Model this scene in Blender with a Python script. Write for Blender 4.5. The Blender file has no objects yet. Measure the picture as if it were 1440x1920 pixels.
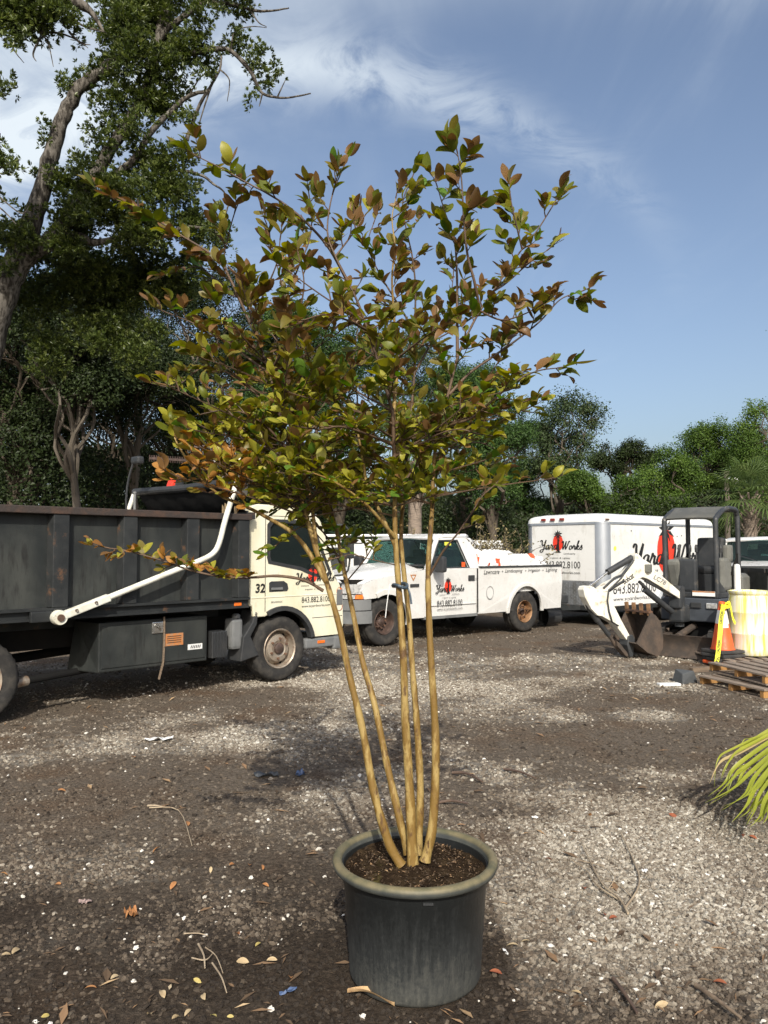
import bpy, bmesh, math, random
import numpy as np
from mathutils import Vector, Matrix
from mathutils.geometry import tessellate_polygon
random.seed(7); rng = np.random.default_rng(11)
R = math.radians
sc = bpy.context.scene
COL = sc.collection

# ------------------------------------------------------------------ camera
CAM_H = 1.6; F_PX = 1442.0; PITCH = R(2.78)
cam_d = bpy.data.cameras.new('camera'); cam = bpy.data.objects.new('camera', cam_d); COL.objects.link(cam)
cam.location = (0, 0, CAM_H); cam.rotation_euler = (R(90) + PITCH, 0, 0)
cam_d.sensor_fit = 'VERTICAL'; cam_d.sensor_height = 36.0; cam_d.lens = F_PX / 1920 * 36.0
cam_d.clip_start = 0.05; cam_d.clip_end = 3000
sc.camera = cam

# ------------------------------------------------------------------ light
SUN_EL = R(36); SUN_AZ = R(177)          # azimuth clockwise from +Y: the sun stands behind the camera
w = bpy.data.worlds.new('World'); sc.world = w; w.use_nodes = True
nt = w.node_tree; nt.nodes.clear()
def wn(t, **k):
    n = nt.nodes.new(t)
    for a, b in k.items(): setattr(n, a, b)
    return n
def wm(op, a, b=None, c=None, clamp=False):
    n = wn('ShaderNodeMath', operation=op, use_clamp=clamp)
    for i, v in enumerate((a, b, c)):
        if v is None: continue
        if isinstance(v, (int, float)): n.inputs[i].default_value = v
        else: nt.links.new(v, n.inputs[i])
    return n.outputs[0]
sky = wn('ShaderNodeTexSky', sky_type='NISHITA'); sky.sun_disc = False
sky.sun_elevation = SUN_EL; sky.sun_rotation = SUN_AZ; sky.altitude = 0; sky.air_density = 1.0; sky.dust_density = 4.0; sky.ozone_density = 2.0
tc = wn('ShaderNodeTexCoord'); sep = wn('ShaderNodeSeparateXYZ'); nt.links.new(tc.outputs['Generated'], sep.inputs[0])
X, Y, Z = sep.outputs
zz = wm('ADD', wm('MAXIMUM', Z, 0.0), 0.16)
U = wm('DIVIDE', X, zz); V = wm('DIVIDE', Y, zz)
def wnoise(sx, sy, scale, detail, ox=0.0, oy=0.0, rough=.55, dist=0.0):
    c = wn('ShaderNodeCombineXYZ')
    nt.links.new(wm('MULTIPLY_ADD', U, sx, ox), c.inputs[0]); nt.links.new(wm('MULTIPLY_ADD', V, sy, oy), c.inputs[1])
    n = wn('ShaderNodeTexNoise'); n.inputs['Scale'].default_value = scale; n.inputs['Detail'].default_value = detail
    n.inputs['Roughness'].default_value = rough; n.inputs['Distortion'].default_value = dist
    nt.links.new(c.outputs[0], n.inputs['Vector']); return n.outputs['Fac']
def wss(v, a, b):
    n = wn('ShaderNodeMapRange', interpolation_type='SMOOTHSTEP'); nt.links.new(v, n.inputs[0])
    n.inputs[1].default_value = a; n.inputs[2].default_value = b; return n.outputs[0]
n1 = wnoise(.55, .8, 1.0, 7, 3.1, 1.7, .6, .6)
n2 = wnoise(1.5, .5, 1.6, 6, 8.4, 2.2, .55, 1.2)
n3 = wnoise(.3, .3, .8, 3, 1.0, 5.0)
# cirrus: a wide thin veil that thickens to the west and a few wind-drawn bands
veil = wm('MULTIPLY', wss(n1, .36, .66), wss(wm('ADD', U, wm('MULTIPLY', n3, .8)), .62, -.62))
n4 = wnoise(2.2, 2.8, 2.4, 8, 4.4, 7.2, .62, 1.5)
veil = wm('MULTIPLY', wm('MULTIPLY_ADD', veil, .8, wm('MULTIPLY', wss(n2, .5, .8), .10)), wm('MULTIPLY_ADD', wss(n4, .3, .7), .55, .55))
def band(v0, slope, curve, width, amp, nz, wob=.5):
    c = wm('ADD', wm('MULTIPLY_ADD', U, slope, v0), wm('MULTIPLY', wm('MULTIPLY', U, U), curve))
    c = wm('ADD', c, wm('MULTIPLY', wm('SUBTRACT', nz, .5), wob))
    d = wm('DIVIDE', wm('SUBTRACT', V, c), width)
    return wm('MULTIPLY', wm('POWER', 2.718, wm('MULTIPLY', wm('MULTIPLY', d, d), -1.0)), amp)
b1 = wm('MULTIPLY', band(1.22, .30, .75, .075, .70, n1, .4), wss(n4, .30, .62))
b1 = wm('MULTIPLY', b1, wss(U, .85, -.3))
b2 = wm('MULTIPLY', band(.98, -.25, .1, .11, .34, n2, .5), wss(n1, .3, .6))
cl = wm('ADD', wm('ADD', veil, b1), b2, clamp=True)
mixc = wn('ShaderNodeMix', data_type='RGBA'); nt.links.new(cl, mixc.inputs[0])
gm = wn('ShaderNodeHueSaturation'); gm.inputs['Saturation'].default_value = 0.93; gm.inputs['Value'].default_value = 1.42
nt.links.new(sky.outputs[0], gm.inputs['Color']); nt.links.new(gm.outputs[0], mixc.inputs[6])
mixc.inputs[7].default_value = (6.8, 7.5, 8.1, 1)
bg = wn('ShaderNodeBackground'); bg.inputs[1].default_value = 0.13
nt.links.new(mixc.outputs[2], bg.inputs[0])
wo = wn('ShaderNodeOutputWorld'); nt.links.new(bg.outputs[0], wo.inputs[0])

sun_d = bpy.data.lights.new('sun', 'SUN'); sun_d.energy = 5.0; sun_d.angle = R(0.53); sun_d.color = (1.0, .945, .84)
sun = bpy.data.objects.new('sun', sun_d); COL.objects.link(sun)
sdir = Vector((math.sin(SUN_AZ) * math.cos(SUN_EL), math.cos(SUN_AZ) * math.cos(SUN_EL), math.sin(SUN_EL)))
sun.rotation_euler = sdir.to_track_quat('Z', 'Y').to_euler()
sun.location = sdir * 60
vs = sc.view_settings; vs.view_transform = 'Standard'; vs.look = 'None'; vs.exposure = -0.10; vs.gamma = 1.0; vs.use_curve_mapping = False
sc.cycles.max_bounces = 6; sc.cycles.diffuse_bounces = 3; sc.cycles.glossy_bounces = 3; sc.cycles.transmission_bounces = 5; sc.cycles.transparent_max_bounces = 8
sc.cycles.use_denoising = True
sc.cycles.sample_clamp_indirect = 4.0

# ------------------------------------------------------------------ helpers
_f = Vector((0, math.cos(PITCH), math.sin(PITCH))); _u = Vector((0, -math.sin(PITCH), math.cos(PITCH)))
def ray(px, py): return Vector(((px - 720) / F_PX, 0, 0)) + _f + _u * ((960 - py) / F_PX)
def at(px, py, Yd):
    d = ray(px, py); return Vector((0, 0, CAM_H)) + d * (Yd / d.y)
def ground_at(px, py):
    d = ray(px, py); return Vector((0, 0, CAM_H)) + d * (-CAM_H / d.z)

def tag(o, label=None, cat=None, group=None, kind=None):
    if label: o['label'] = label
    if cat: o['category'] = cat
    if group: o['group'] = group
    if kind: o['kind'] = kind
    return o
def empty(name, loc=(0, 0, 0), rz=0.0):
    o = bpy.data.objects.new(name, None); COL.objects.link(o); o.location = loc; o.rotation_euler = (0, 0, rz); o.empty_display_size = .1
    return o
def link(name, me, parent=None, mats=None):
    o = bpy.data.objects.new(name, me); COL.objects.link(o)
    if parent is not None: o.parent = parent
    return o

class MB:
    def __init__(s): s.v = []; s.f = []; s.mi = []; s.cur = 0
    def add(s, vs_, fs):
        n = len(s.v); s.v += [tuple(p) for p in vs_]
        s.f += [tuple(i + n for i in f) for f in fs]; s.mi += [s.cur] * len(fs); return s
    def box(s, c, d, rot=None, bev=0.0):
        x, y, z = d[0] / 2, d[1] / 2, d[2] / 2
        if bev <= 0:
            vv = [Vector((a, b, e)) for a in (-x, x) for b in (-y, y) for e in (-z, z)]
            ff = [(0, 1, 3, 2), (4, 6, 7, 5), (0, 4, 5, 1), (2, 3, 7, 6), (0, 2, 6, 4), (1, 5, 7, 3)]
        else:
            b = min(bev, x * .95, y * .95, z * .95)
            bm = bmesh.new(); bmesh.ops.create_cube(bm, size=1)
            for q in bm.verts: q.co = Vector((q.co.x * 2 * x, q.co.y * 2 * y, q.co.z * 2 * z))
            bmesh.ops.bevel(bm, geom=list(bm.edges), offset=b, segments=2, affect='EDGES', profile=.6)
            bm.verts.index_update(); vv = [q.co.copy() for q in bm.verts]; ff = [tuple(q.index for q in f.verts) for f in bm.faces]; bm.free()
        if rot is not None: vv = [rot @ p for p in vv]
        c = Vector(c); return s.add([p + c for p in vv], ff)
    def bar(s, a, b, wd, ht, up=(0, 0, 1), bev=0.0):
        a = Vector(a); b = Vector(b); d = b - a; L = d.length; d.normalize(); upv = Vector(up)
        if abs(d.dot(upv)) > .98: upv = Vector((1, 0, 0))
        y = upv.cross(d).normalized(); z = d.cross(y)
        m = Matrix((d, y, z)).transposed(); return s.box((a + b) / 2, (L, wd, ht), m, bev)
    def tube(s, pts, rad, n=8, cap=True, closed=False):
        pts = [Vector(p) for p in pts]; k = len(pts)
        if not hasattr(rad, '__len__'): rad = [rad] * k
        vv = []; ref = None
        for i, p in enumerate(pts):
            if closed: d = pts[(i + 1) % k] - pts[i - 1]
            else: d = pts[min(i + 1, k - 1)] - pts[max(i - 1, 0)]
            if d.length < 1e-9: d = Vector((0, 0, 1))
            d.normalize()
            if ref is None:
                ref = Vector((0, 0, 1)) if abs(d.z) < .9 else Vector((1, 0, 0))
            x = (ref - d * ref.dot(d)); x = x.normalized() if x.length > 1e-6 else d.orthogonal().normalized()
            ref = x; y = d.cross(x)
            for j in range(n):
                a = 2 * math.pi * j / n; vv.append(p + (x * math.cos(a) + y * math.sin(a)) * rad[i])
        ff = []
        for i in range(k if closed else k - 1):
            i2 = (i + 1) % k
            for j in range(n):
                j2 = (j + 1) % n; ff.append((i * n + j, i * n + j2, i2 * n + j2, i2 * n + j))
        if cap and not closed:
            ff.append(tuple(range(n - 1, -1, -1))); ff.append(tuple((k - 1) * n + j for j in range(n)))
        return s.add(vv, ff)
    def cyl(s, a, b, r, r2=None, n=16): return s.tube([a, b], [r, r if r2 is None else r2], n)
    def lathe(s, prof, n=32, o=(0, 0, 0), axis='z', wave=None, cap=False):
        o = Vector(o); vv = []
        for j in range(n):
            a = 2 * math.pi * j / n
            for i, (r, h) in enumerate(prof):
                rr = r if wave is None else wave(r, h, i, j)
                c_, s_ = rr * math.cos(a), rr * math.sin(a)
                p = (c_, s_, h) if axis == 'z' else ((c_, h, s_) if axis == 'y' else (h, c_, s_))
                vv.append(o + Vector(p))
        k = len(prof); ff = []
        for j in range(n):
            j2 = (j + 1) % n
            for i in range(k - 1): ff.append((j * k + i, j2 * k + i, j2 * k + i + 1, j * k + i + 1))
        for e in (0, k - 1):
            if cap and prof[e][0] > 1e-6: ff.append(tuple(j * k + e for j in range(n)))
        return s.add(vv, ff)
    def plate(s, outer, holes, fn, t0, t1):
        """flat plate with holes: 2-D outlines mapped by fn(u, v, w); w runs t0..t1"""
        loops = [list(outer)] + [list(h) for h in holes]
        flat = [p for l in loops for p in l]
        tris = tessellate_polygon([[Vector((p[0], p[1], 0)) for p in l] for l in loops])
        m = len(flat); vv = [fn(p[0], p[1], t0) for p in flat] + [fn(p[0], p[1], t1) for p in flat]
        ff = [tuple(t) for t in tris] + [tuple(m + i for i in reversed(t)) for t in tris]
        o = 0
        for l in loops:
            k = len(l)
            for i in range(k): ff.append((o + i, o + (i + 1) % k, m + o + (i + 1) % k, m + o + i))
            o += k
        return s.add(vv, ff)
    def loft(s, loops, caps=True, closed=True):
        k = len(loops[0]); vv = [p for l in loops for p in l]; ff = []
        for i in range(len(loops) - 1):
            for j in range(k if closed else k - 1):
                j2 = (j + 1) % k; ff.append((i * k + j, i * k + j2, (i + 1) * k + j2, (i + 1) * k + j))
        if caps:
            for i in (0, len(loops) - 1):
                l = [Vector(p) for p in loops[i]]
                for t in tessellate_polygon([l]): ff.append(tuple(i * k + q for q in t))
        return s.add(vv, ff)
    def build(s, name, mat, parent=None, smooth=None, bevel=0.0, fixn=True):
        me = bpy.data.meshes.new(name); me.from_pydata(s.v, [], s.f)
        mats = mat if isinstance(mat, (list, tuple)) else [mat]
        for m in mats: me.materials.append(m)
        if len(mats) > 1: me.polygons.foreach_set('material_index', s.mi)
        if fixn:
            bm = bmesh.new(); bm.from_mesh(me); bmesh.ops.recalc_face_normals(bm, faces=bm.faces); bm.to_mesh(me); bm.free()
        if smooth is not None: smooth_angle(me, smooth)
        me.update()
        o = link(name, me, parent)
        if bevel:
            md = o.modifiers.new('bevel', 'BEVEL'); md.width = bevel; md.segments = 2; md.limit_method = 'ANGLE'; md.angle_limit = R(40)
        return o
def smooth_angle(me, deg):
    me.polygons.foreach_set('use_smooth', [True] * len(me.polygons))
    bm = bmesh.new(); bm.from_mesh(me)
    a = R(deg)
    for e in bm.edges:
        if len(e.link_faces) != 2 or e.calc_face_angle(0) > a: e.smooth = False
    bm.to_mesh(me); bm.free()

def catmull(pts, per=6):
    pts = [Vector(p) for p in pts]; out = []
    for i in range(len(pts) - 1):
        p0 = pts[max(i - 1, 0)]; p1 = pts[i]; p2 = pts[i + 1]; p3 = pts[min(i + 2, len(pts) - 1)]
        for k in range(per):
            t = k / per
            out.append(.5 * ((2 * p1) + (p2 - p0) * t + (2 * p0 - 5 * p1 + 4 * p2 - p3) * t * t + (3 * p1 - p0 - 3 * p2 + p3) * t ** 3))
    out.append(pts[-1]); return out

# ------------------------------------------------------------------ materials
def newmat(name):
    m = bpy.data.materials.new(name); m.use_nodes = True; t = m.node_tree; t.nodes.clear()
    out = t.nodes.new('ShaderNodeOutputMaterial'); b = t.nodes.new('ShaderNodeBsdfPrincipled'); t.links.new(b.outputs[0], out.inputs[0])
    return m, t, b, out
def noise(t, scale, detail=5, vec=None, rough=.55, stretch=None, coord='Object'):
    n = t.nodes.new('ShaderNodeTexNoise'); n.inputs['Scale'].default_value = scale; n.inputs['Detail'].default_value = detail; n.inputs['Roughness'].default_value = rough
    c = t.nodes.new('ShaderNodeTexCoord'); s_ = c.outputs[coord]
    if stretch:
        mp = t.nodes.new('ShaderNodeMapping'); mp.inputs['Scale'].default_value = stretch; t.links.new(s_, mp.inputs[0]); s_ = mp.outputs[0]
    t.links.new(s_, n.inputs['Vector']); return n.outputs['Fac']
def ramp(t, fac, stops):
    r = t.nodes.new('ShaderNodeValToRGB'); el = r.color_ramp.elements
    while len(el) < len(stops): el.new(.5)
    for e, (p, c) in zip(el, stops): e.position = p; e.color = (*c, 1) if len(c) == 3 else c
    t.links.new(fac, r.inputs[0]); return r.outputs[0]
def M(name, col, rough=.5, metal=0.0, stain=None, sfac=(.45, .7), sscale=3.0, sstretch=None, bump=0.0, bscale=40, spec=.5, stain2=None, s2fac=(.55, .62), s2scale=14, s2stretch=None, coat=0.0, rvar=.15):
    m, t, b, o = newmat(name); L = t.links
    c = ramp(t, noise(t, sscale, 6, stretch=sstretch), [(sfac[0], col), (sfac[1], stain if stain else tuple(x * .85 for x in col))])
    if stain2:
        mx = t.nodes.new('ShaderNodeMix'); mx.data_type = 'RGBA'
        f2 = ramp(t, noise(t, s2scale, 8, rough=.65, stretch=s2stretch), [(s2fac[0], (0, 0, 0)), (s2fac[1], (1, 1, 1))])
        L.new(f2, mx.inputs[0]); L.new(c, mx.inputs[6]); mx.inputs[7].default_value = (*stain2, 1); c = mx.outputs[2]
    L.new(c, b.inputs['Base Color'])
    rr = ramp(t, noise(t, sscale * 3 + 2, 4), [(.3, (max(rough - rvar, .03),) * 3), (.7, (min(rough + rvar, 1),) * 3)])
    L.new(rr, b.inputs['Roughness']); b.inputs['Metallic'].default_value = metal; b.inputs['Specular IOR Level'].default_value = spec
    b.inputs['Coat Weight'].default_value = coat; b.inputs['Coat Roughness'].default_value = .08
    if bump:
        bp = t.nodes.new('ShaderNodeBump'); bp.inputs['Strength'].default_value = bump; bp.inputs['Distance'].default_value = .01
        L.new(noise(t, bscale, 6), bp.inputs['Height']); L.new(bp.outputs[0], b.inputs['Normal'])
    return m
def leafmat(name, stops, trans=.35, rough=.45, attr=None, spec=.35):
    """leaf: stops over a per-leaf tint attribute (or noise), part translucent"""
    m, t, b, o = newmat(name); L = t.links
    if attr:
        a = t.nodes.new('ShaderNodeAttribute'); a.attribute_name = attr; fac = a.outputs['Fac']
    else: fac = noise(t, 2.2, 2)
    c = ramp(t, fac, stops); L.new(c, b.inputs['Base Color']); b.inputs['Roughness'].default_value = rough; b.inputs['Specular IOR Level'].default_value = spec
    tr = t.nodes.new('ShaderNodeBsdfTranslucent'); mx = t.nodes.new('ShaderNodeMixShader'); mx.inputs[0].default_value = trans
    hs = t.nodes.new('ShaderNodeHueSaturation'); hs.inputs['Saturation'].default_value = 1.15; hs.inputs['Value'].default_value = 1.25; L.new(c, hs.inputs['Color'])
    L.new(hs.outputs[0], tr.inputs[0]); L.new(b.outputs[0], mx.inputs[1]); L.new(tr.outputs[0], mx.inputs[2]); L.new(mx.outputs[0], o.inputs[0])
    return m
def glassmat(name, tint=(.55, .75, .72), mixf=.35, rough=.02):
    """dusty tinted car glass: part see-through, part mirror"""
    m, t, b, o = newmat(name); L = t.links
    tr = t.nodes.new('ShaderNodeBsdfTransparent'); tr.inputs[0].default_value = (*tint, 1)
    b.inputs['Base Color'].default_value = (.02, .03, .03, 1); b.inputs['Roughness'].default_value = rough; b.inputs['Specular IOR Level'].default_value = .9
    mx = t.nodes.new('ShaderNodeMixShader'); mx.inputs[0].default_value = mixf
    L.new(tr.outputs[0], mx.inputs[1]); L.new(b.outputs[0], mx.inputs[2]); L.new(mx.outputs[0], o.inputs[0]); return m
def emitless(name, col, rough=.5): return M(name, col, rough, stain=tuple(x * .9 for x in col))

MT = {}
MT['white'] = M('white_paint', (.63, .63, .61), .32, stain=(.55, .54, .51), sscale=2.2, stain2=(.48, .44, .37), s2fac=(.60, .85), s2scale=4.5, s2stretch=(1, 1, .6), coat=.3)
MT['cream'] = M('cream_paint', (.72, .695, .555), .36, stain=(.62, .575, .38), sscale=2.6, sfac=(.42, .72), sstretch=(1, 1, .5), stain2=(.46, .39, .20), s2fac=(.6, .78), s2scale=6, s2stretch=(1.5, 1.5, .5), coat=.25)
MT['black_steel'] = M('black_steel', (.018, .020, .021), .55, .0, spec=.3, stain=(.036, .039, .039), sscale=3.5, sfac=(.4, .75), stain2=(.10, .055, .032), s2fac=(.60, .70), s2scale=7, bump=.25, bscale=25)
MT['bed_panel'] = M('bed_panel', (.020, .023, .023), .5, .0, spec=.3, stain=(.050, .053, .048), sscale=2.5, sstretch=(1, 1, .6), sfac=(.38, .72), stain2=(.018, .018, .017), s2fac=(.52, .72), s2scale=9, s2stretch=(2.2, 2.2, .35), bump=.2, bscale=12)
MT['rust_rail'] = M('rust_rail', (.038, .029, .025), .75, .1, stain=(.075, .042, .028), sscale=9, bump=.4, bscale=50)
MT['rust'] = M('rusty_steel', (.14, .075, .045), .8, .1, stain=(.07, .045, .034), sscale=7, bump=.5, bscale=60)
MT['rubber'] = M('rubber', (.028, .027, .026), .85, stain=(.06, .055, .048), sscale=10, bump=.2, bscale=80, spec=.25)
MT['black_plastic'] = M('black_plastic', (.028, .03, .032), .5, stain=(.045, .045, .045), sscale=6)
MT['grey_plastic'] = M('grey_plastic', (.16, .165, .165), .6, stain=(.11, .115, .115), sscale=5)
MT['under'] = M('underbody', (.012, .012, .012), .9, stain=(.02, .018, .016), spec=.1)
MT['glass'] = glassmat('car_glass')
MT['dark_glass'] = glassmat('dark_glass', (.25, .34, .33), .5)
MT['interior'] = M('cab_interior', (.06, .065, .06), .8)
MT['seat_grey'] = M('seat_fabric', (.12, .125, .115), .85, bump=.2, bscale=60)
MT['chrome'] = M('chrome', (.62, .62, .6), .22, .9, stain=(.4, .38, .34), sscale=8)
MT['steel_rim'] = M('wheel_steel', (.36, .31, .25), .5, .5, stain=(.2, .12, .07), sscale=9, stain2=(.5, .45, .38), s2fac=(.6, .7), s2scale=11)
MT['rust_rim'] = M('rusty_wheel', (.30, .17, .085), .6, .35, stain=(.12, .07, .045), sscale=12)
MT['dark_rim'] = M('dark_wheel', (.06, .04, .032), .6, .2, stain=(.12, .075, .06), sscale=12)
MT['alum'] = M('aluminium', (.44, .47, .51), .42, .7, stain=(.50, .53, .56), sscale=1.5, sstretch=(1, 1, .3), rvar=.04)
MT['orange_lens'] = M('orange_lens', (.75, .16, .02), .25)
MT['red_lens'] = M('red_lens', (.22, .03, .02), .3)
MT['head_lens'] = M('headlight_lens', (.6, .6, .58), .12, .4, stain=(.3, .3, .3), sscale=25)
MT['red_print'] = M('red_print', (.72, .045, .02), .45)
MT['black_print'] = M('black_print', (.012, .012, .012), .5)
MT['label_orange'] = M('label_orange', (.45, .17, .05), .6, stain=(.28, .2, .13), sscale=30)
MT['white_plastic'] = M('white_plastic', (.78, .78, .76), .4)
MT['orange'] = M('cone_orange', (.74, .10, .018), .5, stain=(.55, .10, .03), sscale=9, bump=.1)
MT['old_wood'] = M('old_wood', (.17, .125, .085), .85, stain=(.09, .066, .048), sscale=5, sstretch=(1, 9, 9), bump=.4, bscale=30)
MT['raw_wood'] = M('pallet_wood', (.36, .19, .06), .8, stain=(.22, .11, .04), sscale=6, bump=.3)
MT['bark_oak'] = M('oak_bark', (.15, .136, .117), .95, stain=(.042, .037, .031), sscale=9, sstretch=(2.2, 2.2, .55), sfac=(.42, .58), stain2=(.25, .24, .21), s2fac=(.60, .72), s2scale=6, bump=1.0, bscale=22, spec=.1)
MT['bark_dark'] = M('tree_bark', (.10, .082, .062), .95, stain=(.045, .038, .03), sscale=5, sstretch=(2, 2, .5), bump=.8, bscale=12, spec=.1)
MT['bark_pale'] = M('pale_bark', (.11, .094, .075), .95, stain=(.11, .092, .07), sscale=5, sstretch=(2, 2, .5), bump=.7, bscale=12, spec=.1)
MT['twig'] = M('twig_wood', (.10, .065, .045), .8, stain=(.055, .035, .028), sscale=9)
# ------------------------------------------------------------------ ground
def vnoise(x, y, seed):
    xi = np.floor(x).astype(np.int64); yi = np.floor(y).astype(np.int64); xf = x - xi; yf = y - yi
    def h(a, b):
        n = (a * 374761393 + b * 668265263 + seed * 974634617) & 0xffffffff
        n = ((n ^ (n >> 13)) * 1274126177) & 0xffffffff
        return ((n ^ (n >> 16)) & 0xffff) / 65535.0
    u = xf * xf * (3 - 2 * xf); v = yf * yf * (3 - 2 * yf)
    return (h(xi, yi) * (1 - u) + h(xi + 1, yi) * u) * (1 - v) + (h(xi, yi + 1) * (1 - u) + h(xi + 1, yi + 1) * u) * v
def fbm(x, y, sc_, seed=1, oct_=5):
    a = 0; amp = .5; tot = 0
    for o in range(oct_):
        a = a + amp * vnoise(x * sc_ * 2 ** o + 17.3 * o, y * sc_ * 2 ** o - 9.1 * o, seed + o); tot += amp; amp *= .55
    return a / tot
# gravel spreads and bare earth, in metres on the yard: x, y, half sizes, angle, weight
PATCH = [(-2.5, 6.1, 1.9, .30, .28, .50), (-1.2, 6.9, 1.2, .22, .25, .35), (-.25, 5.15, .75, .38, .1, .48), (1.0, 8.6, 1.1, .95, .2, .48), (.9, 11, 3.4, 1.6, .1, .34), (.2, 9.4, 2.2, .8, .1, .26),
         (1.35, 4.6, .9, .65, -.4, .52), (1.05, 3.5, .55, .75, .1, .50), (1.55, 3.1, .5, .8, .2, .25), (-.45, 3.35, .45, .28, .2, .42), (-1.8, 9.3, 2.2, .55, .75, .45), (2.9, 7.5, 1.3, .28, -.1, .45), (1.9, 5.6, .9, .25, -.35, .35),
         (-.7, 8.3, 1.2, .3, .3, .25), (.75, 5.9, .5, .5, .4, .30), (.62, 2.75, .3, .3, 0, .2),
         (1.55, 6.35, .75, .55, 0, -.55), (2.6, 6.6, .9, .35, 0, -.35), (-1.5, 4.85, 1.5, .38, .1, -.5), (-2.4, 7.9, 1.6, .5, .3, -.38), (.2, 2.45, 1.6, .35, 0, -.42), (-.9, 2.9, .8, .35, .2, -.22), (3.6, 10.5, 2.2, .5, .1, -.3), (2.6, 12.6, 2.0, .6, .2, -.30), (-.2, 4.1, .6, .3, .1, -.25)]
def gravel_mask(x, y):
    m = (fbm(x, y, .55, 3) - .5) * 1.5 + (fbm(x, y, 2.3, 9) - .5) * 1.1 + .33
    for cx, cy, rx, ry, an, wt in PATCH:
        c, s = math.cos(an), math.sin(an); dx = x - cx; dy = y - cy
        a = (dx * c + dy * s) / rx; b = (-dx * s + dy * c) / ry
        m = m + wt * np.exp(-(a * a + b * b))
    return np.clip(m, 0, 1)
def mulch_mask(x, y): return np.clip((4.05 - y + .5 * (x < .5) - .75 * (x > .5)) / 1.0, 0, 1) * np.clip(.25 + 1.5 * fbm(x, y, 1.6, 42, 4), 0, 1)
def ground_h(x, y): return (fbm(x, y, .35, 21, 3) - .5) * .05 * np.clip((np.hypot(x, y) - 0) / 3, 0, 1) + (fbm(x, y, 5, 31, 3) - .5) * .010 - .004

def axis(lo, a, b, hi, step):
    mid = list(np.arange(a, b + step / 2, step)); g = step; left = []; q = a
    while q > lo: g *= 1.22; q -= g; left.append(q)
    g = step; right = []; q = mid[-1]
    while q < hi: g *= 1.22; q += g; right.append(q)
    return np.array(left[::-1] + mid + right)
gx = axis(-900, -5, 6, 900, .06); gy = axis(-300, 1.2, 13, 1500, .06)
GX, GY = np.meshgrid(gx, gy); nx, ny = len(gx), len(gy)
xs = GX.ravel(); ys = GY.ravel(); zs = ground_h(xs, ys)
co = np.stack([xs, ys, zs], 1)
i0 = (np.arange(ny - 1)[:, None] * nx + np.arange(nx - 1)[None, :]).ravel()
fc = np.stack([i0, i0 + 1, i0 + nx + 1, i0 + nx], 1)
def mesh_np(name, co, faces, mats, smooth=False, tint=None, mi=None):
    me = bpy.data.meshes.new(name); n = len(co); k = faces.shape[1]; nf = len(faces)
    me.vertices.add(n); me.vertices.foreach_set('co', np.ascontiguousarray(co, dtype=np.float32).ravel())
    me.loops.add(nf * k); me.loops.foreach_set('vertex_index', np.ascontiguousarray(faces, dtype=np.int32).ravel())
    me.polygons.add(nf); me.polygons.foreach_set('loop_start', np.arange(nf, dtype=np.int32) * k)
    me.polygons.foreach_set('loop_total', np.full(nf, k, dtype=np.int32))
    for m in mats: me.materials.append(m)
    if mi is not None: me.polygons.foreach_set('material_index', mi.astype(np.int32))
    me.polygons.foreach_set('use_smooth', np.full(nf, smooth))
    me.update(calc_edges=True)
    if tint is not None:
        a = me.attributes.new('tint', 'FLOAT', 'FACE'); a.data.foreach_set('value', tint.astype(np.float32))
    return me
m, t, b, o_ = newmat('yard_earth'); L = t.links
at_ = t.nodes.new('ShaderNodeAttribute'); at_.attribute_name = 'gravel'
nf1 = noise(t, 45, 8, rough=.7); nf2 = noise(t, 9, 6)
earth = ramp(t, nf1, [(.30, (.040, .031, .023)), (.50, (.122, .098, .074)), (.70, (.205, .170, .132))])
fines = ramp(t, nf1, [(.3, (.10, .088, .072)), (.52, (.25, .228, .19)), (.7, (.40, .37, .32))])
mm = t.nodes.new('ShaderNodeMath'); mm.operation = 'MULTIPLY_ADD'; L.new(nf2, mm.inputs[0]); mm.inputs[1].default_value = .9; mm.inputs[2].default_value = -.45
ad = t.nodes.new('ShaderNodeMath'); ad.operation = 'ADD'; L.new(at_.outputs['Fac'], ad.inputs[0]); L.new(mm.outputs[0], ad.inputs[1])
fr = ramp(t, ad.outputs[0], [(.42, (0, 0, 0)), (.78, (1, 1, 1))])
mx = t.nodes.new('ShaderNodeMix'); mx.data_type = 'RGBA'; L.new(fr, mx.inputs[0]); L.new(earth, mx.inputs[6]); L.new(fines, mx.inputs[7])
rb = ramp(t, noise(t, 1.3, 5), [(.5, (1, 1, 1)), (.68, (.95, .80, .68))])
mu = t.nodes.new('ShaderNodeMix'); mu.data_type = 'RGBA'; mu.blend_type = 'MULTIPLY'; mu.inputs[0].default_value = 1; L.new(mx.outputs[2], mu.inputs[6]); L.new(rb, mu.inputs[7])
ma = t.nodes.new('ShaderNodeAttribute'); ma.attribute_name = 'mulch'; mk_ = t.nodes.new('ShaderNodeMix'); mk_.data_type = 'RGBA'; L.new(ma.outputs['Fac'], mk_.inputs[0]); L.new(mu.outputs[2], mk_.inputs[6]); L.new(ramp(t, nf1, [(.3, (.012, .009, .007)), (.55, (.042, .031, .022)), (.75, (.085, .063, .045))]), mk_.inputs[7])
L.new(mk_.outputs[2], b.inputs['Base Color']); b.inputs['Roughness'].default_value = .95; b.inputs['Specular IOR Level'].default_value = .12
bp = t.nodes.new('ShaderNodeBump'); bp.inputs['Strength'].default_value = 1.0; bp.inputs['Distance'].default_value = .02
L.new(nf1, bp.inputs['Height']); L.new(bp.outputs[0], b.inputs['Normal'])
MT['earth'] = m
gme = mesh_np('ground', co, fc, [MT['earth']], smooth=True)
ga = gme.attributes.new('gravel', 'FLOAT', 'POINT'); ga.data.foreach_set('value', gravel_mask(xs, ys).astype(np.float32))
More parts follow.
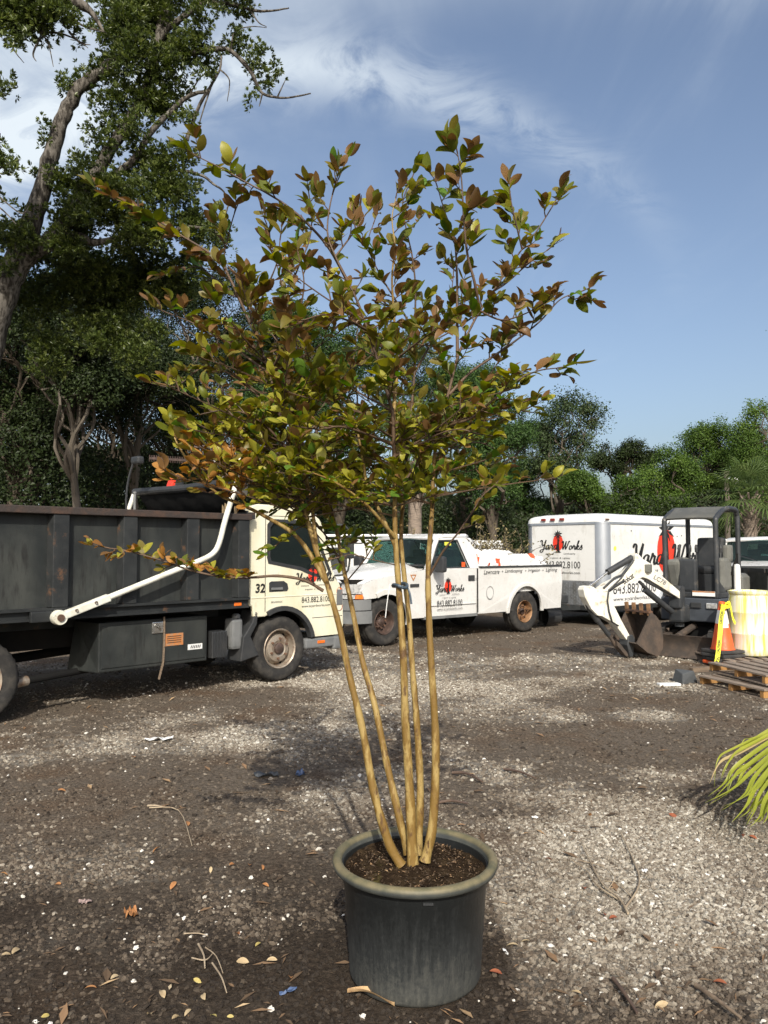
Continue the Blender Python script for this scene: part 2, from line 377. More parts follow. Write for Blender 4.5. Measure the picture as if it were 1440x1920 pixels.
ga = gme.attributes.new('mulch', 'FLOAT', 'POINT'); ga.data.foreach_set('value', (mulch_mask(xs, ys) * .9).astype(np.float32))
tag(link('ground', gme), kind='structure')

# gravel: loose stones, thick on the pale spreads and thin on the bare earth
m, t, b, o_ = newmat('gravel_stone'); L = t.links
ta = t.nodes.new('ShaderNodeAttribute'); ta.attribute_type = 'INSTANCER'; ta.attribute_name = 'tint'
sc_c = ramp(t, ta.outputs['Fac'], [(0, (.026, .02, .015)), (.28, (.095, .074, .054)), (.5, (.20, .17, .132)), (.75, (.38, .35, .29)), (.93, (.56, .53, .47)), (1, (.72, .70, .64))])
L.new(sc_c, b.inputs['Base Color']); b.inputs['Roughness'].default_value = .85; b.inputs['Specular IOR Level'].default_value = .25
MT['stone'] = m
def scatter(n, y0, y1, p):
    yy = (y0 ** p + rng.random(n) * (y1 ** p - y0 ** p)) ** (1 / p)
    xx = (rng.random(n) * 2 - 1) * (yy * .56 + .9); return xx, yy
def in_pot(x, y): return (x - .118) ** 2 + (y - 3.0) ** 2 < .245 ** 2
px_, py_, sz_, ti_ = [], [], [], []
for n, y0, y1, p, s0, s1 in ((190000, 1.75, 5.2, 1.5, .0035, .0125), (120000, 4.6, 9.5, 1.2, .006, .015), (60000, 9, 16, 1.4, .009, .020)):
    x, y = scatter(n, y0, y1, p); g = gravel_mask(x, y); g2 = fbm(x, y, 7, 77, 3)
    pr = np.clip((g - .34) * 2.0, 0, 1) ** 1.5 * .95 + .13 + np.clip(3.3 - y, 0, 1) * .22
    k = (rng.random(n) < pr * (.5 + g2)) & ~in_pot(x, y); x, y, g = x[k], y[k], g[k]
    s = s0 + (s1 - s0) * rng.random(len(x)) ** 2.4
    tint = np.clip(.21 + g * .37 - .30 * mulch_mask(x, y) + rng.normal(0, .13, len(x)), 0, .9); tint = np.where(rng.random(len(x)) < .004 + .012 * g, .86 + .14 * rng.random(len(x)), tint)
    px_.append(x); py_.append(y); sz_.append(s); ti_.append(tint)
x = np.concatenate(px_); y = np.concatenate(py_); s = np.concatenate(sz_); ti = np.concatenate(ti_)
pz = ground_h(x, y) + s * .12
pm = bpy.data.meshes.new('gravel'); n = len(x); pm.vertices.add(n); pm.vertices.foreach_set('co', np.stack([x, y, pz], 1).astype(np.float32).ravel())
scl = np.stack([s * (.8 + .9 * rng.random(n)), s * (.7 + .5 * rng.random(n)), s * (.45 + .4 * rng.random(n))], 1)
rot = np.stack([rng.normal(0, .35, n), rng.normal(0, .35, n), rng.random(n) * 6.28], 1)
for nm, arr in (('scl', scl), ('rot', rot)):
    a = pm.attributes.new(nm, 'FLOAT_VECTOR', 'POINT'); a.data.foreach_set('vector', arr.astype(np.float32).ravel())
a = pm.attributes.new('tint', 'FLOAT', 'POINT'); a.data.foreach_set('value', ti.astype(np.float32))
pm.materials.append(MT['stone'])
gobj = tag(link('gravel', pm), 'loose pale and dark gravel strewn over the yard earth', 'gravel', kind='stuff')
ng = bpy.data.node_groups.new('gravel_stones', 'GeometryNodeTree')
ng.interface.new_socket('Geometry', in_out='INPUT', socket_type='NodeSocketGeometry'); ng.interface.new_socket('Geometry', in_out='OUTPUT', socket_type='NodeSocketGeometry')
N = ng.nodes; gi = N.new('NodeGroupInput'); go = N.new('NodeGroupOutput')
ico = N.new('GeometryNodeMeshIcoSphere'); ico.inputs['Radius'].default_value = 1.0; ico.inputs['Subdivisions'].default_value = 2
sp = N.new('GeometryNodeSetPosition'); wnz = N.new('ShaderNodeTexNoise'); wnz.inputs['Scale'].default_value = 1.7; wnz.inputs['Detail'].default_value = 1
vm = N.new('ShaderNodeVectorMath'); vm.operation = 'SUBTRACT'; vm.inputs[1].default_value = (.5, .5, .5)
vm2 = N.new('ShaderNodeVectorMath'); vm2.operation = 'SCALE'; vm2.inputs['Scale'].default_value = 1.6
iop = N.new('GeometryNodeInstanceOnPoints'); sm = N.new('GeometryNodeSetMaterial'); sm.inputs['Material'].default_value = MT['stone']
def named(nm, ty):
    q = N.new('GeometryNodeInputNamedAttribute'); q.data_type = ty; q.inputs['Name'].default_value = nm; return q.outputs['Attribute']
e2r = N.new('FunctionNodeEulerToRotation'); K = ng.links
K.new(ico.outputs['Mesh'], sp.inputs['Geometry']); K.new(wnz.outputs['Color'], vm.inputs[0]); K.new(vm.outputs[0], vm2.inputs[0]); K.new(vm2.outputs[0], sp.inputs['Offset'])
K.new(sp.outputs[0], sm.inputs['Geometry']); K.new(sm.outputs[0], iop.inputs['Instance'])
K.new(gi.outputs[0], iop.inputs['Points']); K.new(named('rot', 'FLOAT_VECTOR'), e2r.inputs[0]); K.new(e2r.outputs[0], iop.inputs['Rotation']); K.new(named('scl', 'FLOAT_VECTOR'), iop.inputs['Scale'])
K.new(iop.outputs[0], go.inputs[0])
md = gobj.modifiers.new('stones', 'NODES'); md.node_group = ng

# leaf litter and mulch crumbs
MT['litter'] = leafmat('litter', [(0, (.05, .035, .022)), (.35, (.13, .085, .05)), (.6, (.28, .17, .09)), (.8, (.42, .30, .17)), (.95, (.60, .52, .36))], trans=.1, rough=.8, attr='tint')
def litter_mesh():
    x, y = scatter(9000, 1.75, 9, 1.1)
    d = np.clip((3.4 - y) / 1.2, 0, 1) * .9 + .10 + .5 * np.exp(-((x - 3.4) ** 2 / 1 + (y - 9) ** 2 / 2))
    k = (rng.random(len(x)) < d * (.30 + fbm(x, y, 3, 51, 3))) & ~in_pot(x, y); x, y = x[k], y[k]; n = len(x)
    ln = (.008 + .030 * rng.random(n) ** 2.2) * (1 + .1 * y); wd = ln * (.10 + .28 * rng.random(n)); a = rng.random(n) * 6.28
    z = ground_h(x, y) + .006 + rng.random(n) * .008; tl = rng.normal(0, .22, (n, 2)); V = []
    for (p, q, h) in ((-1, 0, 0), (-.2, -.5, .12), (1, 0, .05), (-.1, .5, .12)):
        lx = p * ln; ly = q * wd * 2; X_ = x + lx * np.cos(a) - ly * np.sin(a); Y_ = y + lx * np.sin(a) + ly * np.cos(a)
        V.append(np.stack([X_, Y_, z + h * ln + lx * tl[:, 0] * .5 + ly * tl[:, 1] * .5], 1))
    co = np.stack(V, 1).reshape(-1, 3); f = np.arange(n * 4).reshape(n, 4)
    return mesh_np('leaf_litter', co, f, [MT['litter']], tint=np.clip(rng.beta(1.5, 3.0, n), 0, 1))
tag(link('leaf_litter', litter_mesh()), 'brown bits of dead leaf and mulch among the gravel', 'litter', kind='stuff')
# ------------------------------------------------------------------ trees
def leaves_mesh(name, pos, nrm, ln, wd, mats, tint, axis_dir=None, fold=.25):
    """many leaf blades (bent quads) at pos facing nrm"""
    n = len(pos); r = rng.normal(0, 1, (n, 3)) if axis_dir is None else axis_dir + rng.normal(0, .25, (n, 3))
    nrm = nrm / (np.linalg.norm(nrm, axis=1, keepdims=True) + 1e-9)
    ax = r - nrm * np.sum(r * nrm, 1, keepdims=True); ax /= np.linalg.norm(ax, axis=1, keepdims=True) + 1e-9
    bx = np.cross(nrm, ax); ln = ln[:, None]; wd = wd[:, None]
    p0 = pos - ax * ln * .5; p1 = pos + bx * wd * .5 + nrm * wd * fold; p2 = pos + ax * ln * .5; p3 = pos - bx * wd * .5 + nrm * wd * fold
    co = np.stack([p0, p1, p2, p3], 1).reshape(-1, 3)
    return mesh_np(name, co, np.arange(n * 4).reshape(n, 4), mats, tint=np.clip(tint, 0, 1))
def rosettes(c, k, spread, nl):
    """k sprigs around each centre in c, nl leaves each"""
    m_ = len(c); sp_ = np.repeat(c, k, 0) + rng.normal(0, 1, (m_ * k, 3)) * spread
    d = rng.normal(0, 1, (m_ * k, 3)); d[:, 2] += .5; d /= np.linalg.norm(d, axis=1, keepdims=True)
    return sp_, d
LEAF = {
    'oak': leafmat('oak_leaf', [(0, (.020, .031, .009)), (.45, (.062, .088, .020)), (.8, (.13, .165, .036)), (1, (.22, .25, .07))], .28, .4, 'tint', .4),
    'dark': leafmat('dark_leaf', [(0, (.008, .013, .005)), (.5, (.022, .035, .010)), (.85, (.045, .066, .018)), (1, (.075, .096, .032))], .16, .5, 'tint', .25),  # kept very dark: shade lying over the wood is put into the leaf colour
    'mid': leafmat('mid_leaf', [(0, (.016, .034, .010)), (.5, (.045, .088, .022)), (.85, (.085, .15, .035)), (1, (.13, .18, .06))], .25, .5, 'tint', .25),
    'bright': leafmat('bright_leaf', [(0, (.03, .060, .012)), (.5, (.085, .145, .026)), (.85, (.14, .22, .04)), (1, (.19, .25, .08))], .30, .5, 'tint', .25),
    'sparse': leafmat('sparse_leaf', [(0, (.02, .036, .014)), (.5, (.055, .085, .032)), (.85, (.10, .135, .055)), (1, (.15, .16, .085))], .25, .5, 'tint', .25)}
def limb_path(a, b, wob, n=6):
    a = Vector(a); b = Vector(b); L_ = (b - a).length; out = []
    for i in range(n + 1):
        f = i / n; p = a.lerp(b, f); p += Vector((random.gauss(0, 1), random.gauss(0, 1), random.gauss(0, .6))) * wob * L_ * math.sin(math.pi * f)
        p.z += L_ * .10 * math.sin(math.pi * f); out.append(p)
    return catmull(out, 3)
def wood_tree(name, label, px, Yd, top_y, half_px, crown_base_y, kind, n_leaf, group='trees behind the yard', trunk_r=.22, bark='bark_dark', blobs=16, gap=.0, leaf_len=.085, seed=0, limbs=True, fill=.55, lean=0.0, flat=1.0):
    random.seed(seed + 100)
    base = at(px, 1030, Yd); base.z = 0; root = empty(name, base); tag(root, label, 'tree', group)
    top = at(px, top_y, Yd).z; cb = max(at(px, crown_base_y, Yd).z, .3); hw = half_px / F_PX * Yd
    ch = (top - cb) / 2; cz = cb + ch; B = []
    for i in range(blobs):
        for _ in range(30):
            v = Vector((random.uniform(-1, 1), random.uniform(-1, 1), random.uniform(-1, 1)))
            if .25 < v.length < .9: break
        r = random.uniform(.17, .44) * min(hw, ch) * (1 if i else 1.2)
        B.append((Vector((v.x * (hw - r * .6) + lean * v.z * hw, v.y * (hw - r * .6) * .8, cz + v.z * (ch - r * .7))), r))
    w_ = MB(); tz = cb + ch * .5
    tp = [Vector((0, 0, -.15)), Vector((random.gauss(0, .1), 0, cb * .5)), Vector((lean * .3 + random.gauss(0, .2), random.gauss(0, .2), cb + ch * .15)), Vector((lean * .8 + random.gauss(0, .3), random.gauss(0, .3), tz))]
    tpp = catmull(tp, 5); rr = [trunk_r * (1.25 if i == 0 else 1) * (1 - .7 * i / (len(tpp) - 1)) for i in range(len(tpp))]
    w_.tube(tpp, rr, 8); w_.build('trunk', MT[bark], root, smooth=60)
    if limbs:
        lw = MB()
        for c, r in B:
            i = random.randrange(int(len(tpp) * .45), len(tpp)); s_ = tpp[i]
            pth = limb_path(s_, c, .10); r0 = min(rr[i] * .6, .11)
            lw.tube(pth, [r0 * (1 - .85 * q / (len(pth) - 1)) for q in range(len(pth))], 5)
            for _ in range(3):
                e = c + Vector((random.gauss(0, 1), random.gauss(0, 1), random.gauss(.3, 1))).normalized() * r * .9
                p2 = limb_path(pth[int(len(pth) * .7)], e, .1, 4); lw.tube(p2, [r0 * .3 * (1 - .8 * q / (len(p2) - 1)) + .004 for q in range(len(p2))], 4)
        lw.build('limbs', MT[bark], root, smooth=60)
    # crown: leaf sprigs on lumpy shells round each limb end
    bl = np.array([[*c, r] for c, r in B]); wgt = bl[:, 3] ** 2; wgt /= wgt.sum()
    ns = int(n_leaf * (1.9 if kind == 'dark' and px < 480 else 1.45)) // 7; idx = rng.choice(len(bl), ns, p=wgt); d = rng.normal(0, 1, (ns, 3)); d /= np.linalg.norm(d, axis=1, keepdims=True)
    d[:, 2] = np.where(d[:, 2] < -.35, -d[:, 2], d[:, 2])
    rad = bl[idx, 3] * (1 - fill * rng.random(ns) ** 1.6)
    lump = .75 + .55 * (np.sin(d[:, 0] * 5 + idx) * np.sin(d[:, 1] * 4.3 + 2 * idx) * .5 + .5)
    c = bl[idx, :3] + d * (rad * lump)[:, None] * np.array([1, 1, flat])
    if gap > 0:
        g = np.sin(c[:, 0] * 2.1 + seed) * np.sin(c[:, 1] * 1.9 + 1) * np.sin(c[:, 2] * 2.3 + 2 * seed); kp = g > (-.5 + gap * .6); c = c[kp]; d = d[kp]; idx = idx[kp]
    ns = len(c); pos = np.repeat(c, 7, 0) + rng.normal(0, leaf_len * 1.3, (ns * 7, 3)); nr = np.repeat(d, 7, 0) * .7 + rng.normal(0, .6, (ns * 7, 3)); nr[:, 2] += .35
    tn = np.repeat(.48 + .16 * np.sin(idx * 2.7) + rng.normal(0, .12, ns), 7) + rng.normal(0, .10, ns * 7)
    ln = leaf_len * (.6 + .8 * rng.random(len(pos)))
    me = leaves_mesh('crown', pos, nr, ln, ln * .62, [LEAF[kind]], tn); link('crown', me, root)
    return root

G_ = 'trees behind the yard'
TREES = [
    # label, px, depth, top, half width, crown base, kind, leaves, options
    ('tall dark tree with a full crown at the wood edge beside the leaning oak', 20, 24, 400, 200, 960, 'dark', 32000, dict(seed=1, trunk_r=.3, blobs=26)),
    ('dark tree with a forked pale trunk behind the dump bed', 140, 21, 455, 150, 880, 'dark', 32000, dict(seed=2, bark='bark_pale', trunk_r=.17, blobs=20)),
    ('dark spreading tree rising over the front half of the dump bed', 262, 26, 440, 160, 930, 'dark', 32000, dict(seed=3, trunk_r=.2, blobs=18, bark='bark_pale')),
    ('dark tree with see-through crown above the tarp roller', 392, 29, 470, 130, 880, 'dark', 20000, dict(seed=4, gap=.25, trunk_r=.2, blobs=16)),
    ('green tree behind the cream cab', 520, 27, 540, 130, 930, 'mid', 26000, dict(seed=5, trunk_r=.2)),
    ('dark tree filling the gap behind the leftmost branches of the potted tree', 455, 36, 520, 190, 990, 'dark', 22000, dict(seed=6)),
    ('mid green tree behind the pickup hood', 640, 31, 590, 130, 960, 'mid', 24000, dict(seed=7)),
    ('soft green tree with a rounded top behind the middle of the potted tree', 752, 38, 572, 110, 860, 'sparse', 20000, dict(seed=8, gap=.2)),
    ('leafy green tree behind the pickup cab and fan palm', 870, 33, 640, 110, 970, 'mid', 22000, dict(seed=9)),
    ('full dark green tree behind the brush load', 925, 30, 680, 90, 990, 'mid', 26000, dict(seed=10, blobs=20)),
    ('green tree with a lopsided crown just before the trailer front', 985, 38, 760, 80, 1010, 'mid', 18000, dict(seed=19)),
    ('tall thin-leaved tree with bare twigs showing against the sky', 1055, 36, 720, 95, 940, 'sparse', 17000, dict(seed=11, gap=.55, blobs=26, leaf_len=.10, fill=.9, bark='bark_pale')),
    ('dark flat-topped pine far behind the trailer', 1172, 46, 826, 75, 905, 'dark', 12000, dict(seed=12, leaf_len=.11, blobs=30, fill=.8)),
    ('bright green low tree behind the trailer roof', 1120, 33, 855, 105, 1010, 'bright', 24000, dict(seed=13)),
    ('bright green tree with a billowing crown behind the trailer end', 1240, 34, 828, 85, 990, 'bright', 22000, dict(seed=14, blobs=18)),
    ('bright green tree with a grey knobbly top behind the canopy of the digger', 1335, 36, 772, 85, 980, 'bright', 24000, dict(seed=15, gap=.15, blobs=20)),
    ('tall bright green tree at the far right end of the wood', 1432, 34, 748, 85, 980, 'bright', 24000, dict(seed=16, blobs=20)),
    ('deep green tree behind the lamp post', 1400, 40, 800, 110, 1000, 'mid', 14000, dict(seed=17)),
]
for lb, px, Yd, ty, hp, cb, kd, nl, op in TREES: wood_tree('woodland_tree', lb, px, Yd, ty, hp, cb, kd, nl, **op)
for i, (px, Yd) in enumerate([(-420, 26), (-190, 30), (1560, 34), (1690, 38)]):   # the wood goes on past the frame
    wood_tree('woodland_tree', ['dark full tree further along the wood beyond the oak', 'dark tree beside the oak, just past the dump bed tail', 'bright tree past the lamp post', 'bright tree at the far end of the wood'][i], px, Yd, 560, 150, 930, ['dark', 'dark', 'bright', 'bright'][i], 9000, seed=30 + i)

# low dark thicket between the trunks: a continuous mass nobody could count
for i, (px, Yd, ty, hp, lb) in enumerate([(80, 31, 490, 150, 'dark tree deep in the wood over the dump bed tail'), (205, 33, 470, 150, 'dark tree deep in the wood over the middle of the dump bed'), (335, 35, 540, 150, 'dark tree deep in the wood over the tarp roller'), (-60, 34, 480, 150, 'dark tree deep in the wood behind the oak trunk')]):
    wood_tree('woodland_tree', lb, px, Yd, ty, hp, 980, 'dark', 22000, seed=50 + i, blobs=22)
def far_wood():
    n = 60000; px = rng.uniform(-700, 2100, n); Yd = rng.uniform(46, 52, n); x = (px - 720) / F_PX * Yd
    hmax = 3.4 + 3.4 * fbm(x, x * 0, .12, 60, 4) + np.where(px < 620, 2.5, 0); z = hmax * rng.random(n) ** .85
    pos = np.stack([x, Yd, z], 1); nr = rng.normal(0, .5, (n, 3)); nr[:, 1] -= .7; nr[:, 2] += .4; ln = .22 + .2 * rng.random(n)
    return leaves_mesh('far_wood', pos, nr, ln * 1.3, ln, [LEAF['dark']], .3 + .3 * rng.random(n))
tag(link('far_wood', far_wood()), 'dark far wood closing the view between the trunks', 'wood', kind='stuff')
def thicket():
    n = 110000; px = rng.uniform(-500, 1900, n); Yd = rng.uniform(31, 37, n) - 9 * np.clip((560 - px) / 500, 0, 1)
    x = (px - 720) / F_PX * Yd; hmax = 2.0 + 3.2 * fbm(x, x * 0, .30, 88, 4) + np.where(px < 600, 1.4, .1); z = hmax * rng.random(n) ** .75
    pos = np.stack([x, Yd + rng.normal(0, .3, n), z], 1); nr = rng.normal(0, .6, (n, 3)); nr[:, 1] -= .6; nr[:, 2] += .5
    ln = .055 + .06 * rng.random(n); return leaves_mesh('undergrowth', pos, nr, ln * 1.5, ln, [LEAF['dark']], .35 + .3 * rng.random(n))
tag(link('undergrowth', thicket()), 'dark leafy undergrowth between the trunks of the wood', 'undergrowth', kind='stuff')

# ---- live oak: limbs laid out at 14 m
OAK_Y = 14.0
def oak_pts(seq, Yd=OAK_Y): return [at(p[0], p[1], Yd + (p[2] if len(p) > 2 else 0)) for p in seq]
def oak_leaves(clusters, name, root, dens=1.0, Yd=OAK_Y):
    P_, N_, T_ = [], [], []
    for (px, py, rp, *dy) in clusters:
        c = np.array(at(px, py, Yd + (dy[0] if dy else 0))); r = rp / F_PX * Yd
        ns = max(3, int(dens * 0.10 * rp * rp / 2.4)); q = rng.normal(0, 1, (ns, 3)); q /= np.linalg.norm(q, axis=1, keepdims=True)
        sc_ = c + q * (r * (.15 + .95 * rng.random((ns, 1)) ** .6)) * np.array([1, .9, .85]) + rng.normal(0, .05, (ns, 3))
        d = q + np.array([0, -.2, .6]); d /= np.linalg.norm(d, axis=1, keepdims=True)
        nl = 9; pos = np.repeat(sc_, nl, 0); dd = np.repeat(d, nl, 0) + rng.normal(0, .55, (ns * nl, 3)); dd /= np.linalg.norm(dd, axis=1, keepdims=True)
        pos = pos + dd * .055; nn = np.cross(dd, rng.normal(0, 1, dd.shape)); nn[:, 2] = np.abs(nn[:, 2]) + .2
        P_.append(pos); N_.append((nn, dd)); T_.append(np.repeat(rng.normal(.52, .17, ns), nl) + rng.normal(0, .13, ns * nl))
    pos = np.concatenate(P_); nn = np.concatenate([a for a, b in N_]); dd = np.concatenate([b for a, b in N_]); ti = np.concatenate(T_)
    # keep the blade along its sprig direction
    nn = nn - dd * np.sum(nn * dd, 1, keepdims=True); ln = .062 + .035 * rng.random(len(pos))
    me = leaves_mesh(name, pos, nn, ln, ln * .36, [LEAF['oak']], ti, axis_dir=dd * 1.5, fold=.2)
    inv = Matrix.Translation(-Vector(root.location)); me.transform(inv); link(name, me, root)
def oak_limb(root, seq, r0, r1, name='limb', Yd=OAK_Y, n=8, bark='bark_oak', knob=.05, prof=False):
    pts = catmull(oak_pts(seq, Yd), 6); k = len(pts); mb = MB(); off = Vector(root.location)
    rr = [(r0 + (r1 - r0) * i / (k - 1)) * (1 + random.uniform(-knob, knob)) for i in range(k)]
    if prof: rr = [float(np.interp(i / (k - 1), (0, .13, .3, .42, .5, .6, .72, .85, 1), (.46, .36, .24, .17, .14, .122, .105, .075, .05))) * (1 + random.uniform(-.03, .03)) for i in range(k)]
    mb.tube([p - off + Vector((random.gauss(0, r1 * .12), random.gauss(0, r1 * .12), random.gauss(0, r1 * .12))) for p in pts], rr, n)
    return mb.build(name, MT[bark], root, smooth=60)
random.seed(5)
ob = at(-80, 1030, OAK_Y); ob.z = 0
oak = tag(empty('live_oak', ob), 'big leaning live oak with grey ridged bark behind the dump bed', 'tree')
oak_limb(oak, [(-85, 1200), (-80, 1000), (-55, 800), (-25, 640), (2, 560), (32, 490), (62, 410), (85, 330), (108, 250), (132, 190), (175, 142), (235, 108), (285, 90), (310, 40), (318, -60), (330, -180)], .60, .10, 'trunk', n=14, prof=True)
oak_limb(oak, [(20, 520), (60, 475), (104, 442), (150, 380), (175, 333), (196, 300), (233, 237), (267, 183), (292, 100), (300, 30), (290, -60)], .17, .06, n=10)
oak_limb(oak, [(170, 345), (208, 333), (250, 300), (287, 242), (330, 200), (354, 180), (387, 171)], .085, .03)
oak_limb(oak, [(350, 262), (354, 250), (375, 195), (396, 160), (412, 130), (415, 105)], .05, .015, n=6)
oak_limb(oak, [(290, 105), (330, 100), (358, 100), (400, 92), (433, 96), (467, 130), (480, 155), (492, 175), (515, 182), (542, 183), (583, 175)], .065, .012)
oak_limb(oak, [(305, 60), (342, 33), (383, 4), (410, 6), (437, 8), (479, 20), (510, 20), (542, 15)], .06, .012)
oak_limb(oak, [(60, 470), (110, 450), (146, 442), (180, 455), (250, 440), (300, 442), (354, 425), (420, 440)], .10, .02)
oak_limb(oak, [(300, 330), (340, 320), (380, 330), (400, 345), (420, 360), (428, 385)], .04, .010, n=6)
oak_limb(oak, [(10, 540), (-60, 430), (-110, 300), (-150, 150)], .28, .12)
for s_ in ([(433, 96), (440, 60), (470, 50), (500, 52)], [(412, 130), (430, 150), (426, 190)], [(470, 20), (485, 42), (500, 50)], [(520, 182), (528, 165), (535, 150)], [(395, 165), (380, 210), (372, 245), (382, 262)], [(492, 175), (488, 192), (486, 200)], [(354, 180), (372, 150), (390, 132)], [(428, 385), (424, 400), (420, 425)]):
    oak_limb(oak, s_, .018, .006, 'twig', n=5)
CL = [(232, 95, 46), (290, 55, 50), (262, 30, 40), (315, 140, 40), (330, 80, 36), (150, 155, 26), (200, 140, 24), (215, 205, 26), (290, 215, 36), (250, 250, 30), (185, 245, 22), (320, 300, 36), (148, 298, 22), (108, 350, 24), (190, 370, 40),
      (150, 345, 30), (290, 380, 42), (55, 432, 26), (125, 440, 40), (235, 430, 48), (325, 415, 42), (432, 68, 26), (437, 18, 22), (480, 105, 24), (460, 84, 22), (505, 148, 20), (362, 55, 30), (400, 88, 20), (84, 250, 16), (92, 268, 12), (370, 120, 22),
      (270, 160, 34), (345, 345, 28), (60, 400, 16), (240, 330, 36), (340, 230, 20), (400, 15, 20), (460, 10, 18), (480, 172, 14), (230, 175, 26), (205, 300, 22), (270, 300, 26), (305, 345, 26), (170, 420, 34), (380, 430, 26), (400, 450, 24), (70, 330, 10), (128, 400, 30), (20, 440, 26), (10, 470, 34),
      (90, 480, 40, 1), (170, 490, 44, 1), (260, 490, 46, 1), (340, 480, 40, 1), (130, 540, 50, 1.5), (230, 560, 54, 1.5), (310, 540, 44, 1.5), (60, 560, 44, 1), (180, 630, 46, 1), (260, 650, 46, 1), (90, 640, 44, 1),
      (300, -40, 60), (220, -20, 40), (380, -30, 40), (460, -40, 30)]
CL2 = []
for (px, py, r_, *dy) in CL:      # break every cluster into uneven sprays so that sky shows between them
    for _ in range(max(2, int(r_ / 6))):
        a_ = random.uniform(0, 6.28); q = r_ * 1.05 * random.random() ** .5
        CL2.append((px + q * math.cos(a_), py + q * math.sin(a_), r_ * random.uniform(.35, .95), (dy[0] if dy else 0) + random.gauss(0, .25)))
oak_leaves(CL2, 'crown', oak, 2.5)
# a second oak whose bough reaches into the top corner
ob2 = at(-420, 1030, 11); ob2.z = 0
oak2 = tag(empty('live_oak', ob2), 'live oak mostly out of view whose bough hangs into the upper corner', 'tree')
oak_limb(oak2, [(-430, 1260), (-420, 900), (-400, 600), (-360, 300), (-280, 90), (-150, 5), (-40, 0), (40, 28), (80, 18), (120, 0), (150, 8), (172, 24), (195, 60)], .42, .012, 'trunk', 11, n=10)
for s_ in ([(20, 20), (30, 60), (25, 90), (45, 118)], [(60, 22), (75, 60), (90, 80), (100, 125)], [(110, 5), (150, 45), (190, 58), (198, 60)], [(70, 60), (110, 62), (145, 75), (165, 90)], [(75, 70), (62, 100), (68, 115)], [(-100, 300), (-40, 330), (0, 370), (40, 400), (55, 385)], [(-60, 340), (-10, 320), (20, 305), (38, 300)], [(-300, 200), (-200, 240), (-100, 300)], [(130, 60), (150, 80), (170, 84)], [(-60, 350), (0, 390), (30, 420)]):
    oak_limb(oak2, s_, .022, .005, 'twig', 11, n=5)
CL = [(20, 25, 40), (60, 40, 34), (100, 20, 30), (130, 40, 20), (30, 60, 22), (85, 70, 16), (150, 60, 12), (60, 0, 40), (-30, 30, 40), (5, 150, 16), (8, 175, 14), (0, 165, 14), (10, 310, 16), (25, 318, 10), (0, 280, 14), (0, 300, 18), (-60, 320, 40), (10, 380, 14), (-120, 0, 60), (-220, 100, 60), (-100, 160, 50)]
CL2 = []
for (px, py, r_) in CL:
    for _ in range(max(2, int(r_ / 5))):
        a_ = random.uniform(0, 6.28); q = r_ * random.random() ** .5
        CL2.append((px + q * math.cos(a_), py + q * math.sin(a_), r_ * random.uniform(.4, .9), random.gauss(0, .2)))
oak_leaves(CL2, 'crown', oak2, 1.7, 11)

# ---- fan palms
MT['palm_leaf'] = leafmat('palm_leaf', [(0, (.04, .07, .02)), (.5, (.085, .13, .035)), (1, (.20, .23, .08))], .25, .5)
MT['palm_trunk'] = M('palm_trunk', (.24, .19, .15), .95, stain=(.10, .08, .06), sscale=6, sstretch=(1, 1, 4), bump=.8, bscale=18)
def fan_palm(px, Yd, crown_y, label, nfan=26, fr=.75, tr=.17):
    base = at(px, 1030, Yd); base.z = 0; root = tag(empty('fan_palm', base), label, 'palm', 'sabal palms behind the yard'); h = at(px, crown_y, Yd).z
    mb = MB(); mb.lathe([(tr * 1.25, -.1)] + [(tr * (1 + .05 * (i % 2)), h * .9 * i / 24) for i in range(25)], 12); mb.build('trunk', MT['palm_trunk'], root, smooth=50)
    bt = MB()
    for i in range(46):
        a = i * 2.4; z = h * (.62 + .36 * i / 46); p = Vector((math.cos(a) * tr, math.sin(a) * tr, z)); bt.bar(p, p + Vector((math.cos(a) * .13, math.sin(a) * .13, .2)), .06, .03)
    bt.build('leaf_boots', MT['rust'] if False else MT['palm_trunk'], root)
    for i in range(nfan):
        a = i * 2.399; el = R(75 - 125 * i / nfan); d = Vector((math.cos(a) * math.cos(el), math.sin(a) * math.cos(el), math.sin(el)))
        mb = MB(); o_p = Vector((0, 0, h)); stem = .55 * fr / .75 + .2; c = o_p + d * stem + Vector((0, 0, -.08))
        mb.tube([o_p, o_p + d * stem * .5 + Vector((0, 0, .02)), c], [.018, .014, .01], 4)
        side = d.cross(Vector((0, 0, 1))); side = side.normalized() if side.length > .1 else Vector((1, 0, 0)); up = side.cross(d)
        for k in range(22):
            q = R(-125 + 250 * k / 21); v = d * math.cos(q) + side * math.sin(q); l_ = fr * (.72 + .28 * math.cos(q * .7)) * random.uniform(.9, 1.05)
            m1 = c + v * l_ * .6 + up * .03; tip = c + v * l_ + Vector((0, 0, -.16 * l_ - .06 * random.random())); s2 = v.cross(up).normalized() * .026
            mb.add([c, m1 + s2, tip, m1 - s2, m1 + up * -.01], [(0, 1, 4), (1, 2, 4), (2, 3, 4), (3, 0, 4)])
        mb.build('frond', MT['palm_leaf'], root, fixn=False)
random.seed(3)
fan_palm(778, 22, 835, 'sabal palm with fan leaves standing behind the pickup cab', 30, .95, .19)
fan_palm(1408, 25, 925, 'short sabal palm with a shaggy head behind the digger and lamp post', 28, .85, .20)
